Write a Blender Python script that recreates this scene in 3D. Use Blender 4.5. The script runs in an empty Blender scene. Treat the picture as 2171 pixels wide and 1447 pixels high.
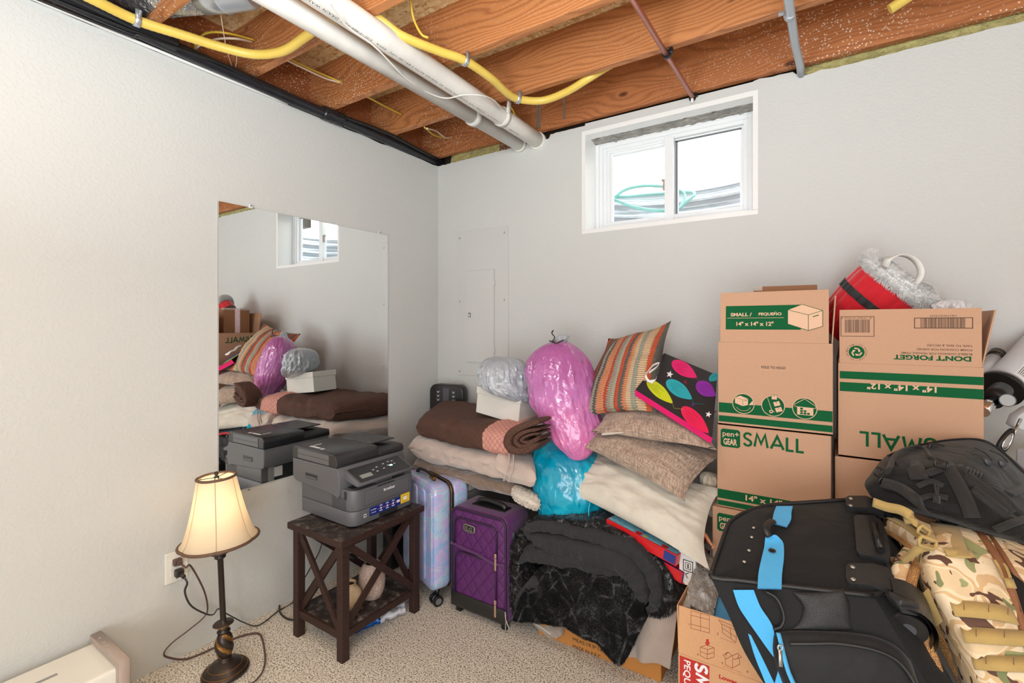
import bpy, bmesh, math, random
from mathutils import Vector, Matrix, noise
random.seed(7)
# ------------------------------------------------------------------ camera
CAM = (2.220, -2.473, 1.36)
YAW = math.radians(33.2)
FPX = 1022.0                        # focal length in pixels of the 2171 px wide frame
HORIZON = 690.0                     # row of the horizon
cam_d = bpy.data.cameras.new('camera')
cam = bpy.data.objects.new('camera', cam_d)
bpy.context.scene.collection.objects.link(cam)
cam.location = CAM
cam.rotation_euler = (math.radians(90), 0, YAW)
cam_d.sensor_fit = 'HORIZONTAL'; cam_d.sensor_width = 36.0
cam_d.lens = 36.0 * FPX / 2171.0
cam_d.shift_y = -(723.5 - HORIZON) / 2171.0
cam_d.clip_start = 0.02
bpy.context.scene.camera = cam
# ------------------------------------------------------------------ world and lights
w = bpy.data.worlds.new('world'); bpy.context.scene.world = w; w.use_nodes = True
bg = w.node_tree.nodes['Background']
bg.inputs[0].default_value = (0.86, 0.93, 1.0, 1); bg.inputs[1].default_value = 7.5
def lamp(name, loc, energy, size, color=(1, 1, 1), kind='POINT', rot=(0, 0, 0), sy=None):
    d = bpy.data.lights.new(name, kind); o = bpy.data.objects.new(name, d)
    bpy.context.scene.collection.objects.link(o); o.location = loc; o.rotation_euler = rot
    d.energy = energy; d.color = color
    if kind == 'AREA':
        d.size = size
        if sy: d.shape = 'RECTANGLE'; d.size_y = sy
    else: d.shadow_soft_size = size
    return o
lamp('added_overhead_light', (2.35, -3.25, 2.15), 28, 0.16, (0.90, 0.975, 1.0))  # added point light behind the camera, no bulb known there
lamp('added_overhead_light', (3.05, -3.05, 2.15), 18, 0.16, (0.90, 0.975, 1.0))  # second unseen point light, added to even out the walls
lamp('added_overhead_light', (1.62, -1.68, 2.15), 15, 0.14, (0.90, 0.975, 1.0))  # added above the view to lift the pile and far corner
lamp('room_fill_light', (2.5, -4.1, 1.0), 50, 1.8, (0.88, 0.95, 1.0), 'AREA', (math.radians(112), 0, math.radians(14)), 1.6)
lamp('added_ceiling_fill', (1.45, -2.75, 1.6), 26, .4, (.95, .98, 1.0), 'AREA', (math.radians(180), 0, 0), .4)  # added upward fill that lightens joists and strand board, no lamp there
lamp('added_ceiling_fill', (3.1, -3.2, 1.5), 30, .5, (.95, .98, 1.0), 'AREA', (math.radians(180), 0, 0), .5)  # another added fill, brightens the ceiling from below
vs = bpy.context.scene.view_settings
vs.view_transform = 'Standard'; vs.look = 'None'; vs.gamma = 1.0; vs.use_curve_mapping = False
vs.exposure = 0.28
# ------------------------------------------------------------------ pixel <-> place (used to read positions off the photograph)
FWD = Vector((-math.sin(YAW), math.cos(YAW), 0)); RGT = Vector((math.cos(YAW), math.sin(YAW), 0))
def ray(px, py): return FWD + RGT * ((px - 1085.5) / FPX) + Vector((0, 0, 1)) * (-(py - HORIZON) / FPX)
def on(px, py, ax, val):
    r = ray(px, py); i = 'xyz'.index(ax); return Vector(CAM) + r * ((val - CAM[i]) / r[i])
def ox(px, py, x): return on(px, py, 'x', x)
def oy(px, py, y): return on(px, py, 'y', y)
def oz(px, py, z): return on(px, py, 'z', z)
def od(px, py, Z): return Vector(CAM) + ray(px, py) * Z
V = lambda *a: Vector(a)
PI = math.pi
# ------------------------------------------------------------------ materials
def lin(c):
    f = lambda v: v / 12.92 if v <= .04045 else ((v + .055) / 1.055) ** 2.4
    return (f(c[0] / 255), f(c[1] / 255), f(c[2] / 255), 1)
class NT:
    """small helper round a node tree"""
    def __init__(s, name):
        s.m = bpy.data.materials.new(name); s.m.use_nodes = True; s.t = s.m.node_tree
        s.b = s.t.nodes['Principled BSDF']; s.tc = s.t.nodes.new('ShaderNodeTexCoord')
    def n(s, typ, **kw):
        x = s.t.nodes.new('ShaderNode' + typ)
        for k, v in kw.items(): setattr(x, k, v)
        return x
    def l(s, a, b): s.t.links.new(a, b)
    def mapping(s, src='Object', scale=(1, 1, 1), rot=(0, 0, 0), loc=(0, 0, 0)):
        mp = s.n('Mapping'); s.l(s.tc.outputs[src], mp.inputs[0])
        mp.inputs['Scale'].default_value = scale; mp.inputs['Rotation'].default_value = rot; mp.inputs['Location'].default_value = loc
        return mp.outputs[0]
    def noise(s, vec, scale, detail=3, rough=.55, dist=0):
        x = s.n('TexNoise'); s.l(vec, x.inputs['Vector']); x.inputs['Scale'].default_value = scale
        x.inputs['Detail'].default_value = detail; x.inputs['Roughness'].default_value = rough; x.inputs['Distortion'].default_value = dist
        return x.outputs['Fac']
    def ramp(s, fac, stops, interp='LINEAR'):
        x = s.n('ValToRGB'); s.l(fac, x.inputs[0]); cr = x.color_ramp; cr.interpolation = interp
        while len(cr.elements) < len(stops): cr.elements.new(.5)
        for e, (p, c) in zip(cr.elements, stops):
            e.position = p; e.color = c if len(c) == 4 else (*c, 1)
        return x.outputs[0]
    def mix(s, fac, a, b, mode='MIX'):
        x = s.n('Mix', data_type='RGBA', blend_type=mode)
        for i, v in ((0, fac), (6, a), (7, b)):
            if hasattr(v, 'node'): s.l(v, x.inputs[i])
            else: x.inputs[i].default_value = v
        return x.outputs[2]
    def math(s, op, a, b=None, c=None):
        x = s.n('Math', operation=op)
        for i, v in enumerate((a, b, c)):
            if v is None: continue
            if hasattr(v, 'node'): s.l(v, x.inputs[i])
            else: x.inputs[i].default_value = v
        return x.outputs[0]
    def sep(s, vec):
        x = s.n('SeparateXYZ'); s.l(vec, x.inputs[0]); return x.outputs
    def bump(s, h, dist=.002, strength=1, prev=None):
        x = s.n('Bump'); s.l(h, x.inputs['Height']); x.inputs['Distance'].default_value = dist; x.inputs['Strength'].default_value = strength
        if prev is not None: s.l(prev, x.inputs['Normal'])
        s.l(x.outputs[0], s.b.inputs['Normal']); return x.outputs[0]
    def col(s, c):
        if hasattr(c, 'node'): s.l(c, s.b.inputs['Base Color'])
        else: s.b.inputs['Base Color'].default_value = c
    def set(s, **kw):
        for k, v in kw.items():
            i = s.b.inputs[k.replace('_', ' ')]
            if hasattr(v, 'node'): s.l(v, i)
            else: i.default_value = v
def plain(name, rgb, rough=.5, metal=0, bump=None, coat=0, spec=.5, var=0, sheen=0):
    k = NT(name); k.col(lin(rgb)); k.set(Roughness=rough, Metallic=metal); k.b.inputs['Specular IOR Level'].default_value = spec
    if coat: k.b.inputs['Coat Weight'].default_value = coat
    if sheen: k.b.inputs['Sheen Weight'].default_value = sheen
    v = k.mapping()
    if var:
        c = lin(rgb); f = k.noise(v, var, 4)
        k.col(k.ramp(f, [(.3, tuple(x * .72 for x in c[:3])), (.7, tuple(min(1, x * 1.25) for x in c[:3]))]))
    if bump: k.bump(k.noise(v, bump[0], 3), bump[1])
    return k.m
M = {}
def m_wall():
    k = NT('textured_wall_paint'); v = k.mapping()
    k.col(k.mix(k.noise(v, 1.3, 3), lin((202, 203, 201)), lin((210, 211, 208)))); k.set(Roughness=.62)
    a = k.noise(v, 80, 4, .55, .3); f = k.ramp(a, [(.46, (0, 0, 0)), (.62, (1, 1, 1))])
    b1 = k.bump(f, .0008, .55); k.bump(k.noise(v, 260, 2), .0005, .5, b1); return k.m
M['wall'] = m_wall()
M['panel'] = plain('panel_paint', (204, 204, 202), .45, bump=(120, .0002))
def m_carpet():
    k = NT('carpet'); v = k.mapping()
    n1 = k.noise(v, 165, 2, .6, .4); n2 = k.noise(v, 26, 3); n3 = k.noise(v, 330, 2)
    c = k.ramp(n1, [(.35, lin((74, 64, 52))), (.41, lin((150, 139, 124))), (.47, lin((216, 206, 190))), (.58, lin((248, 242, 232)))])
    c = k.mix(k.math('MULTIPLY', n2, .25), c, lin((184, 176, 165)), 'MIX'); k.col(c)
    k.set(Roughness=.95); k.b.inputs['Specular IOR Level'].default_value = .1; k.b.inputs['Sheen Weight'].default_value = .2
    b = k.bump(n1, .006, .8); k.bump(n3, .002, .6, b); return k.m
M['carpet'] = m_carpet()
def m_wood(name, dark, light, speck=.0, ringscale=.55, right=False):
    k = NT(name)
    inf = k.n('ObjectInfo'); cb = k.n('CombineXYZ'); r = k.math('MULTIPLY', inf.outputs['Random'], 7)
    k.l(r, cb.inputs[0]); k.l(r, cb.inputs[2])
    ad = k.n('VectorMath', operation='ADD'); k.l(k.tc.outputs['Object'], ad.inputs[0]); k.l(cb.outputs[0], ad.inputs[1])
    mp = k.n('Mapping'); k.l(ad.outputs[0], mp.inputs[0]); mp.inputs['Scale'].default_value = (.8, 5.5, 5.5); v = mp.outputs[0]
    nn = k.n('TexNoise'); nmp = k.n('Mapping'); k.l(ad.outputs[0], nmp.inputs[0]); nmp.inputs['Scale'].default_value = (1.3, 5, 5); k.l(nmp.outputs[0], nn.inputs['Vector']); nn.inputs['Scale'].default_value = 1; nn.inputs['Detail'].default_value = 2
    pv = k.n('VectorMath', operation='MULTIPLY_ADD'); k.l(nn.outputs['Color'], pv.inputs[0]); pv.inputs[1].default_value = (1.6, 1.6, 1.6); k.l(v, pv.inputs[2])
    w1 = k.n('TexWave', wave_type='RINGS', rings_direction='X'); k.l(pv.outputs[0], w1.inputs[0]); w1.inputs['Scale'].default_value = 5.2 * ringscale
    w1.inputs['Distortion'].default_value = 3; w1.inputs['Detail'].default_value = 1.5; w1.inputs['Detail Scale'].default_value = .32
    n = k.noise(v, 2.0, 4); fine = k.n('Mapping'); k.l(ad.outputs[0], fine.inputs[0]); fine.inputs['Scale'].default_value = (3, 90, 90)
    fn = k.noise(fine.outputs[0], 2, 3)
    mid = tuple((a * .45 + b * .55) for a, b in zip(dark, light)); c = k.ramp(w1.outputs['Fac'], [(.02, lin(mid)), (.16, lin(tuple(a * .25 + b * .75 for a, b in zip(dark, light)))), (.45, lin(light)), (1, lin(tuple(min(255, x * 1.05) for x in light)))])
    c = k.mix(k.math('MULTIPLY', fn, .35), c, lin(dark)); c = k.mix(k.math('MULTIPLY', n, .28), c, lin(tuple(x * .75 for x in light)))
    vo = k.n('TexVoronoi'); m2 = k.n('Mapping'); k.l(ad.outputs[0], m2.inputs[0]); m2.inputs['Scale'].default_value = (3.0, 3.0, 6)
    k.l(m2.outputs[0], vo.inputs['Vector']); vo.inputs['Scale'].default_value = 1.0
    kn = k.ramp(vo.outputs['Distance'], [(.0, (1, 1, 1)), (.055, (.8, .8, .8)), (.10, (0, 0, 0))]); c = k.mix(kn, c, lin((70, 32, 14)))
    if speck:
        # overspray of wall texture: white flecks, thicker on some stretches
        v2 = k.n('TexVoronoi'); m3 = k.n('Mapping'); k.l(ad.outputs[0], m3.inputs[0]); k.l(m3.outputs[0], v2.inputs['Vector']); v2.inputs['Scale'].default_value = 85
        sp = k.ramp(v2.outputs['Distance'], [(.0, (1, 1, 1)), (.22, (1, 1, 1)), (.30, (0, 0, 0))])
        gate = k.ramp(k.noise(ad.outputs[0], 60, 4, .7), [(.56 - speck * .16, (0, 0, 0)), (.60 - speck * .14, (1, 1, 1))])
        big = k.ramp(k.noise(ad.outputs[0], 2.2, 2), [(.38, (.25, .25, .25)), (.52, (1, 1, 1))])
        gx = k.sep(k.tc.outputs['Object'])[0]; lm = k.ramp(gx, [(.25, (1, 1, 1)), (.9, (.12, .12, .12))])
        if right: gr = k.math('MULTIPLY', gx, .25); lm = k.mix(1.0, lm, k.ramp(gr, [(.36, (0, 0, 0)), (.56, (1, 1, 1))]), 'ADD')
        f = k.mix(1.0, k.mix(1.0, k.mix(1.0, sp, gate, 'MULTIPLY'), big, 'MULTIPLY'), lm, 'MULTIPLY'); c = k.mix(f, c, lin((226, 206, 190)))
    k.col(c); k.set(Roughness=.6); k.bump(fn, .0006, .5); return k.m
M['joist'] = m_wood('joist_wood', (140, 76, 36), (196, 130, 78), .85)
M['joist_flecked'] = m_wood('flecked_joist_wood', (136, 74, 36), (184, 116, 68), 1.0, .55, True)
M['rim'] = m_wood('rim_board_wood', (124, 66, 32), (168, 100, 56), .9)
def m_osb():
    k = NT('strand_board'); v = k.mapping()
    cols = None
    for i, (sc, rot) in enumerate([((22, 70, 1), .2), ((60, 24, 1), .9), ((30, 80, 1), -.8)]):
        mp = k.mapping(scale=sc, rot=(0, 0, rot), loc=(i * 3.1, i, 0)); vo = k.n('TexVoronoi'); k.l(mp, vo.inputs['Vector']); vo.inputs['Scale'].default_value = 1
        sp = k.sep(vo.outputs['Color'])
        c = k.ramp(sp[0], [(0, lin((196, 150, 92))), (.35, lin((240, 210, 156))), (.7, lin((250, 230, 186))), (1, lin((222, 178, 118)))])
        cols = c if cols is None else k.mix(k.ramp(k.noise(v, 14 + i * 7, 3), [(.45, (0, 0, 0)), (.55, (1, 1, 1))]), cols, c)
    k.col(cols); k.set(Roughness=.7); k.bump(k.noise(v, 60, 4), .002); return k.m
M['osb'] = m_osb()
def m_card(name, rgb, dark=.9):
    k = NT(name); v = k.mapping(); c = lin(rgb)
    k.col(k.mix(k.noise(v, 260, 2), tuple(x * dark for x in c[:3]) + (1,), tuple(min(1, x * 1.06) for x in c[:3]) + (1,)))
    k.set(Roughness=.75); k.b.inputs['Specular IOR Level'].default_value = .2
    k.bump(k.noise(v, 7, 3), .0025, .5); return k.m
M['card'] = m_card('cardboard', (192, 152, 124)); M['card_orange'] = m_card('brown_cardboard', (196, 134, 72)); M['card_lowes'] = m_card('pale_cardboard', (216, 166, 124))
M['card_dark'] = m_card('worn_cardboard', (150, 108, 78))
M['green_ink'] = plain('green_ink', (16, 88, 50), .8, spec=.15); M['brown_ink'] = plain('brown_ink', (84, 58, 42), .7); M['red_ink'] = plain('red_ink', (190, 44, 36), .6)
M['rust_ink'] = plain('rust_ink', (150, 74, 48), .7); M['dark_ink'] = plain('dark_ink', (60, 46, 36), .7); M['fawn_ink'] = plain('unprinted_cardboard', (218, 180, 152), .8, spec=.15)
M['white'] = plain('white_paint', (238, 238, 236), .4, bump=(30, .0006)); M['vinyl'] = plain('white_vinyl', (236, 238, 240), .3)
M['raw_gray'] = plain('raw_plaster', (150, 148, 142), .9, bump=(60, .004), var=18)
M['pvc'] = plain('white_pvc', (224, 220, 214), .3, var=2.5); M['print'] = plain('black_print', (50, 50, 52), .6)
M['gas'] = plain('yellow_jacket', (222, 192, 88), .35, var=9); M['black_pipe'] = plain('black_plastic_pipe', (30, 32, 38), .28, var=12, bump=(25, .002)); M['steel'] = plain('galvanized_steel', (196, 202, 208), .35, .75, bump=(20, .001))
M['copper'] = plain('copper', (196, 128, 112), .35, .75); M['conduit'] = plain('grey_conduit', (176, 182, 190), .3, .3); M['black'] = plain('black_plastic', (24, 24, 26), .35)
M['foil'] = plain('crinkled_foil', (206, 208, 212), .28, .9, bump=(26, .02)); M['wire_w'] = plain('white_cable', (220, 200, 180), .5); M['wire_y'] = plain('yellow_cable', (212, 178, 62), .45)
M['insul'] = plain('glass_wool', (176, 166, 110), .95, bump=(70, .012), var=22); M['dark_gap'] = plain('dark_gap_brown', (54, 40, 30), .9)
M['grey_d'] = plain('dark_grey_plastic', (70, 72, 78), .42, bump=(500, .0002)); M['grey_m'] = plain('mid_grey_plastic', (112, 113, 118), .45, bump=(500, .0002)); M['grey_l'] = plain('light_grey_plastic', (154, 154, 154), .45)
M['plastic_w'] = plain('white_plastic', (232, 230, 222), .35); M['taupe'] = plain('taupe_plastic', (168, 152, 142), .35)
M['bronze'] = plain('dark_bronze', (58, 48, 44), .35, .4); M['gold'] = plain('worn_gold', (150, 108, 52), .4, .6, bump=(80, .002), var=60); M['trimbrown'] = plain('brown_trim', (104, 78, 60), .6)
M['chrome'] = plain('chrome', (222, 222, 224), .14, 1); M['rose_gold'] = plain('pale_metal', (226, 196, 176), .25, .85); M['silver'] = plain('silver_metal', (200, 198, 192), .3, .85)
M['cord'] = plain('black_cord', (52, 44, 42), .45)
# ------------------------------------------------------------------ geometry
ROOTM = {}
class MB:
    """collects shapes and links them as ONE mesh object"""
    def __init__(s, *mats, F=None):
        s.bm = bmesh.new(); s.mats = list(mats); s.F = F or Matrix.Identity(4); s.uv = s.bm.loops.layers.uv.new('UVMap'); s.sharp = 40
    def add(s, t, mi=0, X=None):
        T = s.F @ (X or Matrix.Identity(4)); vm = {}
        for v in t.verts: vm[v] = s.bm.verts.new(T @ v.co)
        flip = T.to_3x3().determinant() < 0
        for f in t.faces:
            vs_ = [vm[v] for v in f.verts]
            if flip: vs_.reverse()
            try: nf = s.bm.faces.new(vs_)
            except ValueError: continue
            nf.material_index = mi; nf.smooth = f.smooth
        t.free()
    def box(s, a, b, mi=0, bev=0, X=None, seg=2, smooth=False):
        t = bmesh.new(); bmesh.ops.create_cube(t, size=1)
        for v in t.verts: v.co = Vector([(a[i] + b[i]) / 2 + v.co[i] * (b[i] - a[i]) for i in range(3)])
        if bev: bmesh.ops.bevel(t, geom=t.edges[:] + t.verts[:], offset=bev, segments=seg, profile=.5, affect='EDGES')
        s.add(t, mi, X); return s
    def prism(s, pts, h0, h1, mi=0, X=None, bev=0):
        """2d outline in local XY extruded along local Z"""
        t = bmesh.new(); lo = [t.verts.new((x, y, h0)) for x, y in pts]; hi = [t.verts.new((x, y, h1)) for x, y in pts]; n = len(pts)
        t.faces.new(lo[::-1]); t.faces.new(hi)
        for i in range(n): t.faces.new((lo[i], lo[(i + 1) % n], hi[(i + 1) % n], hi[i])).smooth = True
        bmesh.ops.recalc_face_normals(t, faces=t.faces[:])
        if bev:
            es = [e for e in t.edges if abs(e.verts[0].co.z - e.verts[1].co.z) < 1e-6]; bmesh.ops.bevel(t, geom=es, offset=bev, segments=2, profile=.5, affect='EDGES')
        s.add(t, mi, X); return s
    def face(s, pts, mi=0, X=None):
        T = s.F @ (X or Matrix.Identity(4)); f = s.bm.faces.new([s.bm.verts.new(T @ Vector(p)) for p in pts]); f.material_index = mi; return s
    def grid(s, fn, nu, nv, mi=0, cu=False, cv=False, X=None, mfn=None):
        T = s.F @ (X or Matrix.Identity(4)); P = [[s.bm.verts.new(T @ Vector(fn(i / nu, j / nv))) for j in range(nv + (0 if cv else 1))] for i in range(nu + (0 if cu else 1))]
        for i in range(nu):
            for j in range(nv):
                i2 = (i + 1) % len(P); j2 = (j + 1) % len(P[0])
                try: f = s.bm.faces.new((P[i][j], P[i2][j], P[i2][j2], P[i][j2]))
                except ValueError: continue
                f.smooth = True; f.material_index = mfn((i + .5) / nu, (j + .5) / nv) if mfn else mi
                for lp, (a, b) in zip(f.loops, ((i, j), (i + 1, j), (i + 1, j + 1), (i, j + 1))): lp[s.uv].uv = (a / nu, b / nv)
        return s
    def tube(s, pts, r, n=10, mi=0, closed=False, flat=1.0, smooth=True, cap=True, up=None):
        pts = [Vector(p) for p in pts]; L = len(pts)
        rr = r if hasattr(r, '__len__') else [r] * L
        t = bmesh.new(); rings = []; prev = up.copy() if up else None
        for i, p in enumerate(pts):
            a = pts[i - 1] if i > 0 or closed else p; b = pts[(i + 1) % L] if i < L - 1 or closed else p
            d = (b - a).normalized()
            if prev is None: prev = d.orthogonal()
            x = (prev - d * prev.dot(d))
            x = x.normalized() if x.length > 1e-5 else d.orthogonal().normalized(); prev = x; y = d.cross(x)
            rings.append([t.verts.new(p + x * math.cos(2 * PI * k / n) * rr[i] + y * math.sin(2 * PI * k / n) * rr[i] * flat) for k in range(n)])
        for i in range(L if closed else L - 1):
            A, B = rings[i], rings[(i + 1) % L]
            for k in range(n): t.faces.new((A[k], A[(k + 1) % n], B[(k + 1) % n], B[k])).smooth = smooth
        if cap and not closed: t.faces.new(rings[0][::-1]); t.faces.new(rings[-1])
        s.add(t, mi); return s
    def cyl(s, a, b, r, r2=None, n=24, mi=0): return s.tube([a, b], [r, r if r2 is None else r2], n, mi)
    def lathe(s, prof, c=(0, 0, 0), n=32, mi=0, X=None, sq=None):
        T = Matrix.Translation(c) if X is None else X; t = bmesh.new(); R = []
        for r, z in prof: R.append([t.verts.new((r * math.cos(2 * PI * k / n), r * math.sin(2 * PI * k / n), z)) for k in range(n)])
        for A, B in zip(R, R[1:]):
            for k in range(n): t.faces.new((A[k], A[(k + 1) % n], B[(k + 1) % n], B[k])).smooth = True
        if prof[0][0] > 1e-6: t.faces.new(R[0][::-1])
        if prof[-1][0] > 1e-6: t.faces.new(R[-1])
        bmesh.ops.remove_doubles(t, verts=t.verts[:], dist=1e-6); s.add(t, mi, T); return s
    def strap(s, pts, wd, th, mi=0, side=None, smooth=True):
        """flat webbing strap; side = direction(s) of its width"""
        pts = [Vector(p) for p in pts]; L = len(pts); t = bmesh.new(); R = []
        for i, p in enumerate(pts):
            d = (pts[min(i + 1, L - 1)] - pts[max(i - 1, 0)]).normalized(); sd = Vector(side[i] if isinstance(side, list) else side)
            x = (sd - d * sd.dot(d)).normalized(); y = d.cross(x); wi = wd[i] if hasattr(wd, '__len__') else wd
            R.append([t.verts.new(p + x * (a * wi / 2) + y * (b * th / 2)) for a, b in ((-1, -1), (1, -1), (1, 1), (-1, 1))])
        for A, B in zip(R, R[1:]):
            for k in range(4): t.faces.new((A[k], A[(k + 1) % 4], B[(k + 1) % 4], B[k])).smooth = smooth
        t.faces.new(R[0][::-1]); t.faces.new(R[-1]); s.add(t, mi); return s
    def text(s, body, X, h, mi=0, wfit=None, align='LEFT', bold=0, d=.0004, shear=0, res=3, space=1):
        cu = bpy.data.curves.new('t', 'FONT'); cu.body = body; cu.size = 1; cu.align_x = align; cu.offset = bold; cu.shear = shear; cu.resolution_u = res; cu.space_character = space
        o = bpy.data.objects.new('t', cu); bpy.context.scene.collection.objects.link(o)
        bpy.context.view_layer.update(); me = bpy.data.meshes.new_from_object(o.evaluated_get(bpy.context.evaluated_depsgraph_get()))
        xs = [v.co.x for v in me.vertices]; t = bmesh.new(); t.from_mesh(me); sx = sy = h / .73
        if wfit and xs: sx = wfit / (max(xs) - min(xs))
        s.add(t, mi, X @ Matrix.Translation((0, 0, d)) @ Matrix.Diagonal((sx, sy, 1, 1)))
        bpy.data.objects.remove(o); bpy.data.curves.remove(cu); bpy.data.meshes.remove(me); return s
    def flat(s, pts, X, mi=0, d=.0003):
        T = s.F @ X; f = s.bm.faces.new([s.bm.verts.new(T @ Vector((x, y, d))) for x, y in pts]); f.material_index = mi; return s
    def disc(s, cx, cy, r, X, mi=0, d=.0003, n=36, r2=None):
        return s.flat([(cx + r * math.cos(2 * PI * k / n), cy + (r2 or r) * math.sin(2 * PI * k / n)) for k in range(n)], X, mi, d)
    def line(s, pts, wd, X, mi=0, d=.0004, closed=False):
        if closed: pts = list(pts) + [pts[0]]
        for (x0, y0), (x1, y1) in zip(pts, pts[1:]):
            dx, dy = x1 - x0, y1 - y0; L = math.hypot(dx, dy) or 1; nx, ny = -dy / L * wd / 2, dx / L * wd / 2; ex, ey = dx / L * wd / 2, dy / L * wd / 2
            s.flat([(x0 - ex + nx, y0 - ey + ny), (x0 - ex - nx, y0 - ey - ny), (x1 + ex - nx, y1 + ey - ny), (x1 + ex + nx, y1 + ey + ny)], X, mi, d)
        return s
    def stroke(s, body, X, h, wtot, wd, mi=0, d=.0006):
        """big sans capitals drawn as strokes: body of S, M, A, L"""
        G = {'M': (1.05, [[(0, 0), (.20, 1), (.525, .28), (.85, 1), (1.05, 0)]]), 'A': (.98, [[(0, 0), (.49, 1), (.98, 0)], [(.17, .30), (.81, .30)]]), 'L': (.50, [[(0, 1), (0, 0), (.50, 0)]]),
             'S': (.62, [[(.60, .84), (.52, .95), (.36, 1.0), (.20, .98), (.07, .88), (.04, .74), (.10, .61), (.26, .53), (.42, .46), (.56, .37), (.61, .24), (.56, .10), (.44, .02), (.28, .0), (.12, .05), (.01, .18)]])}
        adv = [G[c][0] + .26 for c in body]; k = wtot / (sum(adv) - .26); x = 0
        for c, a in zip(body, adv):
            for pl in G[c][1]:
                q = [(p[0] * k + x * k, p[1] * h) for p in pl]
                A_, B_ = [], []; n = len(q)
                for i in range(n):
                    d0 = Vector((q[i][0] - q[i - 1][0], q[i][1] - q[i - 1][1])).normalized() if i else None; d1 = Vector((q[min(n - 1, i + 1)][0] - q[i][0], q[min(n - 1, i + 1)][1] - q[i][1])).normalized() if i < n - 1 else None
                    d0 = d0 or d1; d1 = d1 or d0; n0 = Vector((-d0.y, d0.x)); n1 = Vector((-d1.y, d1.x)); m_ = (n0 + n1); m_ = m_.normalized() if m_.length > 1e-4 else n0; o_ = wd / 2 / max(.42, m_.dot(n0)); A_.append((q[i][0] + m_.x * o_, q[i][1] + m_.y * o_)); B_.append((q[i][0] - m_.x * o_, q[i][1] - m_.y * o_))
                for i in range(n - 1): s.flat([A_[i], B_[i], B_[i + 1], A_[i + 1]], X, mi, d + (.0003 if len(pl) == 2 and c == 'A' else 0))
            x += a
        return s
    def rect(s, x0, y0, x1, y1, X, mi=0, d=.0003): return s.flat([(x0, y0), (x1, y0), (x1, y1), (x0, y1)], X, mi, d)
    def deform(s, fn):
        for v in s.bm.verts: v.co = fn(v.co)
        return s
    def fix(s): bmesh.ops.recalc_face_normals(s.bm, faces=s.bm.faces[:]); return s
    def build(s, name, parent=None, label=None, loc=None):
        me = bpy.data.meshes.new(name); o = bpy.data.objects.new(name, me); bpy.context.scene.collection.objects.link(o)
        ang = math.radians(s.sharp)
        for e in s.bm.edges:
            if len(e.link_faces) == 2 and e.calc_face_angle(0) > ang: e.smooth = False
        W = Matrix.Identity(4)
        if parent is not None: W = ROOTM[parent.name]
        elif loc is not None: W = Matrix.Translation(loc); o.location = loc
        s.bm.transform(W.inverted()) if (parent is not None or loc is not None) else None
        s.bm.to_mesh(me); s.bm.free()
        for m_ in s.mats: me.materials.append(M[m_] if isinstance(m_, str) else m_)
        if parent is not None: o.parent = parent
        if parent is not None or loc is not None: ROOTM[o.name] = W
        else: ROOTM[o.name] = Matrix.Identity(4)
        if label: o['label'] = label
        return o
def tag(o, label, cat, group=None, kind=None):
    if label: o['label'] = label
    if cat: o['category'] = cat
    if group: o['group'] = group
    if kind: o['kind'] = kind
    return o
def thing(name, label, cat, loc=(0, 0, 0), rotz=0, group=None):
    o = bpy.data.objects.new(name, None); bpy.context.scene.collection.objects.link(o); o.empty_display_size = .05
    o.location = loc; o.rotation_euler = (0, 0, rotz); ROOTM[o.name] = Matrix.Translation(loc) @ Matrix.Rotation(rotz, 4, 'Z')
    return tag(o, label, cat, group)
def struct(name, mb):
    o = mb.build(name); o['kind'] = 'structure'; return o
def spline(pts, n=8, closed=False):
    """Catmull-Rom through the points"""
    P = [Vector(p) for p in pts]; out = []; L = len(P)
    for i in range(L if closed else L - 1):
        p0 = P[i - 1] if i > 0 or closed else P[i] * 2 - P[i + 1]; p1 = P[i]; p2 = P[(i + 1) % L]; p3 = P[(i + 2) % L] if i + 2 < L or closed else p2 * 2 - p1
        for k in range(n):
            t = k / n; out.append(.5 * ((2 * p1) + (p2 - p0) * t + (2 * p0 - 5 * p1 + 4 * p2 - p3) * t * t + (3 * p1 - p0 - 3 * p2 + p3) * t ** 3))
    if not closed: out.append(P[-1].copy())
    return out
def frame(o, x, y):
    """matrix with origin o, local X along x, local Y near y"""
    x = Vector(x).normalized(); z = x.cross(Vector(y)).normalized(); y = z.cross(x)
    return Matrix(((x.x, y.x, z.x, o[0]), (x.y, y.y, z.y, o[1]), (x.z, y.z, z.z, o[2]), (0, 0, 0, 1)))
def nz(p, s, k=0): return noise.noise(Vector(p) * s + Vector((k * 3.7, k * 1.3, k * 5.1)))
# ================================================================== room shell
X1, Y0, ZW = 4.3, -4.4, 2.445
struct('floor', MB('carpet').box((-.1, Y0, -.04), (X1, .1, 0)))
def ragged(x0, y0, x1, y1, z0, z1, seed, amp, mat='wall'):
    """wall slab along x or y with a ragged top edge"""
    mb = MB(mat); n = 90; along_x = (x1 - x0) > (y1 - y0); t = bmesh.new(); A = []
    for i in range(n + 1):
        f = i / n; zt = z1(f) + amp * nz((f * 40, seed, 0), 1) * (1 if nz((f * 5, seed, 3), 1) > -.1 else .3)
        if along_x: x = x0 + (x1 - x0) * f; q = [(x, y0, z0), (x, y1, z0), (x, y1, zt), (x, y0, zt)]
        else: y = y0 + (y1 - y0) * f; q = [(x1, y, z0), (x0, y, z0), (x0, y, zt), (x1, y, zt)]
        A.append([t.verts.new(p) for p in q])
    for a, b in zip(A, A[1:]):
        for k in range(4): t.faces.new((a[k], b[k], b[(k + 1) % 4], a[(k + 1) % 4]))
    t.faces.new(A[0]); t.faces.new(A[-1][::-1]); bmesh.ops.recalc_face_normals(t, faces=t.faces[:]); mb.add(t); return mb
struct('wall_left', ragged(-.12, Y0, 0, .1, 0, lambda f: ZW, 1, .012))
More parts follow.
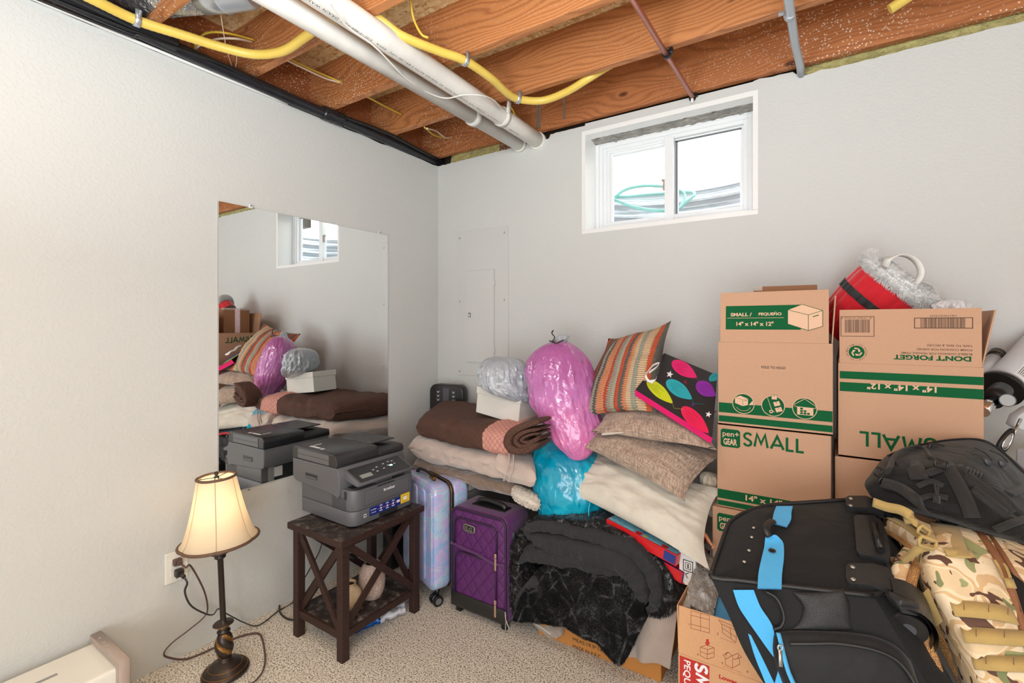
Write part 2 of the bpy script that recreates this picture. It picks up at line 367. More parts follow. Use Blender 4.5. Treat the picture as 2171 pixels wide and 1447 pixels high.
WX0, WX1, WZ0, WZ1 = 1.089, 1.933, 1.893, 2.424
wb = ragged(0, 0, WX0, .04, 0, lambda f: ZW + (.008 * f if f < .8 else .030), 2, .005)
wb.add(ragged(WX1, 0, X1, .04, 0, lambda f: (2.488 if f < .075 else 2.458) + .012 * f, 5, .010).bm)
wb.box((WX0, 0, 0), (WX1, .04, WZ0)); wb.box((WX0, 0, WZ1), (WX1, .04, 2.486))
struct('wall_back', wb)
struct('wall_right', MB('wall').box((X1, Y0, 0), (X1 + .1, .1, 2.74))); struct('wall_front', MB('wall').box((-.1, Y0 - .1, 0), (X1, Y0, 2.74)))
struct('ceiling', MB('osb').box((-.35, Y0, 2.737), (X1 + .1, .35, 2.76)))
fd = MB('dark_gap', 'insul'); fd.box((-.35, .12, 2.3), (WX0 - .02, .35, 2.75)); fd.box((WX1 + .02, .12, 2.3), (X1, .35, 2.75)); fd.box((WX0 - .02, .12, WZ1 + .05), (WX1 + .02, .35, 2.75))
fd.box((-.35, Y0, 2.3), (-.15, .13, 2.75)); fd.box((-.15, Y0, 2.30), (-.12, .12, 2.46)); struct('trim_3', fd)
# window reveal (painted boards) and raw plaster strip
rv = MB('white', 'raw_gray'); D = .145
rv.box((WX0 - .02, -.001, WZ0), (WX0 + .001, D + .05, WZ1 + .02)); rv.box((WX1 - .001, -.001, WZ0), (WX1 + .02, D + .05, WZ1 + .02))
rv.box((WX0 - .02, -.001, WZ0 - .02), (WX1 + .02, D + .05, WZ0 + .001)); rv.box((WX0, -.003, WZ1 - .004), (WX1, .075, WZ1 + .02)); rv.box((WX0, .075, WZ1 + .001), (WX1, D + .06, WZ1 + .05), 1)
t = bmesh.new()
def raw(u, v): return (WX0 + (WX1 - WX0) * u, .072 + (D - .07) * v, WZ1 - .004 + .010 * nz((u * 30, v * 6, 0), 1) - .012 * v)
rv.grid(raw, 80, 10, 1)
struct('trim_1', rv)
# window unit
def winframe(x0, x1, z0, z1, w_, y0, y1, mb, mi=0, steps=1):
    for i in range(steps):
        a = w_ * i / steps; b = w_ * (i + 1) / steps; yy = y0 + i * .006; bv = .0015
        mb.box((x0 + a, yy, z0 + a), (x0 + b, y1, z1 - a), mi, bv); mb.box((x1 - b, yy, z0 + a), (x1 - a, y1, z1 - a), mi, bv)
        mb.box((x0 + b, yy, z1 - b), (x1 - b, y1, z1 - a), mi, bv); mb.box((x0 + b, yy, z0 + a), (x1 - b, y1, z0 + b), mi, bv)
def m_glass():
    k = NT('window_glass'); t = k.t; o = t.nodes['Material Output']; tr = k.n('BsdfTransparent'); gl = k.n('BsdfGlossy'); gl.inputs['Roughness'].default_value = .03
    df = k.n('BsdfDiffuse'); df.inputs[0].default_value = (.8, .84, .84, 1); mx = k.n('MixShader'); mx.inputs[0].default_value = .05; k.l(tr.outputs[0], mx.inputs[1]); k.l(gl.outputs[0], mx.inputs[2])
    v = k.mapping(); ps = k.sep(v); g = k.ramp(k.noise(v, 7, 4), [(.4, (0, 0, 0)), (.75, (.12, .12, .12))])
    m2 = k.n('MixShader'); k.l(g, m2.inputs[0]); k.l(mx.outputs[0], m2.inputs[1]); k.l(df.outputs[0], m2.inputs[2]); k.l(m2.outputs[0], o.inputs[0]); return k.m
M['glass'] = m_glass()
win = MB('vinyl'); winframe(WX0, WX1, WZ0, WZ1, .062, D, D + .05, win, 0, 3); wo = struct('window_1', win)
s1 = MB('vinyl'); winframe(1.15, 1.535, WZ0 + .022, 2.372, .034, D + .022, D + .05, s1, 0, 2); s1.box((1.487, D - .004, WZ0 + .03), (1.535, D + .03, 2.37), 0, .003); so = s1.build('sash', wo)
MB('glass').box((1.18, D + .040, WZ0 + .04), (1.50, D + .043, 2.345)).build('pane', so)
s2 = MB('vinyl', 'grey_m'); winframe(1.530, 1.872, WZ0 + .022, 2.372, .020, D + .036, D + .05, s2, 0, 1); s2.box((1.538, D + .030, WZ0 + .04), (1.546, D + .037, 2.35), 1); s2.box((1.535, D + .03, 2.344), (1.86, D + .037, 2.352), 1); so = s2.build('sash', wo)
MB('glass').box((1.54, D + .045, WZ0 + .04), (1.86, D + .048, 2.36)).build('pane', so)
lt = MB('taupe'); lt.box((1.476, D + .004, 2.09), (1.488, D + .018, 2.15), 0, .002); lt.box((1.468, D + .008, 2.14), (1.480, D + .02, 2.152), 0, .002); lt.build('latch', wo)
# outside: window well, siding of the house next door, hose
ws = MB('steel')
def well(u, v):
    a = PI * u; z = 1.70 + .52 * v; r = .50 + .014 * math.sin(v * 2 * PI * 6.5)
    return (1.51 + (r + .08) * math.cos(a), .24 + r * 1.0 * math.sin(a) ** .8, z)
ws.grid(well, 40, 80); tag(ws.build('window_well', loc=(1.51, .5, 1.7)), 'corrugated galvanized window well outside the basement window', 'window well')
gv = MB(plain('gravel', (150, 148, 140), .9, bump=(60, .03), var=40)); gv.box((.2, .2, 1.68), (2.9, 1.0, 1.72)); gd = struct('floor_2', gv)
gv = MB(plain('soil', (146, 140, 124), .95, bump=(30, .03), var=20)); gv.box((-3, .85, 2.0), (6, 4.5, 2.14)); struct('floor_3', gv)
sd = MB(plain('cream_siding', (247, 242, 228), .6))
for i in range(24):
    z = 2.1 + i * .105; sd.add(bmesh.new()); sd.face([(-4, 2.38, z), (7, 2.38, z), (7, 2.40, z + .105), (-4, 2.40, z + .105)]); sd.face([(-4, 2.38, z), (-4, 2.40, z), (7, 2.40, z), (7, 2.38, z)])
sd.box((-4, 2.402, 2.0), (7, 2.5, 4.7)); struct('wall_outside', sd)
M['hose'] = plain('green_hose', (122, 186, 176), .4)
hp = [oy(1292, 432, .42), oy(1320, 405, .45), oy(1360, 394, .5), oy(1410, 396, .55), oy(1450, 410, .55), oy(1440, 440, .5), oy(1400, 446, .42), oy(1350, 440, .4), oy(1305, 424, .42), oy(1285, 416, .5), oy(1330, 416, .6), oy(1390, 411, .62), oy(1470, 408, .6), oy(1450, 432, .55), oy(1430, 452, .5)]
tag(MB('hose').tube(spline(hp, 8), .010, 8).build('garden_hose', loc=(1.4, .5, 2.1)), 'green garden hose coiled in the window well outside', 'hose')
# ================================================================== ceiling framing
faces = [-.03, -.478, -.890, -1.300, -1.712, -2.125, -2.54, -2.95, -3.36, -3.78]
names = ['reddish ceiling joist lying right along the top of the back wall, crossed by copper pipe', 'ceiling joist second from the back wall, above the window', 'ceiling joist third from the back wall, its end behind the taped black pipe joint', 'dark ceiling joist the yellow gas line bends under near the left wall', 'ceiling joist at top left under the clamped start of the yellow gas line']
for i, y in enumerate(faces):
    mb = MB('joist_flecked' if i == 0 else 'joist'); mb.box((-.14, y, 2.50 if i else 2.497), (X1, y + .038, 2.737), 0, .002)
    o = mb.build('ceiling_joist', loc=(0, y, 2.5))
    tag(o, names[i] if i < 5 else 'ceiling joist behind the camera side of the room', 'joist', 'ceiling joists')
for i in range(len(faces) - 1):
    a, b = faces[i + 1] + .038, faces[i]
    if i < 5:
        o = MB('rim').box((-.15, a, 2.47), (-.115, b, 2.737)).build('rim_board', loc=(-.13, (a + b) / 2, 2.47))
        tag(o, ['wood blocking between the first two joists in the far ceiling corner', 'wood blocking at the left wall just right of the black taped pipe joint', 'wood blocking at the left wall under the thin white and yellow cables', 'wood blocking at the left wall below the hanging metal duct', 'wood blocking at the left wall in the top left corner of the room'][i], 'blocking', 'rim blocking on the left wall')
struct('trim_2', MB('dark_gap').box((-.15, Y0, 2.40), (-.02, .1, 2.472)))
# insulation tucked above the back wall
for (xa, xb, lab) in ((.10, .50, 'pale yellow insulation batt above the wall corner below the joist'), (2.13, 3.2, 'yellow green insulation batt above the wall at the right')):
    mb = MB('insul'); n = int((xb - xa) * 60)
    mb.grid(lambda u, v: (xa + (xb - xa) * u, .010 + .02 * v + .010 * nz((u * 9, v * 3, 1), 1), 2.44 + .085 * v), n, 8)
    mb.box((xa, .035, 2.42), (xb, .1, 2.52)); tag(mb.build('insulation', loc=(xa, .05, 2.45)), lab, 'insulation', kind='stuff')
ip = MB('card_dark', 'print'); ip.box((.50, .012, 2.445), (.66, .018, 2.497)); ip.text('ARDIAN', frame((.655, .0115, 2.485), (-1, 0, 0), (0, 0, -1)), .030, 1, .15, bold=.01); tag(ip.build('paper_facing', loc=(.58, .015, 2.45)), 'brown paper insulation facing printed ARDIAN beside the white pipes', 'insulation')
# flat steel straps nailed to the joist faces
for k_, (x0, z0, z1) in enumerate(((.80, 2.53, 2.70), (.818, 2.53, 2.705))):
    pass
mb = MB('silver'); mb.box((.795, -.037, 2.515), (.807, -.031, 2.69)); mb.box((.813, -.037, 2.51), (.825, -.031, 2.69)); 
tag(mb.build('strap_hanger', loc=(.81, -.034, 2.5)), 'pair of narrow steel straps on the last joist behind the yellow gas line', 'strap')
mb = MB('silver'); mb.box((.97, -.037, 2.525), (.982, -.031, 2.67)); tag(mb.build('strap_hanger', loc=(.975, -.034, 2.5)), 'single narrow steel strap on the last joist right of the pipes', 'strap')
# ------------------------------------------------------------------ PVC drain pipes
def pvc(name, a, b, r, label, belly=0):
    t_ = thing(name, label, 'pipe', tuple(a)); P = [Vector(a).lerp(Vector(b), i / 10) for i in range(11)]
    body = MB('pvc', 'print').tube(P, r, 40)
    return t_, body, P
a1, b1 = V(.786, .03, 2.452), V(.845, -3.2, 2.452); t1, body, P = pvc('drain_pipe', a1, b1, .0445, 'thicker white drain pipe with printed lettering, right of the pair')
d = (a1 - b1).normalized()
def pipe_text(mb, txt, y0, L, h, ang, mi=1):
    """lettering wrapped on the pipe: built flat then bent round it"""
    tmp = MB('print'); tmp.text(txt, Matrix.Identity(4), h, 0, L, space=1.15)
    for v in tmp.bm.verts:
        s_, q = v.co.x, v.co.y; c = a1.lerp(b1, (y0 + s_ - .03) / 3.23); th = ang - q / .0447
        v.co = Vector((c.x + math.sin(th) * .0449, -(y0 + s_) + .0, c.z - math.cos(th) * .0449))
    mb.add(tmp.bm, mi)
A_ = .30
pipe_text(body, 'CELLCORE', .23, .10, .010, A_); pipe_text(body, 'NSF-dwv  CHARLOTTE', .36, .17, .006, A_); pipe_text(body, 'CORE PVC DUX SPS SCH 40 SERIES', .56, .42, .008, A_)
pipe_text(body, 'ASTM F 891-00 UPC  PPFA', .99, .26, .009, A_); pipe_text(body, '010511018BX', 1.27, .09, .010, A_); pipe_text(body, 'FOR DRAIN WASTE AND VENT ONLY', 1.37, .36, .011, A_)
body.build('pipe_run', t1)
c_ = a1.lerp(b1, .16); 
hk = MB('pvc'); hk.tube([a1.lerp(b1, .125), a1.lerp(b1, .135)], .050, 32); hk.strap([c_ + V(.05, .08, 0), c_ + V(.055, .08, .05), c_ + V(.05, .08, .075)], .03, .006, 0, V(0, 1, 0)); hk.build('pipe_clamp', t1)
MB('pvc').tube([a1 + V(0, -.005, 0), a1 + V(0, -.05, 0)], .050, 36).build('coupling', t1)
a2, b2 = V(.664, .03, 2.452), V(.752, -3.2, 2.40); t2 = thing('drain_pipe', 'thinner plain white drain pipe, left of the pair', 'pipe', tuple(a2))
MB('pvc').tube([a2, b2], .038, 36).build('pipe_run', t2); MB('pvc').tube([a2.lerp(b2, .152), a2.lerp(b2, .165)], .045, 32).build('pipe_clamp', t2); MB('pvc').tube([a2 + V(0, -.03, 0), a2 + V(0, -.055, 0)], .042, 32).build('coupling', t2)
# thin cable trailing under the pipes
cp = [oz(695, 0, 2.395), oz(735, 55, 2.395), oz(790, 95, 2.40), oz(835, 140, 2.405), oz(860, 165, 2.41), oz(905, 195, 2.41), oz(945, 208, 2.405), oz(985, 201, 2.40), oz(1025, 203, 2.40), oz(1050, 215, 2.43), oz(1068, 240, 2.46)]
tag(MB('pvc').tube(spline(cp, 8), .0032, 8).build('cable', loc=tuple(cp[4])), 'thin white cable drooping across the underside of the white pipes', 'cable')
# ------------------------------------------------------------------ yellow gas line
gp = [oz(120, -40, 2.46), oz(200, 0, 2.46), oz(290, 43, 2.46), oz(380, 72, 2.462), oz(470, 100, 2.46), oz(540, 115, 2.455), oz(600, 108, 2.455), oz(650, 76, 2.465), oz(700, 42, 2.475), V(.79, -1.27, 2.52), oz(850, 75, 2.475), oz(930, 108, 2.47), oz(985, 128, 2.47), oz(1040, 165, 2.465), oz(1075, 197, 2.46), oz(1100, 210, 2.46), oz(1150, 213, 2.463), oz(1200, 195, 2.478), oz(1245, 168, 2.50), oz(1290, 140, 2.545), V(1.62, -.40, 2.60)]
tg = thing('gas_line', 'yellow flexible gas line snaking under the joists', 'pipe', tuple(gp[5]))
k = NT('ribbed_yellow_jacket'); v_ = k.mapping('UV'); k.col(k.mix(k.noise(k.mapping(), 10, 3), lin((212, 178, 74)), lin((234, 206, 104)))); k.set(Roughness=.35); M['gas'] = k.m
GS = spline(gp, 14); g_ = MB('gas', 'print'); g_.tube(GS, [.0172 + (.0008 if i % 2 else 0) for i in range(len(GS))], 16)
g_.build('flexible_tube', tg)
for px, py, zz in ((290, 43, 2.46), (985, 128, 2.47), (1098, 210, 2.46)):
    c = oz(px, py, zz); i = min(range(len(GS)), key=lambda q: (GS[q] - c).length); dd = (GS[min(i + 1, len(GS) - 1)] - GS[i - 1]).normalized(); sd_ = dd.cross(V(0, 0, 1)).normalized()
    mb = MB('steel'); arc = [GS[i] + sd_ * math.cos(a) * .0215 + V(0, 0, 1) * math.sin(a) * .0215 for a in [PI * 1.0 + PI * q / 10 for q in range(11)]]
    mb.strap([arc[0] + V(0, 0, .03)] + arc + [arc[-1] + V(0, 0, .03)], .019, .0022, 0, dd); mb.build('pipe_clip', tg)
st = MB('gas').tube([oz(2100, -120, 2.66), oz(1985, -45, 2.56), oz(1886, 20, 2.50)], .018, 14); tag(st.build('gas_line_stub', loc=tuple(oz(1890, 18, 2.5))), 'short yellow pipe end poking down between joists at top right', 'pipe')
# ------------------------------------------------------------------ black pipe bundle along the left wall
tb = thing('insulated_pipe', 'black pipe bundle running along the top of the left wall', 'pipe', (.03, -1, 2.46))
def yz(y, x=.03, z=2.47): return V(x, y, z)
main = [V(.02, -3.4, 2.475), V(.025, -2.4, 2.475), V(.03, -1.95, 2.478), V(.035, -1.5, 2.470), V(.035, -1.1, 2.462), V(.03, -.86, 2.465), V(.02, -.5, 2.468), V(-.01, -.15, 2.472), V(-.03, .06, 2.475)]
MB('black_pipe').tube(spline(main, 12), .026, 16).build('pipe_sleeve', tb)
MB('black_pipe').tube(spline([V(.085, -3.4, 2.49), V(.085, -2.3, 2.49), V(.075, -1.9, 2.488), V(.055, -1.7, 2.484), V(.045, -1.6, 2.48)], 10), .030, 16).build('pipe_sleeve', tb)
MB('black').tube(spline([V(.06, -3.4, 2.452), V(.06, -2.2, 2.446), V(.062, -1.8, 2.452), V(.07, -1.55, 2.462), V(.075, -1.38, 2.47), V(.06, -1.28, 2.455), V(.03, -1.15, 2.443), V(.02, -.9, 2.445)], 10), .006, 8).build('wire', tb)
MB('black').tube(spline([V(.03, -3.4, 2.442), V(.035, -1.9, 2.440), V(.065, -1.72, 2.446), V(.08, -1.5, 2.462), V(.07, -1.34, 2.463)], 10), .005, 8).build('wire', tb)
MB('black').tube(spline([V(.055, -.84, 2.475), V(.055, -.5, 2.49), V(.03, -.2, 2.485), V(0, .05, 2.49)], 10), .010, 8).build('wire', tb)
tp = MB('black_pipe'); tp.grid(lambda u, v: V(.032, -.93 + .14 * u, 2.466) + (V(math.cos(v * 2 * PI), 0, math.sin(v * 2 * PI)) * (.034 + .006 * nz((u * 8, math.cos(v * 6.28) * 2, math.sin(v * 6.28) * 2), 1.5)) if 0.01 < u < .99 else V(0, 0, 0)), 14, 24, 0, False, True); tp.build('tape_wrap', tb)
wt = MB('white'); wt.tube(spline([V(.008, -3, 2.447), V(.01, -2, 2.446), V(.012, -1.5, 2.444), V(.01, -1.1, 2.446)], 6), .006, 6)
tag(wt.build('paint_drip_line', loc=(.01, -2, 2.44)), 'white painted caulk line along the top of the left wall', 'caulk')
# cables through the joists
for pts, mt, lab in (([oz(405, 120, 2.54), oz(420, 85, 2.58), oz(440, 70, 2.60), oz(480, 70, 2.60), (oy(541, 85, -1.302))], 'wire_y', 'thin yellow cable arching over the gas line into the dark joist'),
                     ([oz(398, 122, 2.53), oz(425, 95, 2.57), oz(460, 83, 2.585), oz(500, 82, 2.59), (oy(536, 89, -1.302))], 'wire_w', 'thin white cable arching over the gas line into the dark joist'),
                     ([oy(590, 112, -1.26), oy(640, 138, -1.1), oy(690, 160, -.95), oy(725, 174, -.89)], 'wire_y', 'yellow cable straight between joists left of the white pipes'),
                     ([oy(588, 118, -1.26), oy(640, 143, -1.1), oy(690, 166, -.95), oy(722, 175, -.89)], 'wire_w', 'white cable running beside the yellow one left of the pipes'),
                     ([oy(775, 203, -.85), oy(820, 227, -.62), oy(853, 243, -.478)], 'wire_y', 'white and yellow cable between joists under the pipes, middle bay'),
                     ([oy(905, 272, -.44), oy(925, 278, -.25), oy(945, 292, -.1), oy(958, 291, -.03)], 'wire_w', 'drooping cable pair in the bay next to the back wall'),
                     ([oy(900, 270, -.44), oy(920, 286, -.25), oy(940, 291, -.1), oy(958, 292, -.03)], 'wire_y', 'lower yellowish cable in the bay next to the back wall'),
                     ([oz(870, 0, 2.60), oz(877, 40, 2.55), oz(893, 72, 2.50), oz(908, 80, 2.49)], 'wire_y', 'thin yellow cable hanging down onto the gas line beside the pipes'),
                     ([oz(1078, 222, 2.50), oz(1086, 232, 2.50), oz(1092, 245, 2.49)], 'wire_y', 'short yellow cable end beside the pipe clamp'),
                     ([oz(795, 20, 2.60), oz(830, 50, 2.55), oz(850, 72, 2.50)], 'wire_w', 'thin grey cable along the strand board behind the pipes')):
    q = spline(pts, 8); tag(MB(mt).tube(q, .0048, 8).build('cable', loc=tuple(q[len(q) // 2])), lab, 'cable')
tag(MB('wire_w').tube(spline([oz(468, 30, 2.56), oz(475, 75, 2.52), oz(482, 110, 2.50), oz(495, 147, 2.49), oz(500, 140, 2.50), oz(502, 118, 2.52)], 6), .0016, 6).build('string', loc=tuple(oz(480, 100, 2.5))), 'thin white string dangling from the metal duct', 'string')
# ------------------------------------------------------------------ metal duct
td = thing('air_duct', 'galvanized round duct end hanging at top left between joists', 'duct', tuple(oz(540, 0, 2.58)))
c0, c1 = V(.33, -1.60, 2.585), V(.50, -1.52, 2.585); dd = (c1 - c0).normalized()
MB('foil').tube([c0 - dd * .35, c0 - dd * .02], .070, 28).build('foil_sleeve', td); MB('steel').tube([c0 - dd * .04, c0 + dd * .05], .073, 32).build('steel_collar', td)
mb = MB('conduit'); mb.tube([c0 + dd * .04, c0 + dd * .048, c0 + dd * .056, c0 + dd * .15, c0 + dd * .16], [.073, .079, .074, .070, .062], 36); mb.build('end_cap', td)
td2 = MB('steel'); td2.box((-.10, -2.12, 2.60), (.45, -1.73, 2.70), 0, .004); tag(td2.build('rectangular_duct', loc=(.1, -1.9, 2.6)), 'flat galvanized duct face above the yellow gas line at the top left edge', 'duct')
# ------------------------------------------------------------------ copper pipe and conduit
tc_ = thing('copper_pipe', 'thin copper water pipe crossing under the last two joists', 'pipe', (1.66, -.4, 2.48))
MB('copper').tube([V(1.648, -2.4, 2.478), V(1.668, -.02, 2.478)], .0105, 20).build('pipe_run', tc_)
for y in (-.458, .0):
    mb = MB('black', 'white'); mb.tube([V(1.665, y - .012, 2.478), V(1.665, y + .012, 2.478)], .016, 16); mb.box((1.676, y - .01, 2.478), (1.69, y + .01, 2.503), 0, .002)
    if y == 0: mb.box((1.662, y - .03, 2.448), (1.674, y - .012, 2.468), 1, .003)
    mb.build('pipe_clip', tc_)
tc2 = thing('electrical_conduit', 'grey conduit crossing under the joists to the top of the back wall', 'conduit', (2.11, -.2, 2.48))
MB('conduit').tube([V(2.085, -2.4, 2.482), V(2.112, -.25, 2.482), V(2.122, -.06, 2.478), V(2.124, .015, 2.462)], .0155, 20).build('conduit_run', tc2)
mb = MB('steel'); mb.tube([V(2.105, -.475, 2.482), V(2.105, -.455, 2.482)], .019, 20); mb.box((2.07, -.475, 2.494), (2.092, -.455, 2.5), 0); mb.build('conduit_clip', tc2)
# ================================================================== things on the walls
tm = thing('wall_mirror', 'large frameless rectangular mirror on the left wall', 'mirror', (0, -.94, .62))
k = NT('mirror_silver'); k.col((.88, .90, .90, 1)); k.set(Metallic=1, Roughness=.012); M['mirror'] = k.m
mm = MB('mirror', 'grey_l'); mm.box((.0045, -1.419, .622), (.0085, -.456, 1.901), 0); mm.box((0.0005, -1.4195, .6215), (.0047, -.4555, 1.9015), 1); mm.build('mirror_glass', tm)
M['clip'] = plain('clear_plastic', (214, 214, 210), .2)
for y, z in ((-1.28, 1.903), (-.52, 1.903), (-1.29, .620), (-.60, .620)):
    mb = MB('clip', 'grey_d'); s_ = 1 if z > 1 else -1; mb.box((0.0005, y - .009, z - .006), (.012, y + .009, z + .008 * s_ + .006), 0, .002); mb.cyl(V(.012, y, z + .006 * s_), V(.0135, y, z + .006 * s_), .003, mi=1, n=10); mb.build('mirror_clip', tm)
te = thing('breaker_panel', 'painted breaker panel cover with small door on the back wall by the corner', 'panel', (.37, 0, 1.04))
mb = MB('panel', 'grey_m'); mb.box((.168, -.004, 1.037), (.576, -.0005, 1.977), 0, .0012); mb.build('cover_plate', te)
mb = MB('panel'); mb.box((.25, -.012, 1.123), (.473, -.004, 1.715), 0, .002); mb.box((.256, -.0135, 1.13), (.467, -.011, 1.708), 0, .001); dr = mb.build('panel_door', te)
mb = MB('panel', 'grey_d'); mb.box((.252, -.015, 1.405), (.312, -.012, 1.45), 0, .001); mb.box((.273, -.0165, 1.415), (.293, -.0145, 1.443), 1, .001); mb.box((.277, -.019, 1.419), (.289, -.016, 1.437), 0, .001); mb.build('latch', dr)
for z in (1.19, 1.61): MB('panel').box((.470, -.014, z), (.479, -.004, z + .03), 0, .002).build('hinge', te)
for x in (.192, .548):
    for z in (1.06, 1.52, 1.935): mb = MB('silver'); mb.lathe([(0, .004), (.004, .0035), (.0065, 0)], X=frame((x, -.004, z), (1, 0, 0), (0, 0, 1))); mb.build('screw', te)
to = thing('wall_outlet', 'white electrical outlet plate low on the left wall with two plugs', 'outlet', (0, -1.579, .32))
mb = MB('plastic_w', 'grey_d'); mb.box((.0005, -1.621, .320), (.006, -1.537, .445), 0, .003); mb.box((.005, -1.603, .345), (.008, -1.555, .42), 0, .002); mb.cyl(V(.006, -1.579, .335), V(.007, -1.579, .335), .003, mi=1, n=10); mb.build('cover_plate', to)
M['plug_brown'] = plain('brown_plug', (88, 66, 62), .5)
pg = MB('plug_brown'); pg.box((.009, -1.597, .392), (.03, -1.567, .418), 0, .004); pg.box((.03, -1.59, .396), (.045, -1.572, .414), 0, .003)
# lamp cord: plug down past lamp foot and round on the carpet
def cordobj(name, plug, pts, label, r=.0042, flat=.6, n=10):
    plug.tube(spline(pts, n), r, 8, 0, flat=flat); return tag(plug.build(name, loc=tuple(pts[0])), label, 'cord')
c1_ = [V(.045, -1.581, .405), V(.075, -1.575, .395), ox(405, 1200, .06), ox(432, 1250, .05), ox(440, 1290, .05), ox(430, 1310, .045), ox(400, 1335, .04), ox(365, 1362, .035), ox(348, 1383, .03), ox(357, 1393, .03), oz(400, 1395, .006), oz(470, 1365, .006), oz(510, 1348, .006), oz(545, 1342, .006), oz(556, 1355, .006), oz(562, 1395, .006), oz(555, 1425, .006), oz(535, 1447, .006), oz(505, 1462, .006)]
cordobj('lamp_cord', pg, c1_, 'dark brown lamp cord looping from the upper outlet down around the lamp foot')
pg2 = MB('cord'); pg2.box((.009, -1.592, .345), (.035, -1.562, .375), 0, .005); pg2.tube([V(.035, -1.577, .36), V(.06, -1.575, .352)], .008, 10)
c2_ = [V(.06, -1.575, .352), V(.075, -1.570, .33), ox(392, 1255, .055), ox(405, 1283, .05), ox(435, 1300, .045), ox(452, 1302, .04), ox(463, 1290, .04), ox(480, 1300, .04), ox(495, 1308, .03), ox(515, 1318, .02), oz(540, 1326, .006), oz(560, 1318, .006), oz(590, 1294, .006), oz(620, 1276, .008), ox(640, 1235, .08), ox(660, 1200, .06), ox(680, 1160, .04), ox(690, 1100, .05)]
cordobj('power_cord', pg2, c2_, 'black power cord running from the lower outlet along the wall behind the table')
c3_ = [oz(592, 1282, .006), oz(594, 1298, .006), oz(612, 1312, .006), oz(640, 1310, .006), oz(680, 1290, .006)]
tag(MB('cord').tube(spline(c3_, 8), .0042, 8).build('cord_loop', loc=tuple(c3_[0])), 'black cord loop lying on the carpet by the left table leg', 'cord')
# ================================================================== bedside lamp on the carpet
LB = V(.243, -1.505, 0); tl = thing('table_lamp', 'lit table lamp with a bell shade and twisted dark base standing on the carpet', 'lamp', tuple(LB))
LX = Matrix.Translation(LB) @ Matrix.Rotation(math.radians(-2.2), 4, 'Y') @ Matrix.Rotation(math.radians(1.5), 4, 'X')
mb = MB('bronze', 'gold', F=LX); mb.lathe([(0, 0), (.080, 0), (.084, .006), (.083, .012), (.076, .018), (.070, .021), (.067, .026), (.058, .031), (.055, .036), (.045, .043), (.026, .050), (.021, .056), (.024, .062), (0, .064)], n=56)
for r, z in ((.0765, .0185), (.0585, .0315)): mb.tube([(r * math.cos(a * PI / 24), r * math.sin(a * PI / 24), z) for a in range(48)], .0012, 6, 1, True)
mb.build('lamp_base', tl)
mb = MB('bronze', 'gold', F=LX)
def tw(u, v):
    a = v * 2 * PI; z = .062 + u * .095; r = .018 + .011 * math.sin(PI * min(1, u * 1.02)) ** .8; r *= 1 + .17 * abs(math.cos(1.5 * (a + u * 3.6))) ; return (r * math.cos(a), r * math.sin(a), z)
mb.grid(tw, 40, 60, 0, False, True, mfn=lambda u, v: 1 if abs(((v * 3 + u * 1.72) % 1) - .5) < .17 else 0); mb.build('twisted_stem', tl)
mb = MB('bronze', 'gold', F=LX); mb.lathe([(.013, .152), (.018, .157), (.0235, .162), (.0235, .166), (.016, .170), (.0185, .176), (.0185, .180), (.014, .184), (.020, .187), (.034, .190), (.0365, .193), (.034, .196), (.011, .197), (.0105, .21), (.0105, .445), (.015, .448), (.020, .452), (.020, .458), (.013, .462), (.020, .466), (.034, .470), (.0355, .473), (.034, .476), (.012, .478), (.012, .60)], n=40)
mb.tube([(.0185 * math.cos(a * PI / 16), .0185 * math.sin(a * PI / 16), .178) for a in range(32)], .0012, 6, 1, True); mb.tube([(.036 * math.cos(a * PI / 16), .036 * math.sin(a * PI / 16), .1925) for a in range(32)], .001, 6, 1, True); mb.build('pole', tl)
k = NT('lit_lamp_shade'); o_ = k.t.nodes['Material Output']; df = k.n('BsdfDiffuse'); df.inputs[0].default_value = lin((226, 212, 188)); tr = k.n('BsdfTranslucent'); tr.inputs[0].default_value = lin((240, 212, 170)); mx = k.n('MixShader'); mx.inputs[0].default_value = .27
k.l(df.outputs[0], mx.inputs[1]); k.l(tr.outputs[0], mx.inputs[2]); k.l(mx.outputs[0], o_.inputs[0]); M['shade'] = k.m
def shp(u, v):
    a = v * 2 * PI; c = abs(math.cos(3 * a)) ** .6; z = .520 + (.768 - .520) * u; r = .137 - .070 * (u ** .62); r *= 1 - .035 * (1 - c) ; return (r * math.cos(a), r * math.sin(a), z)
mb = MB('shade', F=LX); mb.grid(shp, 18, 72, 0, False, True); sh = mb.build('lamp_shade', tl)
mb = MB('trimbrown', F=LX); mb.tube([Vector(shp(0, i / 72)) for i in range(72)], .0058, 8, 0, True, 1); mb.build('shade_trim', sh)
mb = MB('trimbrown', F=LX); mb.tube([Vector(shp(1, i / 72)) for i in range(72)], .0052, 8, 0, True, 1); mb.build('shade_trim', sh)
M['seam'] = plain('shade_seam', (196, 168, 132), .8)
for s_ in range(6):
    mb = MB('seam', F=LX); a = (s_ + .5) / 6; mb.tube([Vector(shp(i / 12, a)) * 1.0 for i in range(13)], .0016, 6); mb.build('seam', sh)
mb = MB('bronze', F=LX); mb.lathe([(0, .790), (.006, .787), (.008, .780), (.004, .772), (.010, .769), (.010, .765), (0, .764)], n=20)
for a in range(3): mb.tube([(0, 0, .766), (.067 * math.cos(a * 2.094), .067 * math.sin(a * 2.094), .766)], .0014, 6)
mb.build('finial', tl)
for sy in (1,):
    mb = MB('bronze', F=LX); mb.tube([(0, .012, .60), (0, .035, .64), (0, .035, .70), (0, .004, .765)], .0016, 6); mb.tube([(0, -.012, .60), (0, -.035, .64), (0, -.035, .70), (0, -.004, .765)], .0016, 6); mb.build('harp', tl)
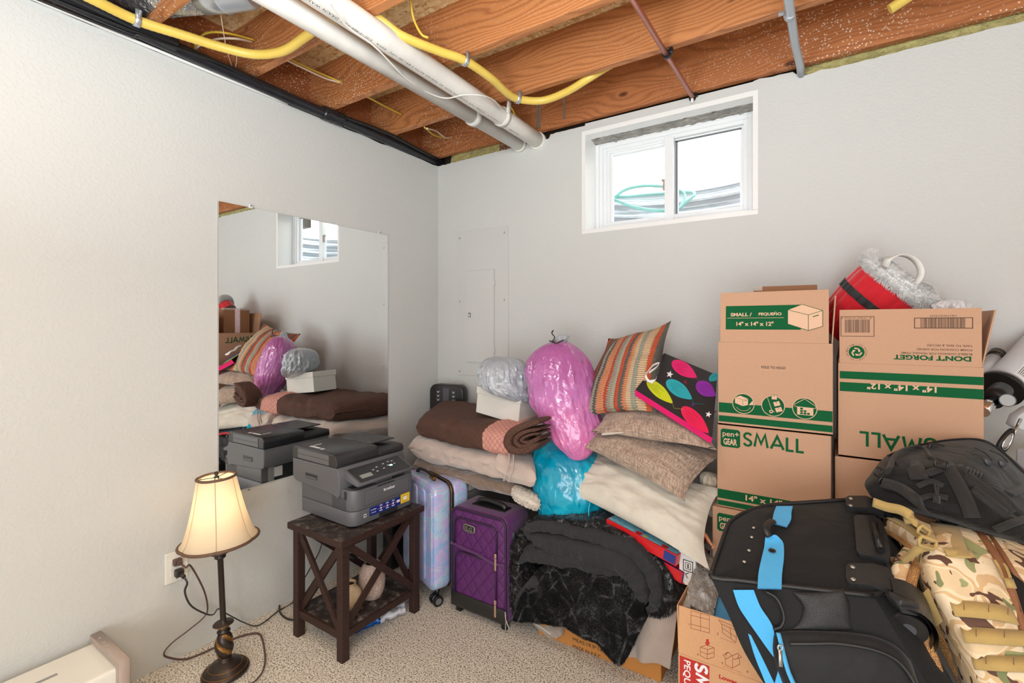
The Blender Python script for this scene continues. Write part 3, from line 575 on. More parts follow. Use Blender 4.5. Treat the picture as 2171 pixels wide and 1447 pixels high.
k = NT('glowing_bulb'); k.b.inputs['Emission Color'].default_value = (1, .86, .62, 1); k.b.inputs['Emission Strength'].default_value = 6; M['bulb'] = k.m
mb = MB('bulb', F=LX); mb.lathe([(0, .600), (.013, .603), (.015, .62), (.026, .648), (.029, .665), (.024, .684), (.011, .695), (0, .697)], n=24); bo = mb.build('light_bulb', tl)

pl = lamp('table_lamp_light', tuple(LX @ V(0, 0, .655)), 1.9, .045, (1.0, .86, .68))

# ================================================================== white appliance at the lower left
ta = thing('portable_heater', 'white boxy appliance with a taupe grab handle in the lower left corner', 'appliance', (.16, -1.98, 0))
mb = MB('plastic_w', 'grey_l', 'grey_m'); mb.box((.040, -2.30, .02), (.272, -1.848, .238), 0, .012, seg=3); mb.box((.135, -2.10, .2375), (.150, -1.975, .2385), 1, .0003); mb.box((.135, -2.04, .238), (.15, -2.03, .2392), 2)
for i in range(9): mb.box((.062 + .0 * i, -1.9 - .02 * i, .2376), (.24, -1.8995 - .02 * i, .2381), 0)
mb.build('body', ta)
mb = MB('taupe', 'grey_d', 'silver'); mb.prism([(.028, 0), (.292, 0), (.292, -.30), (.262, -.30), (.262, -.024), (.050, -.024), (.050, -.05), (.028, -.05)], -.018, .018, 0, frame((0, -1.845, .262), (1, 0, 0), (0, 0, 1)), .006); mb.box((.045, -1.852, .225), (.27, -1.838, .250), 0, .003)
for i in range(4): mb.box((.075 + i * .04, -1.852, .2615), (.085 + i * .04, -1.846, .263), 2)
mb.build('handle', ta)
for x in (.07, .24): mb = MB('grey_d'); mb.cyl(V(x, -1.9, 0), V(x, -1.9, .022), .012); mb.build('foot', ta)
# ================================================================== printer table
M['espresso'] = m_wood('espresso_wood', (34, 19, 15), (56, 33, 27)); k = NT('scuffed_espresso'); v_ = k.mapping(); n_ = k.ramp(k.noise(v_, 24, 6, .75), [(.42, lin((38, 29, 27))), (.54, lin((62, 54, 50))), (.64, lin((128, 120, 114)))]); k.col(n_); k.set(Roughness=.45); M['scuffed'] = k.m
TX0, TX1, TY0, TY1, TZ = .238, .605, -1.245, -.770, .500
tt = thing('end_table', 'dark espresso end table with X braces holding the printer', 'table', ((TX0 + TX1) / 2, (TY0 + TY1) / 2, 0))
mb = MB('espresso', 'scuffed'); mb.box((TX0, TY0, TZ - .028), (TX1, TY1, TZ - .001), 0, .003); mb.box((TX0 + .003, TY0 + .003, TZ - .0012), (TX1 - .003, TY1 - .003, TZ), 1); mb.build('tabletop', tt)
lx = (TX0 + .016, TX1 - .051); ly = (TY0 + .018, TY1 - .053); W_ = .036
for x in lx:
    for y in ly: MB('espresso').box((x, y, 0), (x + W_, y + W_, TZ - .028), 0, .002).build('leg', tt)
mb = MB('espresso', 'scuffed'); mb.box((lx[0] + .004, ly[0] + .004, .088), (lx[1] + W_ - .004, ly[1] + W_ - .004, .118), 0, .002); mb.box((lx[0] + .02, ly[0] + .02, .118), (lx[1] + .02, ly[1] + .02, .1192), 1); mb.build('shelf', tt)
for y in ly: MB('espresso').box((lx[0] + W_, y + .006, TZ - .045), (lx[1], y + W_ - .006, TZ - .028)).build('apron', tt)
for x in lx: MB('espresso').box((x + .006, ly[0] + W_, TZ - .045), (x + W_ - .006, ly[1], TZ - .028)).build('apron', tt)
def brace(a, b, thick, off):
    a = Vector(a); b = Vector(b); mb = MB('espresso'); sd = (b - a).cross(Vector(off)).normalized(); mb.strap([a, b], .028, thick, 0, sd, smooth=False); mb.build('cross_brace', tt)
za, zb = .118, TZ - .036
for y in ly:
    yy = y + W_ / 2; brace((lx[0] + W_ - .004, yy - .006, zb), (lx[1] + .004, yy - .006, za + .006), .013, (0, 1, 0)); brace((lx[0] + W_ - .004, yy + .007, za + .006), (lx[1] + .004, yy + .007, zb), .013, (0, 1, 0))
for x in lx:
    xx = x + W_ / 2; brace((xx + .007, ly[0] + W_ - .004, zb), (xx + .007, ly[1] + .004, za + .006), .013, (1, 0, 0)); brace((xx - .006, ly[0] + W_ - .004, za + .006), (xx - .006, ly[1] + .004, zb), .013, (1, 0, 0))
# ------------------------------------------------------------------ printer
PF = Matrix.Translation((.166, -1.140, TZ)) @ Matrix.Rotation(math.radians(-1.0), 4, 'Z') @ Matrix.Diagonal((1.03, 1.075, 1.0, 1))
tpn = thing('printer', 'grey and black multifunction laser printer standing on the end table', 'printer', (.36, -.96, TZ))
def rp(x0, y0, x1, y1, r0, r1, n=6):
    """outline with rounded front (x1) corners r1 and back corners r0"""
    pts = []
    for cx, cy, a0, r in ((x1 - r1, y1 - r1, 0, r1), (x0 + r0, y1 - r0, 90, r0), (x0 + r0, y0 + r0, 180, r0), (x1 - r1, y0 + r1, 270, r1)):
        for i in range(n + 1): a = math.radians(a0 + 90 * i / n); pts.append((cx + r * math.cos(a), cy + r * math.sin(a)))
    return pts
M['prn'] = plain('printer_grey', (98, 99, 104), .42, bump=(700, .0002)); M['prn_side'] = M['prn']; M['prn_blk'] = plain('printer_black', (44, 45, 49), .35, bump=(600, .0003)); M['lcd'] = plain('lcd_screen', (150, 156, 152), .2)
M['blue_lab'] = plain('blue_label', (22, 44, 132), .35); M['yel_lab'] = plain('yellow_label', (244, 204, 34), .4); M['lab_w'] = plain('label_white', (240, 240, 244), .4); M['lab_o'] = plain('label_orange', (232, 120, 60), .4)
k = NT('green_led'); k.b.inputs['Emission Color'].default_value = (.3, 1, .6, 1); k.b.inputs['Emission Strength'].default_value = 3; M['led'] = k.m
D_, W2 = .372, .340
mb = MB('prn', 'prn_blk', 'lab_w', F=PF)
mb.prism(rp(.012, .004, D_ - .002, W2, .006, .040), .006, .068, 0, bev=.002)         # tray level
mb.prism(rp(.012, .004, D_, W2, .006, .042), .0695, .158, 0, bev=.003)
SX = frame((0, 0, 0), (1, 0, 0), (0, 0, 1))                                            # near side: local x along depth, y up, faces -y
for i in range(9):
    for j in range(14):
        if (i > 4 and j > 8): continue
        x = .235 + i * .0105; z = .070 + j * .0062
        if z < .068 + .0: continue
        mb.box((x, .0030, z), (x + .0075, .0045, z + .0022), 1)
mb.box((.318, .0015, .118), (.332, .0045, .152), 1, .001); mb.box((.10, .0032, .118), (.104, .0042, .120), 1); mb.box((.10, .0032, .123), (.104, .0042, .125), 1)
mb.build('body', tpn)
mb = MB('prn', 'prn_blk', 'grey_d', F=PF)
mb.prism([(-.036, .245), (-.036, .168), (-.028, .150), (.0, .142), (.255, .128), (.290, .118), (.300, .135), (.300, .215), (.286, .245)], -.344, .006, 0, frame((0, -.003, 0), (1, 0, 0), (0, 0, 1)) @ Matrix.Translation((0, 0, 0)), .004)
mb.box((-.030, .001, .2115), (.285, .0, .2125), 1)
for i in (0,): mb.box((.062, -.0105, .170), (.150, -.004, .196), 1, .003); mb.box((.066, -.0115, .174), (.146, -.0100, .181), 0, .001)
mb.build('scanner_unit', tpn)
mb = MB('prn_blk', 'prn', 'lab_w', F=PF)
mb.prism([(-.034, .247), (.284, .247), (.288, .262), (.275, .296), (.262, .303), (-.020, .303), (-.034, .290)], -.205, .008, 0, frame((0, -.003, 0), (1, 0, 0), (0, 0, 1)), .004)
mb.prism([(-.034, .247), (.284, .247), (.288, .262), (.275, .280), (-.030, .280)], -.350, -.204, 0, frame((0, -.003, 0), (1, 0, 0), (0, 0, 1)), .003)
mb.prism([(.19, .303), (.24, .279), (.26, .279), (.26, .303)], 0, .002, 0, frame((0, -.003, 0), (1, 0, 0), (0, 0, 1)))
mb.box((.0, .205, .279), (.26, .225, .292), 0, .004)
mb.box((.02, .195, .300), (.24, .33, .306), 0, .002)
mb.box((.01, -.0128, .252), (.235, -.009, .272), 1, .001); mb.box((.01, -.0128, .2735), (.235, -.009, .296), 1, .001)
TXm = Matrix.Translation((0, 0, .3033)); up = PF
mb.rect(.05, .015, .12, .03, TXm, 2); mb.rect(.13, .012, .15, .03, TXm, 2); mb.rect(.05, .035, .058, .075, TXm, 2)
R3 = [(.13 + .026 * math.cos(a), .262 + .026 * math.sin(a), .3063) for a in [i * PI / 18 for i in range(36)]]; mb.tube(R3, .0005, 4, 1, True)
mb.build('document_feeder', tpn)
mb = MB('prn_blk', 'prn', 'lcd', 'led', 'lab_w', F=PF)
mb.prism([(.275, .200), (.372, .178), (.388, .178), (.388, .192), (.300, .232), (.275, .232)], -.300, -.004, 1, frame((0, .012, 0), (1, 0, 0), (0, 0, 1)), .004)
CX_ = frame((.345, .02, .2135), (0, 1, 0), (-1, 0, .455)); mb.rect(-.012 + .02, -.048, .272, .046, CX_, 0, .0030); mb.rect(.028, -.03, .085, -.006, CX_, 2, .0036)
for i, (a, b) in enumerate([(.10, .0), (.112, -.015), (.125, .01), (.15, -.01), (.165, .018), (.18, .0), (.195, .022), (.215, .02), (.215, .0)]): mb.rect(a, b, a + .010, b + .004, CX_, 4, .0036)
mb.rect(.19, -.006, .205, .002, CX_, 3, .0038)
mb.build('control_panel', tpn)
mb = MB('prn_blk', F=PF); mb.box((.05, .03, .150), (.335, .32, .1595), 0); mb.box((.02, .01, .155), (.285, .33, .235), 0); mb.build('paper_outlet', tpn)
mb = MB('prn', 'prn_blk', F=PF); mb.box((.225, .12, .158), (.35, .225, .1625), 0, .002); mb.box((.33, .13, .1585), (.36, .215, .165), 0, .002)
for y in (.075, .255): mb.box((.315, y, .158), (.345, y + .012, .171), 0, .003)
mb.build('output_tray', tpn)
FXm = frame((D_ + .0002, 0, 0), (0, 1, 0), (0, 0, 1))
mb = MB('prn', 'prn_blk', 'lab_w', F=PF); mb.line([(.06, .082), (.06, .146), (.30, .146), (.30, .082)], .0012, FXm, 1, .0002, True); mb.box((D_ - .001, .125, .148), (D_ + .0015, .215, .1525), 1, .0005)
mb.text('brother', FXm @ Matrix.Translation((.158, .118, 0)), .013, 2, .062, bold=.025); mb.build('front_cover', tpn)
mb = MB('blue_lab', 'yel_lab', 'lab_w', 'lab_o', F=PF); mb.rect(.085, .030, .262, .066, FXm, 0, .0016); mb.rect(.250, .030, .302, .072, FXm, 1, .002)
mb.text('brother', FXm @ Matrix.Translation((.090, .052, .0018)), .006, 2, .028, bold=.02); mb.text('at your side', FXm @ Matrix.Translation((.092, .040, .0018)), .005, 2, .024, bold=.02)
mb.line([(.125, .048), (.245, .048)], .0016, FXm, 3, .0019)
for x in (.142, .176, .208): mb.disc(x, .048, .0045, FXm, 2, .0021, 18); mb.rect(x - .008, .058, x + .008, .060, FXm, 2, .0019); mb.rect(x - .006, .0615, x + .006, .063, FXm, 2, .0019); mb.rect(x - .008, .036, x + .008, .0395, FXm, 2, .0019)
mb.rect(.228, .043, .246, .054, FXm, 2, .0019); mb.line([(.262, .062), (.29, .062)], .0012, FXm, 0, .0024); mb.line([(.264, .038), (.29, .038)], .0012, FXm, 0, .0024)
mb.rect(.266, .043, .286, .059, FXm, 2, .0022); mb.build('sticker', tpn)
mb = MB('prn_blk', 'lab_w', F=PF); mb.box((D_ - .006, .135, .008), (D_ + .0012, .235, .030), 0, .003); mb.build('paper_tray', tpn); mb = MB('lab_w', 'prn_blk', F=PF); mb.rect(.055, .034, .068, .048, FXm, 0, .0010); mb.rect(.058, .037, .065, .045, FXm, 1, .0012); mb.build('paper_mark', tpn)
# back connectors (seen in the mirror)
BXm = frame((.0115, W2, 0), (0, -1, 0), (0, 0, 1)); mb = MB('prn_blk', 'lab_w', 'grey_l', F=PF); mb.box((.004, .07, .02), (.012, .33, .15), 0, .002); mb.box((.001, .035, .03), (.012, .062, .145), 2, .002); mb.rect(.215, .085, .262, .135, frame((.0035, W2 - .02, 0), (0, -1, 0), (0, 0, 1)), 1); mb.build('back_cover', tpn)
# ------------------------------------------------------------------ vases on the table shelf
SZ = .1195
c = oz(741, 1288, SZ); M['clay'] = plain('cream_clay', (214, 190, 156), .8, bump=(60, .002), var=9); M['pinkclay'] = plain('speckled_pink_clay', (190, 168, 158), .85, bump=(90, .004), var=120)
tv = thing('vase', 'small round cream clay vase behind the front table leg', 'vase', tuple(c), group=None)
MB('clay').lathe([(0, 0), (.026, 0), (.036, .008), (.049, .030), (.053, .052), (.048, .074), (.034, .092), (.026, .100), (.024, .108), (.030, .113), (.026, .114), (.021, .108), (.023, .098), (.02, .09), (0, .085)], tuple(c), 40).build('vessel', tv)
MB('dark_gap').lathe([(0, .001), (.020, .0)], tuple(c + V(0, 0, .104)), 24).build('mouth_shade', tv)  # dark disc across the mouth stands in for shade inside the vase
c = oz(789, 1264, SZ); tv = thing('vase', 'taller speckled pinkish clay vase with a cable in its mouth on the table shelf', 'vase', tuple(c))
MB('pinkclay').lathe([(0, 0), (.034, 0), (.044, .006), (.056, .04), (.060, .08), (.056, .12), (.044, .145), (.036, .152), (.034, .158), (.030, .158), (.030, .150), (0, .13)], tuple(c), 44).build('vessel', tv)
MB('dark_gap').lathe([(0, .001), (.029, .0)], tuple(c + V(0, 0, .150)), 24).build('mouth_shade', tv)  # shaded inside of the neck drawn as a dark disc
q = [c + V(.005, 0, .15), c + V(-.01, -.02, .185), c + V(-.03, -.04, .195), c + V(-.06, -.05, .185)]
mb = MB('black', 'lab_w'); mb.tube(spline(q, 6), .003, 8); mb.box(tuple(q[-1] - V(.035, .012, .006)), tuple(q[-1] + V(.002, .012, .008)), 0, .003); mb.box(tuple(q[-1] - V(.05, .006, .003)), tuple(q[-1] - V(.034, -.006, -.003)), 1, .001); tag(mb.build('charging_cable', loc=tuple(q[0])), 'black cable with a white plug tip sticking out of the speckled vase', 'cable')
# crumpled wrapper under the table
M['blue_film'] = plain('blue_film', (30, 104, 196), .35, coat=.3); M['white_film'] = plain('white_film', (226, 228, 236), .35, coat=.3)
a_, b_, c__, d_ = oz(752, 1340, .004), oz(800, 1338, .004), oz(862, 1292, .004), oz(850, 1268, .02)
def wrap(u, v):
    p = (V(.42, -.90, .004)).lerp(V(.70, -.985, .004), u) if 0 else None
    return p
mb = MB('blue_film', 'white_film'); P0, P1, P2, P3 = oz(750, 1345, .01), oz(862, 1300, .01), oz(700, 1310, .01), oz(850, 1262, .01)
def wr(u, v):
    p = P0.lerp(P1, u).lerp(P2.lerp(P3, u), v); h = .012 + .018 * (nz((u * 5, v * 4, 1), 1) + .5) * math.sin(PI * min(1, .1 + v)) + .006 * nz((u * 14, v * 9, 2), 1); return p + V(.012 * nz((u * 9, v * 4, 5), 1), .012 * nz((u * 9, v * 4, 9), 1) * (1 - v), max(.002, h) + (0 if v > .08 else -.009))
mb.grid(wr, 60, 30, 0, mfn=lambda u, v: 0 if u < .48 + .06 * math.sin(v * 9) else 1)
tag(mb.fix().build('plastic_wrapper', loc=tuple(P0.lerp(P3, .5))), 'crumpled blue and white plastic wrapper on the carpet under the end table', 'wrapper')
# ================================================================== items behind the table
ttt = thing('storage_tote', 'pale grey plastic storage tote under the folded blankets, seen through the table legs', 'tote', (.35, -.30, 0))
mb = MB('grey_l'); mb.box((.34, -.50, 0), (.66, -.10, .50), 0, .02, seg=3); mb.build('bin', ttt); mb = MB('plastic_w'); mb.box((.33, -.51, .50), (.67, -.09, .54), 0, .012); mb.build('lid', ttt)
mb = MB('black'); mb.box((.12, -.60, 0), (.20, -.49, .42), 0, .01); tag(mb.build('black_case', loc=(.16, -.55, 0)), 'narrow black case on the carpet behind the end table', 'case')
tb_ = thing('black_device', 'black device with a rounded top and white button markings in the far corner', 'device', (.17, -.12, 0))
DF = frame((.205, -.155, 0), (.98, .19, 0), (0, 0, 1)); mb = MB('black', F=DF); pts = [(-.12, 0), (.12, 0), (.12, .90)] + [(.12 - .045 + .045 * math.cos(a), .90 + .045 * math.sin(a) + .0) for a in [i * PI / 12 for i in range(1, 7)]] + [(-.12 + .045 + .045 * math.cos(a), .90 + .045 * math.sin(a)) for a in [PI / 2 + i * PI / 12 for i in range(7)]]
mb.prism([(x, y * 1.045) for x, y in pts], -.07, 0, 0, bev=.006); mb.build('body', tb_)
mb = MB('lab_w', 'grey_d', F=DF)
I_ = Matrix.Identity(4)
for i in range(3):
    for sx in (-.062, .048): mb.rect(sx, .885 + i * .025, sx + .010, .889 + i * .025, I_, 0, .001); mb.rect(sx - .006, .893 + i * .025, sx + .018, .8945 + i * .025, I_, 0, .001)
mb.rect(-.022, .87, .022, .965, I_, 1, .001); mb.build('buttons', tb_)
# ================================================================== suitcases
def diamonds(name, base, dark, k_=22, ax=('X', 'Z'), sy=.8, dist=.004, rough=.5, dots=False):
    k = NT(name); s = k.sep(k.mapping()); x, z = s[ax[0]], s[ax[1][0]]
    if len(ax[1]) == 2: z = k.math('ADD', z, s[ax[1][1]])
    z = k.math('MULTIPLY', z, sy)
    a = k.math('PINGPONG', k.math('MULTIPLY', k.math('ADD', x, z), k_), .5); b = k.math('PINGPONG', k.math('MULTIPLY', k.math('SUBTRACT', x, z), k_), .5)
    m = k.math('MINIMUM', a, b); h = k.math('POWER', m, .5); f = k.ramp(m, [(0, (1, 1, 1)), (.06, (0, 0, 0))])
    k.col(k.mix(f, k.mix(k.noise(k.mapping(), 14, 3), lin(base), lin(tuple(c * .86 for c in base))), lin(dark))); k.set(Roughness=rough); k.bump(h, dist, .9); return k.m
M['pquilt'] = diamonds('purple_quilting', (98, 40, 108), (58, 20, 66), 17); M['purple'] = plain('purple_fabric', (88, 34, 98), .5, bump=(900, .0004), sheen=.3); M['ppipe'] = plain('dark_purple_piping', (52, 32, 60), .5); M['blk_leather'] = plain('black_vinyl', (36, 36, 34), .4, bump=(200, .0004))
SX0, SX1, SY0, SY1, SH = .712, 1.033, -.705, -.515, .502
tsu = thing('purple_suitcase', 'purple quilted soft suitcase standing upright between the pastel case and black blanket', 'suitcase', ((SX0 + SX1) / 2, -.61, 0))
def rrect(x0, z0, x1, z1, r, n=7, lo=None):
    rl = r if lo is None else lo; pts = []
    for cx, cz, a0, q in ((x1 - r, z1 - r, 0, r), (x0 + r, z1 - r, 90, r), (x0 + rl, z0 + rl, 180, rl), (x1 - rl, z0 + rl, 270, rl)):
        for i in range(n + 1): a = math.radians(a0 + 90 * i / n); pts.append((cx + q * math.cos(a), cz + q * math.sin(a)))
    return pts
FY = lambda y: frame((0, y, 0), (1, 0, 0), (0, 0, 1))
mb = MB('purple'); mb.prism(rrect(SX0, .035, SX1, SH, .035, lo=.015), -(SY1), -(SY0 + .012), 0, FY(0), .008); mb.build('shell', tsu)
mb = MB('pquilt', 'blk_leather'); n_ = 24
def front(u, v):
    x = SX0 + .012 + (SX1 - SX0 - .024) * u; z = .10 + (SH - .013 - .10) * v; e = min(u, 1 - u, (1 - v) * 1.4) * 9; return (x, SY0 - .012 * min(1, e) ** .5 + .012, z)
mb.grid(front, 60, 80)
mb.grid(lambda u, v: (SX0 + .006 + (SX1 - SX0 - .012) * u, SY0 - .004 - .008 * math.sin(PI * v) ** .5 * min(1, min(u, 1 - u) * 12) ** .5, .036 + .066 * v + .01 * 0), 20, 10, 1)
mb.build('quilted_front', tsu)
def piping(poly, y, r=.004, mat='ppipe', closed=False, name='piping'):
    m_ = MB(mat); m_.tube([V(x, y, z) for x, z in poly], r, 8, 0, closed); m_.build(name, tsu)
piping(rrect(SX0 + .006, .038, SX1 - .006, SH - .006, .034, lo=.012), SY0 + .004, .005, closed=True)
up_ = [(SX0 + .026, .335), (SX0 + .024, .42)] + rrect(SX0 + .024, .33, SX1 - .050, SH - .040, .035)[8:16][::-1][0:0]
def arch(x0, x1, z0, z1, r, n=8): return [(x0, z0)] + [(x0 + r - r * math.cos(i * PI / 2 / n), z1 - r + r * math.sin(i * PI / 2 / n)) for i in range(n + 1)] + [(x1 - r + r * math.sin(i * PI / 2 / n), z1 - r + r * math.cos(i * PI / 2 / n)) for i in range(n + 1)] + [(x1, z0)]
piping(arch(SX0 + .026, SX1 - .050, .318, SH - .045, .035), SY0 - .004, .0042, name='pocket_zipper'); piping(arch(SX0 + .030, SX1 - .052, .100, .300, .045), SY0 - .006, .0045, name='pocket_zipper')
mb = MB('purple'); mb.tube(spline([V(SX0 + .008, SY0 - .004, .328), V(SX0 + .08, SY0 - .006, .322), V(SX0 + .17, SY0 - .006, .312), V(SX0 + .25, SY0 - .006, .296), V(SX1 - .008, SY0 - .004, .300)], 8), .006, 8); mb.build('piping', tsu)
mb = MB('silver', 'blk_leather'); BX = frame((SX0 + .085, SY0 - .0065, .405), (1, 0, -.06), (0, 0, 1)); mb.prism([(0, .006), (.012, 0), (.050, 0), (.068, .006), (.068, .030), (.056, .036), (.012, .036), (0, .030)], 0, .004, 0, BX, .001); mb.rect(.008, .006, .060, .030, BX, 1, .0042); mb.text('JLG', BX @ Matrix.Translation((.012, .009, .0045)), .018, 0, .044, bold=.03, d=.0006); mb.build('badge', tsu)
for (x, z, l) in ((SX1 - .051, .335, .055), (SX1 - .052, .128, .055)):
    mb = MB('rose_gold'); mb.box((x - .006, SY0 - .014, z - .012), (x + .006, SY0 - .008, z + .008), 0, .002); mb.box((x - .0055, SY0 - .014, z - .012 - l), (x + .0055, SY0 - .010, z - .014), 0, .002); mb.build('zipper_pull', tsu)
for k_ in range(2): mb = MB('silver'); x = SX1 - .006 + .0 * k_; mb.tube(spline([V(SX1 - .002, SY0 - .006, .10), V(SX1 + .004, SY0 - .01, .07), V(SX1 + .003 + .02 * k_, SY0 - .01, .035), V(SX1 + .002 + .02 * k_, SY0 - .012, .012 + .02 * k_)], 5), .0028, 8); mb.build('zipper_pull', tsu)
mb = MB('black'); hz = SH; mb.box((SX0 + .075, -.64, hz - .004), (SX1 - .055, -.575, hz + .004), 0, .003); mb.tube(spline([V(SX0 + .085, -.607, hz + .004), V(SX0 + .11, -.607, hz + .020), V(.872, -.607, hz + .026), V(SX1 - .09, -.607, hz + .018), V(SX1 - .07, -.607, hz + .004)], 8), .012, 10, flat=.5); mb.build('top_handle', tsu)
for z in (.41, .20):
    mb = MB('grey_d'); mb.lathe([(0, .006), (.010, .005), (.014, 0)], X=frame((SX1 + .0005, -.645, z), (0, 1, 0), (0, 0, 1)) @ Matrix.Diagonal((1, 1.6, 1, 1)), n=24); mb.build('side_stud', tsu)
for z in (.44, .16): mb = MB('black'); mb.box((SX0 - .010, -.66, z - .018), (SX0 + .002, -.60, z + .018), 0, .003); mb.build('side_foot', tsu)
for x in (SX0 + .04, SX1 - .04): mb = MB('black'); mb.cyl(V(x - .012, -.53, .022), V(x + .012, -.53, .022), .022); mb.build('wheel', tsu)
for x in (SX0 + .02, SX1 - .04): mb = MB('black'); mb.box((x, -.69, 0), (x + .03, -.665, .037), 0, .004); mb.build('foot', tsu)
# pastel hard shell
k = NT('pastel_hologram_shell'); v_ = k.mapping(); n1 = k.noise(v_, 6, 4, .6, 2.5)
k.col(k.ramp(n1, [(.25, lin((126, 178, 222))), (.40, lin((158, 186, 232))), (.48, lin((196, 176, 226))), (.54, lin((178, 206, 226))), (.60, lin((150, 190, 230))), (.68, lin((206, 190, 220))), (.78, lin((112, 160, 206)))])); k.set(Roughness=.18); k.b.inputs['Coat Weight'].default_value = .6; k.bump(k.noise(v_, 9, 2, .4, 1), .003, .3); M['holo'] = k.m
HF = frame((.655, -.765, 0), (-.945, .327, 0), (0, 0, 1))     # x' runs left from the near right corner, z' towards the camera
HF = Matrix.Translation((.300, -.625, 0)) @ Matrix.Rotation(math.radians(-20), 4, 'Z') @ Matrix.Diagonal((1, 1, .945, 1))
th = thing('pastel_suitcase', 'pastel blue and pink hard shell suitcase behind the end table', 'suitcase', (.48, -.63, 0))
def shell(u, v, w_=.360, d_=.105, z0=.075, z1=.618, front=1):
    a = v * 2 * PI; return None
mb = MB('holo', F=HF)
for sgn, y0, y1 in ((1, 0, .098), (-1, .104, .200)):
    mb.prism(rrect(0, .075, .370, .622, .055, 10), -y1, -y0, 0, frame((0, 0, 0), (1, 0, 0), (0, 0, 1)), .022)
for i, x in enumerate((.05, .14, .23, .305)):
    mb.prism(rrect(x, .11, x + .055, .585, .024, 6), -.005, .008, 0, frame((0, 0, 0), (1, 0, 0), (0, 0, 1)), .006)
mb.build('shell', th)
mb = MB('black', 'gold', F=HF); pl_ = rrect(.002, .077, .368, .620, .054, 10); mb.tube([(x, .101, z) for x, z in pl_], .008, 8, 0, True); mb.tube([(.185 + (x - .185) * 1.018, .096, .348 + (z - .348) * 1.012) for x, z in pl_], .0025, 6, 1, True); mb.tube([(.185 + (x - .185) * 1.018, .106, .348 + (z - .348) * 1.012) for x, z in pl_], .0025, 6, 1, True); mb.build('zipper', th)
mb = MB('black', 'gold', F=HF); mb.tube(spline([V(.09, .05, .62), V(.11, .05, .642), V(.18, .05, .650), V(.26, .05, .642), V(.28, .05, .62)], 6), .010, 10, flat=.7); mb.box((.24, .04, .628), (.285, .06, .640), 1, .003); mb.build('top_handle', th)
mb = MB('black', 'grey_d', F=HF); mb.box((.02, -.035, .50), (.10, -.005, .60), 0, .012); mb.build('side_grip', th)
for x, y in ((.04, .04), (.33, .04), (.04, .165), (.33, .165)):
    mb = MB('black', 'grey_m', F=HF); mb.cyl((x, y, .085), (x, y, .045), .014, .008); 
    for dx in (-.018, .018): mb.cyl((x + dx - .007, y - .006, .026), (x + dx + .007, y - .006, .026), .026, mi=0); mb.cyl((x + dx - .0075, y - .006, .026), (x + dx + .0075, y - .006, .026), .016, mi=1)
    mb.build('wheel', th)
# ================================================================== soft goods helpers
def pillow(mb, c, T, n, pinch=.10, seed=0, nn=44, wr=.006, back=.5, sag=0):
    """c = four corner points (left, right, right-top, left-top); n = facing direction; T = half thickness in front"""
    c = [Vector(p) for p in c]; n = Vector(n).normalized()
    def f(side):
        def g(u, v):
            s, t = u * 2 - 1, v * 2 - 1; s2 = s * (1 - pinch * (1 - t * t)); t2 = t * (1 - pinch * (1 - s * s)); a, b = (s2 + 1) / 2, (t2 + 1) / 2
            ce = 1 + .09 * (s * s * t * t) ** 2; a = .5 + (a - .5) * ce; b = .5 + (b - .5) * ce; p = c[0].lerp(c[1], a).lerp(c[3].lerp(c[2], a), b); h = (max(0, (1 - abs(s) ** 2.6) * (1 - abs(t) ** 2.6))) ** (.46 + .8 * (s * t) ** 2)
            ed = (1 - h); q = (s * 3 + seed, t * 3, seed * 1.7); w_ = wr * h ** .3 * (nz(q, 1.1) * 1.6 + .8 * nz(q, 3.2) * (ed + .2))
            cr = max(abs(s), abs(t)); w_ += wr * 1.2 * math.sin((math.atan2(t, s)) * 22 + 3 * nz(q, .8)) * max(0, cr - .45) * h
            return p + n * ((T if side > 0 else -T * back) * h + (w_ if side > 0 else 0)) - V(0, 0, sag * (1 - s * s) * .5)
        return g
    mb.grid(f(1), nn, nn); mb.grid(f(-1), nn, nn); bmesh.ops.remove_doubles(mb.bm, verts=mb.bm.verts[:], dist=.0005); return mb.fix()
def blob(mb, rows, df=.8, seed=0, amp=.05, nu=90, nv=96, freq=3.0, fold=.03, mi=0, push=None):
    """rows = (py, x_left, x_right, Z): outline read row by row, turned into a closed rounded body"""
    C_ = [od((a + b) / 2, y, Z) for y, a, b, Z in rows]; H = [(b - a) / 2 / FPX * Z for y, a, b, Z in rows]
    S = spline([Vector((*c, )) for c in C_], 10); S2 = spline([V(h, 0, 0) for h in H], 10); m = len(S) - 1
    def g(u, v):
        i = min(m - 1, int(u * m)); t = u * m - i; c = S[i].lerp(S[i + 1], t); h = max(.0, S2[i].x + (S2[i + 1].x - S2[i].x) * t); a = v * 2 * PI
        d = RGT * math.cos(a) + FWD * (df * math.sin(a)); q = c * 3 + d * 2; rr = 1 + amp * nz(q, freq, seed) * 1.5 - fold * (1 - abs(nz(q, freq * 1.6, seed + 3)) * 2.4) * .8 + fold * .5 * nz(q, freq * 4, seed + 5)
        rr += fold * .8 * math.sin(a * 9 + 4 * nz(c, 3, seed)) * (.3 + (1 - min(1, h / (max(H) + 1e-6))))
        if u <= 0 or u >= 1: h = 0
        return c + d * h * rr + V(0, 0, 0)
    mb.grid(g, nu, nv, mi, False, True); bmesh.ops.remove_doubles(mb.bm, verts=mb.bm.verts[:], dist=.0004); return mb.fix()
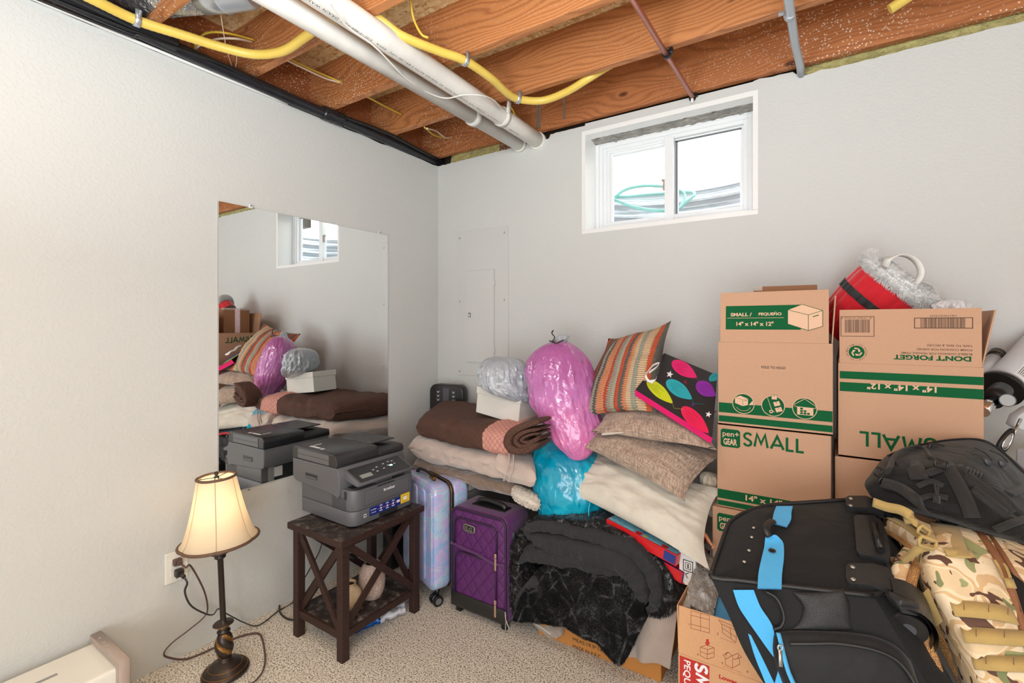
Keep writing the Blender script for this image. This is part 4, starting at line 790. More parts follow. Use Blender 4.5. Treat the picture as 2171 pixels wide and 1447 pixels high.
def pad(mb, F0, F1, B1, B0, h, seed=0, nu=90, nv=56, layers=1, groove=.18, amp=.010, e=.42, ex=10, mi=0, mfn=None, wav=2.0):
    """a folded cloth layer: front edge F0-F1, back edge B0-B1 (mid-height), thickness h"""
    F0, F1, B0, B1 = map(Vector, (F0, F1, B0, B1))
    def g(u, v):
        a = v * 2 * PI; f = F0.lerp(F1, u); b = B0.lerp(B1, u); m = (f + b) / 2; hd = (b - f) / 2
        ca, sa = math.cos(a), math.sin(a); cx = math.copysign(abs(ca) ** e, ca); sx = math.copysign(abs(sa) ** .55, sa); k_ = max(0, 1 - abs(2 * u - 1) ** ex) ** .45
        gv = 1
        if layers > 1: gv = 1 - groove * .12 * (abs(math.cos(PI * layers * (sx + 1) / 2)) ** 6) * (abs(cx) ** 4)
        q = m * 3 + V(cx, sx * .6, 0) * .8
        return m - hd * cx * gv * (1 + .02 * nz(q, 2.2, seed)) * (.97 + .03 * k_) + V(0, 0, h / 2 * sx * max(k_, .02) * (1 + .12 * nz(q, wav, seed + 2))) + V(0, 0, amp * nz(q, 2.1, seed + 1) + amp * .5 * nz(q, 6, seed + 4)) + V(0, -amp * .8 * nz(q, 5, seed + 7), 0) * abs(cx)
    mb.grid(g, nu, nv, mi, False, True, mfn=mfn)
    for uu in (0, 1):
        P = [Vector(g(uu, j / nv)) for j in range(nv)]; vs_ = [mb.bm.verts.new(mb.F @ p) for p in P]
        try: mb.bm.faces.new(vs_).material_index = mi
        except ValueError: pass
    bmesh.ops.remove_doubles(mb.bm, verts=mb.bm.verts[:], dist=.0004); return mb.fix()
def fur(mb, fn, count, L, wd=.0011, mi=0, seed=0, droop=.4, ur=(0, 1), vr=(0, 1), gate=None):
    """thin bent blades standing on a surface"""
    R = random.Random(seed)
    for _ in range(count):
        u = R.uniform(*ur); v = R.uniform(*vr)
        if gate and not gate(u, v): continue
        p = Vector(fn(u, v)); a = Vector(fn(min(1, u + .004), v)) - p; b = Vector(fn(u, min(1, v + .004))) - p
        if a.length < 1e-7: a = p - Vector(fn(max(0, u - .004), v))
        if b.length < 1e-7: b = p - Vector(fn(u, max(0, v - .004)))
        n = a.cross(b)
        if n.length < 1e-12: continue
        n.normalize()
        cl = V(nz(p, 22, 1), nz(p, 22, 2), nz(p, 22, 3)) * 1.1; d = (n + cl + V(R.gauss(0, .22), R.gauss(0, .22), R.gauss(0, .22) - droop)).normalized()
        if d.dot(n) < .12: d = (d + n * .5).normalized()
        s_ = d.cross(V(R.gauss(0, 1), R.gauss(0, 1), R.gauss(0, 1)))
        if s_.length < 1e-6: continue
        s_ = s_.normalized() * wd; l = L * R.uniform(.6, 1.15)
        v1 = [mb.bm.verts.new(mb.F @ q) for q in (p - s_, p + s_, p + d * l * .6 + s_ * .6, p + d * l + V(0, 0, -droop * l * .3), p + d * l * .6 - s_ * .6)]
        f = mb.bm.faces.new(v1); f.material_index = mi
def fabric(name, rgb, rough=.85, bump=(260, .0008), big=(9, .006), sheen=.4, var=6, vamt=.10):
    k = NT(name); v = k.mapping(); c = lin(rgb)
    k.col(k.mix(k.noise(v, var, 4), tuple(x * (1 - vamt) for x in c[:3]) + (1,), tuple(min(1, x * (1 + vamt)) for x in c[:3]) + (1,))); k.set(Roughness=rough); k.b.inputs['Sheen Weight'].default_value = sheen; k.b.inputs['Specular IOR Level'].default_value = .2
    b = k.bump(k.noise(v, big[0], 4, .6, .8), big[1], .8); k.bump(k.noise(v, bump[0], 3), bump[1], .8, b); return k.m
def weave(name, a, b, sc=150, rough=.9):
    k = NT(name); s = k.sep(k.mapping('UV')); x = k.n('CombineXYZ'); k.l(k.math('MULTIPLY', s[0], sc), x.inputs[0]); k.l(k.math('MULTIPLY', s[1], sc * .07), x.inputs[1]); y = k.n('CombineXYZ'); k.l(k.math('MULTIPLY', s[0], sc * .07), y.inputs[0]); k.l(k.math('MULTIPLY', s[1], sc), y.inputs[1])
    n1 = k.noise(x.outputs[0], 1, 2, .6); n2 = k.noise(y.outputs[0], 1, 2, .6); m = k.math('MULTIPLY', k.math('ADD', n1, n2), .5)
    k.col(k.ramp(m, [(.38, lin(b)), (.5, lin(tuple((p + q) / 2 for p, q in zip(a, b)))), (.58, lin(a))])); k.set(Roughness=rough); k.b.inputs['Sheen Weight'].default_value = .3; k.b.inputs['Specular IOR Level'].default_value = .15
    k.bump(m, .003, .8); return k.m
def film(name, rgb, rgb2, rough=.22, sc=10, dist=.008, vscale=4):
    """thin crinkled bag plastic"""
    k = NT(name); v = k.mapping(); k.col(k.mix(k.ramp(k.noise(v, vscale, 3), [(.38, (0, 0, 0)), (.62, (1, 1, 1))]), lin(rgb), lin(rgb2))); k.set(Roughness=rough); k.b.inputs['Coat Weight'].default_value = .5; k.b.inputs['Coat Roughness'].default_value = .15
    w1 = k.noise(k.mapping(scale=(1, 1, .55)), sc, 3, .5, .9); r = k.ramp(w1, [(.36, (0, 0, 0)), (.5, (1, 1, 1)), (.64, (0, 0, 0))]); b = k.bump(r, dist * .55, .5); k.bump(k.noise(v, sc * 3.2, 3, .5, .7), dist * .3, .5, b); return k.m
# ================================================================== folded blankets against the corner
M['plush_taupe'] = fabric('plush_taupe', (194, 176, 166), .95, (420, .0006), (10, .012), .8); M['velvet_brown'] = fabric('velvet_brown', (134, 112, 96), .55, (420, .0004), (20, .010), 1.0, 20, .32); M['sherpa'] = fabric('sherpa', (226, 216, 204), .95, (120, .006), (30, .006), .3)
b0 = thing('folded_blanket', 'taupe velvet blanket with a white sherpa edge, lowest of the folded stack over the suitcases', 'blanket', (.7, -.35, .52))
mb = MB('velvet_brown'); pad(mb, (.33, -.575, .600), (1.08, -.60, .585), (1.06, -.12, .60), (.10, -.12, .60), .080, 3, layers=2, amp=.012); mb.build('velvet_side', b0)
mb = MB('sherpa'); E0 = [oy(1093, 1060, -.60), oy(1150, 1088, -.60), oy(1150, 1040, -.55), oy(1110, 1030, -.55)]; pad(mb, oy(1086, 1045, -.66), oy(1144, 1072, -.665), oy(1150, 1048, -.42), oy(1096, 1022, -.42), .062, 9, 60, 40, ex=5, amp=.008); R_ = random.Random(5); [mb.tube([v.co.copy(), v.co + V(R_.gauss(0, .5), -.8, R_.gauss(.2, .5)).normalized() * .007, v.co + V(R_.gauss(0, 1), -.6, R_.gauss(0, 1)).normalized() * .009], .0016, 4) for v in list(mb.bm.verts)[::2]]; mb.build('sherpa_edge', b0) 
b1_ = thing('folded_blanket', 'light taupe plush blanket folded between the brown quilt and the velvet blanket', 'blanket', (.7, -.35, .64))
mb = MB('plush_taupe'); pad(mb, (.325, -.60, .695), (1.125, -.66, .690), (1.10, -.12, .705), (.05, -.12, .70), .118, 7, layers=2, amp=.014, groove=.3)
pad(mb, oy(1050, 985, -.665), oy(1136, 1018, -.675), oy(1136, 975, -.40), oy(1070, 955, -.40), .105, 12, 60, 40, ex=6, amp=.014); mb.build('folds', b1_)
for k_, (p, q) in enumerate(((oy(1080, 960, -.668), oy(1068, 1018, -.662)), (oy(1089, 962, -.672), oy(1078, 1021, -.666)))): mb = MB('plush_taupe'); mb.tube(spline([p, p.lerp(q, .5) + V(.012, -.004, 0), q], 6), .0035, 8); mb.build('hem', b1_)
M['bquilt'] = diamonds('brown_quilt', (92, 62, 50), (66, 42, 34), 33, ('X', 'YZ'), 1.0, .003, .9); M['bquilt_end'] = fabric('brown_quilt_edge', (88, 60, 50), .95); M['pinkquilt'] = diamonds('pink_quilt', (226, 162, 148), (120, 74, 66), 33, ('X', 'YZ'), 1.0, .003, .9)
b2 = thing('quilt', 'brown diamond quilt with pink patches folded on top of the stack', 'quilt', (.7, -.35, .77))
mb = MB('bquilt', 'pinkquilt', 'bquilt_end'); pad(mb, (.355, -.575, .812), (1.085, -.685, .822), (1.105, -.20, .85), (.13, -.12, .835), .132, 21, 120, layers=1, amp=.012, ex=12, mfn=lambda u, v: 0 if u < .74 - .05 * math.cos(v * 6.28) else (1 if u < .90 - .02 * math.sin(v * 6) else 2)); mb.build('main_fold', b2)
# white box with a lid on the quilt
M['offwhite'] = m_card('off_white_board', (218, 215, 208), .96)
wb_ = thing('lidded_box', 'off-white lidded box on the brown quilt under the grey bag', 'box', (1.0, -.3, .88))
p0, p1 = od(1009, 869, 2.50), od(1099, 896, 2.33); BF = frame(p0, p1 - p0, V(0, 0, 1)); L_ = (p1 - p0).length
mb = MB('offwhite', F=BF); mb.box((0, -.01, -.19), (L_, .118, 0), 0, .003); mb.build('box_body', wb_); mb = MB('offwhite', F=BF); mb.box((-.004, .090, -.195), (L_ + .004, .128, .004), 0, .003); mb.build('lid', wb_)
M['greyfilm'] = film('grey_bag_film', (156, 162, 170), (172, 178, 186), .3, 9, .010)
mb = MB('greyfilm'); blob(mb, [(755, 1050, 1070, 2.42), (760, 1033, 1098, 2.42), (772, 1020, 1116, 2.42), (790, 1013, 1124, 2.42), (806, 1014, 1126, 2.42), (822, 1022, 1126, 2.40), (838, 1052, 1126, 2.38), (850, 1086, 1124, 2.37), (854, 1096, 1116, 2.37)], .9, 5, .05, freq=4, fold=.06)
gb = thing('grey_plastic_bag', 'grey plastic bag of soft things resting on the off-white box', 'bag', tuple(od(1070, 820, 2.42))); mb.build('bag_body', gb)
mb = MB('greyfilm'); blob(mb, [(893, 1140, 1160, 2.3), (905, 1138, 1175, 2.3), (925, 1140, 1180, 2.3), (938, 1145, 1178, 2.3), (942, 1155, 1165, 2.3)], .6, 8, .06, 30, 40, 6); tag(mb.build('plastic_bag_corner', loc=tuple(od(1160, 920, 2.3))), 'pale grey plastic bag corner squeezed between the quilt and the pink bag', 'bag')
# ================================================================== pink and teal bags
M['pinkfilm'] = film('pink_bag_film', (192, 104, 172), (228, 128, 178), .2, 8, .010, 5); M['tealfilm'] = film('teal_bag_film', (0, 152, 188), (24, 184, 214), .18, 8, .010); M['drawcord'] = M['black']
k = NT('pink_bag_film'); v_ = k.mapping(); z_ = k.sep(v_)[2]; f_ = k.math('ADD', k.math('MULTIPLY', z_, 1.5), k.math('MULTIPLY', k.noise(v_, 6, 4), .7)); k.col(k.ramp(f_, [(.25, lin((236, 110, 160))), (.55, lin((212, 124, 182))), (.8, lin((192, 118, 182))), (1.0, lin((176, 98, 160)))])); k.set(Roughness=.16); k.b.inputs['Coat Weight'].default_value = .5
w1 = k.noise(k.mapping(scale=(1, 1, .5)), 10, 3, .5, .9); r_ = k.ramp(w1, [(.36, (0, 0, 0)), (.5, (1, 1, 1)), (.64, (0, 0, 0))]); b_ = k.bump(r_, .006, .5); k.bump(k.noise(v_, 34, 3, .5, .8), .003, .6, b_); M['pinkfilm'] = k.m
pk = thing('pink_trash_bag', 'translucent pink trash bag stuffed full and tied at the top', 'bag', tuple(od(1215, 970, 2.2)))
mb = MB('pinkfilm'); blob(mb, [(722, 1180, 1194, 2.28), (728, 1158, 1212, 2.28), (742, 1136, 1232, 2.28), (762, 1120, 1250, 2.28), (790, 1114, 1263, 2.27), (820, 1118, 1268, 2.25), (850, 1123, 1268, 2.23), (875, 1134, 1272, 2.22), (900, 1152, 1282, 2.20), (925, 1166, 1276, 2.18), (945, 1180, 1262, 2.16), (962, 1198, 1252, 2.15), (972, 1208, 1240, 2.15), (975, 1220, 1228, 2.15)], .75, 2, .035, 110, 110, 3, .035); mb.build('bag_body', pk)
mb = MB('greyfilm'); blob(mb, [(708, 1198, 1204, 2.3), (711, 1186, 1208, 2.3), (718, 1176, 1206, 2.3), (728, 1160, 1200, 2.3), (738, 1150, 1190, 2.3)], .7, 4, .06, 30, 40, 7, .1); mb.build('gathered_neck', pk)
mb = MB('black'); mb.tube(spline([od(1178, 722, 2.26), od(1170, 724, 2.24), od(1176, 715, 2.23), od(1170, 706, 2.23), od(1173, 700, 2.24)], 6), .0035, 8, flat=.5); mb.tube(spline([od(1165, 722, 2.25), od(1180, 727, 2.22), od(1195, 720, 2.24)], 5), .003, 8); mb.build('drawstring', pk)
tl_ = thing('teal_trash_bag', 'glossy teal plastic bag standing between the blankets and the pillows', 'bag', tuple(od(1210, 1120, 2.2)))
mb = MB('tealfilm'); blob(mb, [(930, 1158, 1170, 2.27), (936, 1146, 1190, 2.27), (950, 1134, 1245, 2.26), (975, 1127, 1290, 2.24), (1005, 1126, 1306, 2.22), (1035, 1130, 1308, 2.2), (1065, 1136, 1302, 2.2), (1095, 1142, 1296, 2.2), (1125, 1150, 1290, 2.2), (1150, 1160, 1280, 2.2), (1170, 1180, 1260, 2.2), (1176, 1215, 1225, 2.2)], .75, 6, .03, 110, 110, 3, .03); mb.build('bag_body', tl_)
mb = MB('tealfilm'); mb.tube(spline([od(1252, 1060, 2.04), od(1248, 1085, 2.02), od(1253, 1115, 2.02)], 5), .003, 6); mb.build('seam', tl_)
# ================================================================== pillows
M['linen'] = weave('brown_linen_weave', (196, 174, 156), (128, 108, 94), 150); M['cream'] = fabric('cream_pillow_cloth', (212, 206, 193), .85, (500, .0003), (7, .010), .3, 30, .08); M['cream2'] = fabric('crumpled_cream_cloth', (214, 202, 180), .8, (400, .0003), (18, .016), .2)
cp_ = thing('cream_pillow', 'large cream pillow draped over the toy boxes, lowest of the pillow pile', 'pillow', tuple(oy(1380, 1080, -.5)))
mb = MB('cream'); pillow(mb, [oy(1187, 1031, -.56), oy(1489, 1192, -.73), oy(1518, 1038, -.50), oy(1268, 955, -.36)], .066, V(-.25, -.75, .85), .04, 2, 56, .007); mb.build('cushion', cp_)
mb = MB('cream'); mb.strap(spline([oy(1335, 1112, -.69), oy(1400, 1150, -.745), oy(1450, 1180, -.745)], 6), .004, .004, 0, V(0, 0, 1)); 
mb = MB('cream2'); blob(mb, [(1000, 1496, 1506, 1.93), (1008, 1486, 1522, 1.93), (1030, 1486, 1523, 1.93), (1060, 1492, 1522, 1.93), (1085, 1498, 1521, 1.93), (1095, 1506, 1514, 1.93)], 1.2, 3, .06, 40, 50, 9, .08); tag(mb.build('crumpled_pillowcase', loc=tuple(od(1505, 1050, 1.93))), 'crumpled cream pillowcase wedged between the pillows and the box stack', 'pillowcase')
lp1 = thing('linen_pillow', 'brown linen pillow lying on the cream pillow, zipper seam in front', 'pillow', tuple(oy(1380, 1000, -.5)))
mb = MB('linen'); pillow(mb, [oy(1226, 939, -.53), oy(1444, 1052, -.67), oy(1524, 962, -.46), oy(1318, 893, -.30)], .080, V(-.15, -.7, .9), .03, 5, 56, .007); mb.build('cushion', lp1)
lp2 = thing('linen_pillow', 'brown linen pillow on top of the pile under the striped pillow', 'pillow', tuple(oy(1390, 910, -.45)))
mb = MB('linen'); pillow(mb, [oy(1262, 914, -.56), oy(1507, 948, -.64), oy(1510, 872, -.36), oy(1300, 846, -.26)], .062, V(-.1, -.5, 1), .03, 8, 56, .006); mb.build('cushion', lp2)
mb = MB('cream'); pad(mb, oy(1274, 921, -.585), oy(1350, 914, -.575), oy(1345, 906, -.45), oy(1285, 912, -.45), .012, 4, 30, 20, amp=.003); mb.build('care_tag', lp2)
# knitted striped pillow
def m_stripe():
    k = NT('knitted_stripes'); s = k.sep(k.mapping('UV')); u, v = s[0], s[1]
    cols = [(196, 84, 40), (90, 88, 84), (214, 130, 84), (168, 168, 148), (196, 74, 40), (84, 86, 84), (206, 176, 140), (186, 66, 36), (150, 154, 138), (216, 140, 96)]
    n = 20; bw = k.math('MULTIPLY', u, n); cell = k.math('FLOOR', bw); fr = k.math('FRACT', bw)
    zig = k.math('PINGPONG', k.math('MULTIPLY', v, 34), .5); sh = k.math('ADD', bw, k.math('MULTIPLY', k.math('SUBTRACT', zig, .25), 1.3)); c1 = k.math('DIVIDE', k.math('FLOOR', sh), float(n))
    st = [(i / n, lin(cols[i % 10])) for i in range(n)]
    A = k.ramp(k.math('ADD', c1, .001), st, 'CONSTANT'); B = k.ramp(k.math('ADD', k.math('DIVIDE', cell, float(n)), .001), [(i / n, lin(cols[(i + 3) % 10])) for i in range(n)], 'CONSTANT')
    odd = k.math('GREATER_THAN', k.math('FRACT', k.math('MULTIPLY', cell, .25)), .4); stitch = k.math('GREATER_THAN', k.math('FRACT', k.math('MULTIPLY', v, 46)), .62)
    c = k.mix(odd, A, B); c = k.mix(k.math('MULTIPLY', stitch, .55), c, lin((96, 92, 84))); k.col(c); k.set(Roughness=.95)
    h = k.math('ADD', k.math('PINGPONG', fr, .5), k.math('MULTIPLY', k.math('PINGPONG', k.math('FRACT', k.math('MULTIPLY', v, 46)), .5), .8)); k.bump(h, .004, .8); return k.m
M['stripe'] = m_stripe()
sp_ = thing('striped_pillow', 'orange, red and grey knitted striped pillow leaning against the wall', 'pillow', tuple(oy(1310, 880, -.4)))
mb = MB('stripe'); pillow(mb, [oy(1222, 884, -.46), oy(1388, 866, -.56), oy(1416, 688, -.30), oy(1292, 722, -.20)], .085, V(-.1, -.95, .35), .03, 11, 60, .005, back=.7)
for v_ in mb.bm.verts: pass
mb.build('cushion', sp_)
# ================================================================== balloon gift bag
gbp = thing('gift_bag', 'black gift bag printed with bright balloons lying on the pillows', 'bag', tuple(oy(1450, 900, -.5)))
G0, G1, G2, G3 = oy(1347, 826, -.58), oy(1510, 928, -.66), oy(1521, 795, -.40), oy(1408, 748, -.34)
gx = (G1 - G0); GN = gx.cross(G3 - G0).normalized()
if GN.dot(V(*CAM) - G0) < 0: GN = -GN
def onpl(px, py, d=.0):
    r = ray(px, py); C0 = V(*CAM); P = G0 + GN * d; return C0 + r * ((P - C0).dot(GN) / r.dot(GN))
G1, G2, G3 = onpl(1510, 928), onpl(1521, 795), onpl(1408, 748)
M['bagblack'] = plain('black_card', (34, 32, 36), .4, coat=.2); M['hotpink'] = plain('hot_pink', (236, 24, 116), .4); M['b_pink'] = M['hotpink']; M['b_teal'] = plain('turquoise_print', (34, 170, 184), .45); M['b_yel'] = plain('lime_print', (204, 214, 24), .45); M['b_pur'] = plain('violet_print', (142, 38, 168), .45); M['b_red'] = plain('crimson_print', (232, 24, 84), .45)
TH = .030; mb = MB('bagblack', 'hotpink', 'b_teal'); q = [G0, G1, G2, G3]; bk = [p - GN * TH - V(0, 0, .0) for p in q]; cmid = sum(q, V(0, 0, 0)) / 4
fr_ = lambda a, b: [a[0], a[1], b[1], b[0]]
mb.face([G0, G1, G2, G3], 0); mb.face(bk[::-1], 1); mb.face([G1, G0, bk[0], bk[1]], 1); mb.face([G2, G1, bk[1], bk[2]], 0); mb.face([G3, G2, bk[2], bk[3]], 1)
mb.strap([G0.lerp(G0 - GN * .006, 1), G1 - GN * .006], .010, .001, 1, GN, False); mb.build('bag_body', gbp)
dk = MB('b_pink', 'b_teal', 'b_yel', 'b_pur', 'b_red', 'lab_w', 'bagblack')
def balloon(px, py, L, Wd, ang, mi):
    pts = []; a0 = math.radians(ang)
    for i in range(40):
        t = i / 40 * 2 * PI; x = L / 2 * math.cos(t); y = Wd / 2 * math.sin(t) * (1 - .42 * max(0, math.cos(t)) ** 1.5 - .10 * math.cos(t)); pts.append(onpl(px + x * math.cos(a0) - y * math.sin(a0), py + x * math.sin(a0) + y * math.cos(a0), .0009))
    dk.face(pts, mi); e_ = onpl(px + (L / 2 + 1.5) * math.cos(a0), py + (L / 2 + 1.5) * math.sin(a0), .001)
    for j in range(9):
        o_ = -.34 + j * .085; x0 = -L * (.36 - abs(o_) * .5); A1 = (x0, o_ * Wd); B1 = (x0 + L * (.25 + .06 * (j % 3)), o_ * Wd * .95)
        dk.tube([onpl(px + x * math.cos(a0) - y * math.sin(a0), py + x * math.sin(a0) + y * math.cos(a0), .0013) for x, y in (A1, B1)], .0003, 4, 6 if j % 2 else mi)
    tail = [onpl(px + (L / 2 + s * 9) * math.cos(a0) - 6 * math.sin(s * 1.6) * math.sin(a0), py + (L / 2 + s * 9) * math.sin(a0) + 6 * math.sin(s * 1.6) * math.cos(a0), .001) for s in range(4)]
    tail = [p for p in tail]; dk.tube(tail, .0004, 4, mi)
for a in ((1451, 783, 62, 28, 33, 0), (1440, 826, 66, 29, 36, 1), (1399, 830, 72, 25, 42, 2), (1497, 825, 48, 30, 34, 3), (1474, 890, 78, 30, 44, 4), (1513, 800, 16, 22, 50, 1)): balloon(*a)
def star(px, py, r):
    pts = []
    for i in range(10): a = i * PI / 5 - 1.3; rr = r if i % 2 == 0 else r * .42; pts.append(onpl(px + rr * math.cos(a), py + rr * math.sin(a), .0010))
    dk.face(pts, 5)
star(1420, 793, 8); star(1502, 878, 7)
for (x, y, mi) in ((1453, 809, 0), (1469, 857, 3)):
    for a in range(4): dk.tube([onpl(x + 4 * math.cos(a * PI / 4), y + 4 * math.sin(a * PI / 4), .001), onpl(x - 4 * math.cos(a * PI / 4), y - 4 * math.sin(a * PI / 4), .001)], .0004, 4, mi)
dk.build('balloon_print', gbp)
M['ribbon'] = plain('white_satin', (240, 238, 240), .3, sheen=.5); mb = MB('ribbon'); kc = onpl(1374, 787, .03)
for pts in ([(1374, 787), (1385, 774), (1397, 770), (1392, 778), (1376, 790)], [(1374, 787), (1370, 798), (1376, 808), (1388, 806), (1392, 800)], [(1374, 787), (1368, 795), (1373, 806), (1384, 810)]): mb.strap(spline([onpl(x, y, .045 + .008 * (i % 2)) for i, (x, y) in enumerate(pts)], 5), .011, .0010, 0, GN + V(.3, .2, .5))
mb.build('ribbon_bow', gbp)
# ================================================================== low box, cloth and black fur blanket
cb = thing('shipping_box', 'low brown cardboard box printed MADE IN P.R.C under the black blanket', 'box', (1.43, -.44, 0))
mb = MB('card_orange', 'dark_ink'); mb.box((1.150, -.625, 0), (1.690, -.26, .125), 0, .003)
FB = frame((1.150, -.6255, 0), (1, 0, 0), (0, 0, 1)); tp_ = oy(1214, 1357, -.6255); mb.text('MEAS:19.9*14.6*7.8', FB @ Matrix.Translation((tp_.x - 1.15, tp_.z, .0004)), .016, 1, .185); mb.text('MADE IN P.R.C', FB @ Matrix.Translation((tp_.x - 1.15, tp_.z - .030, .0004)), .016, 1, .125); mb.build('carton', cb)
M['greycloth'] = fabric('grey_brown_cloth', (176, 162, 152), .8, (500, .0003), (7, .012), .3)
def drape(pts_top, pts_bot, bulge, seed, mbx, nu=50, nv=30, mi=0, rag=.0, wave=4, th=.004):
    T_ = spline(pts_top, 10); B_ = spline(pts_bot, 10)
    def at(S, u): x = u * (len(S) - 1); i = min(len(S) - 2, int(x)); return S[i].lerp(S[i + 1], x - i)
    def g(u, v):
        t = at(T_, u); b = at(B_, u); p = t.lerp(b, v); o = bulge * math.sin(PI * min(1, v * 1.05) * .62) + .010 * nz(p * 1.0, 9, seed) + .009 * math.sin(u * wave * 2 * PI + nz(p, 5, seed) * 4) * v; return p + V(-.25, -1, 0) * o
    mbx.grid(g, nu, nv, mi); mbx.grid(lambda u, v: Vector(g(u, v)) + V(0, th, 0), nu, nv, mi); return g
gc = thing('folded_cloth', 'greyish folded cloth hanging over the right end of the low brown box', 'cloth', tuple(oy(1390, 1350, -.64)))
mb = MB('greycloth'); drape([oy(1325, 1290, -.650), oy(1380, 1285, -.655), oy(1440, 1268, -.64)], [oy(1322, 1386, -.650), oy(1372, 1400, -.655), oy(1426, 1412, -.645)], .012, 3, mb, 40, 34, wave=2.2)
pad(mb, (1.50, -.64, .165), (1.705, -.64, .165), (1.705, -.30, .165), (1.50, -.30, .165), .07, 5, 40, 30); mb.build('cloth', gc)
mb = MB('greycloth', 'cream'); drape([oy(1118, 1308, -.60), oy(1160, 1308, -.60), oy(1205, 1318, -.60)], [oy(1165, 1347, -.635), oy(1182, 1350, -.64), oy(1200, 1340, -.64)], .015, 6, mb, 30, 20, wave=2.5); pad(mb, oy(1120, 1312, -.625), oy(1168, 1345, -.645), oy(1180, 1335, -.60), oy(1130, 1305, -.60), .012, 3, 20, 16, mi=1, amp=.002)
tag(mb.build('cloth_corner', loc=tuple(oy(1160, 1320, -.62))), 'beige cloth corner poking out at the left end of the low brown box', 'cloth')
def m_fur():
    k = NT('black_faux_fur'); v = k.mapping(); vo = k.n('TexVoronoi', feature='DISTANCE_TO_EDGE'); mp = k.n('Mapping'); k.l(k.tc.outputs['Object'], mp.inputs[0]); k.l(mp.outputs[0], vo.inputs['Vector']); vo.inputs['Scale'].default_value = 13
    f = k.ramp(vo.outputs['Distance'], [(0, (1, 1, 1)), (.06, (0, 0, 0))]); n = k.ramp(k.noise(v, 30, 4), [(.45, (0, 0, 0)), (.7, (1, 1, 1))])  # grey edge streaks in the colour stand in for glints on the fur
    k.col(k.mix(k.mix(1.0, f, n, 'MULTIPLY'), (.006, .006, .007, 1), (.20, .20, .215, 1))); k.set(Roughness=.30); k.b.inputs['Sheen Weight'].default_value = .1; return k.m
M['fur'] = m_fur(); M['charcoal'] = fabric('charcoal_lining', (50, 50, 53), .85, (420, .0006), (22, .016), .1, 8, .12)
fb = thing('fur_blanket', 'black faux fur blanket with charcoal lining, rolled up on the low brown box', 'blanket', tuple(oy(1260, 1300, -.6)))
YF = -.66
def band(mbx, path, th, y0, y1, seed, mi=0, nn=8, furn=0, fl=.010, wob=.006, bul=.02):
    """strip of folded blanket seen end-on: path in the front plane, running back into the pile"""
    S = spline([oy(x, y, YF) for x, y in path], nn); m = len(S) - 1; T_ = [t / FPX * 2.05 for t in (th if hasattr(th, '__len__') else [th] * len(path))]; TS = spline([V(t, 0, 0) for t in T_], nn)
    def g(u, v):
        x = u * m; i = min(m - 1, int(x)); t = x - i; c = S[i].lerp(S[i + 1], t); d = (S[i + 1] - S[i]).normalized(); nrm = V(-d.z, 0, d.x); h = (TS[i].x + (TS[i + 1].x - TS[i].x) * t) / 2; e_ = max(0, 1 - abs(2 * u - 1) ** 10) ** .5
        # v: 0..1 goes from the back top over the front edge to the back bottom
        a = v * 2 - 1; s_ = 1 if a > 0 else -1; r = abs(a); k_ = min(1, r * 3.2); dep = y0 + (y1 - y0) * max(0, (r - .22) / .78) if r > .22 else y0 - bul * .0
        off = math.sin(k_ * PI / 2) * s_; fy = -h * (1 - k_ ** 2) ** .5 if k_ < 1 else 0
        w_ = wob * nz(c * 1.0 + V(0, r * .2, 0), 11, seed) + wob * .5 * nz(c, 32, seed + 1) + (wob * .35 * (1 - abs(nz(c + V(0, r * .05, off * .01), 38, seed + 3)) * 3) if wob > .004 else 0)
        return V(c.x, dep + fy * 1.0 + w_ * 2, c.z) + nrm * (off * h * e_ * (1 + .15 * nz(c + V(0, dep, 0), 8, seed + 2)) + w_)
    mbx.grid(g, m * 3, 34, mi)
    if furn: fur(mbx, g, furn, fl, mi=mi, seed=seed)
    return g
YF = -.735
mb = MB('bquilt')
for pth, tt in (([(1146, 892), (1112, 902), (1086, 916), (1077, 936), (1088, 953), (1112, 955), (1146, 938)], [12, 15, 18, 20, 18, 15, 12]), ([(1146, 909), (1116, 914), (1097, 926), (1095, 939), (1112, 945), (1146, 928)], [7, 9, 11, 11, 9, 7]), ([(1146, 918), (1122, 922), (1106, 932), (1120, 936), (1146, 924)], [5, 6, 7, 6, 5])): band(mb, pth, tt, YF, -.64, 3, wob=.002)
mb.fix(); mb.build('rolled_end', b2)
YF = -.66
mb = MB('charcoal')
band(mb, [(1160, 1141), (1128, 1130), (1124, 1116), (1150, 1112), (1210, 1122), (1280, 1138), (1340, 1160), (1378, 1195), (1394, 1240), (1392, 1275), (1376, 1290)], [16, 18, 20, 22, 24, 26, 30, 32, 28, 24, 16], YF - .012, -.30, 2)
band(mb, [(1122, 1136), (1170, 1146), (1230, 1162), (1300, 1180), (1345, 1205), (1362, 1245), (1366, 1280)], [26, 38, 44, 46, 42, 30, 16], YF - .006, -.30, 5)
band(mb, [(1104, 1186), (1130, 1174), (1190, 1180), (1260, 1194), (1330, 1216), (1352, 1235)], [16, 30, 40, 36, 24, 14], YF - .002, -.30, 8)
band(mb, [(1096, 1168), (1120, 1164), (1160, 1160), (1220, 1170)], [10, 16, 18, 12], YF + .004, -.30, 11)
band(mb, [(1150, 1222), (1130, 1240), (1110, 1270), (1100, 1296)], [26, 26, 24, 16], YF - .016, -.40, 14)
mb.fix(); mb.build('charcoal_lining', fb)
mb = MB('fur')
band(mb, [(1094, 1152), (1114, 1122), (1160, 1108), (1230, 1113), (1296, 1130), (1350, 1158), (1390, 1195), (1412, 1232), (1414, 1266), (1396, 1290), (1372, 1303)], [18, 22, 20, 20, 22, 24, 30, 40, 44, 34, 18], YF + .018, -.28, 21, 0, 8, 26000, .011)
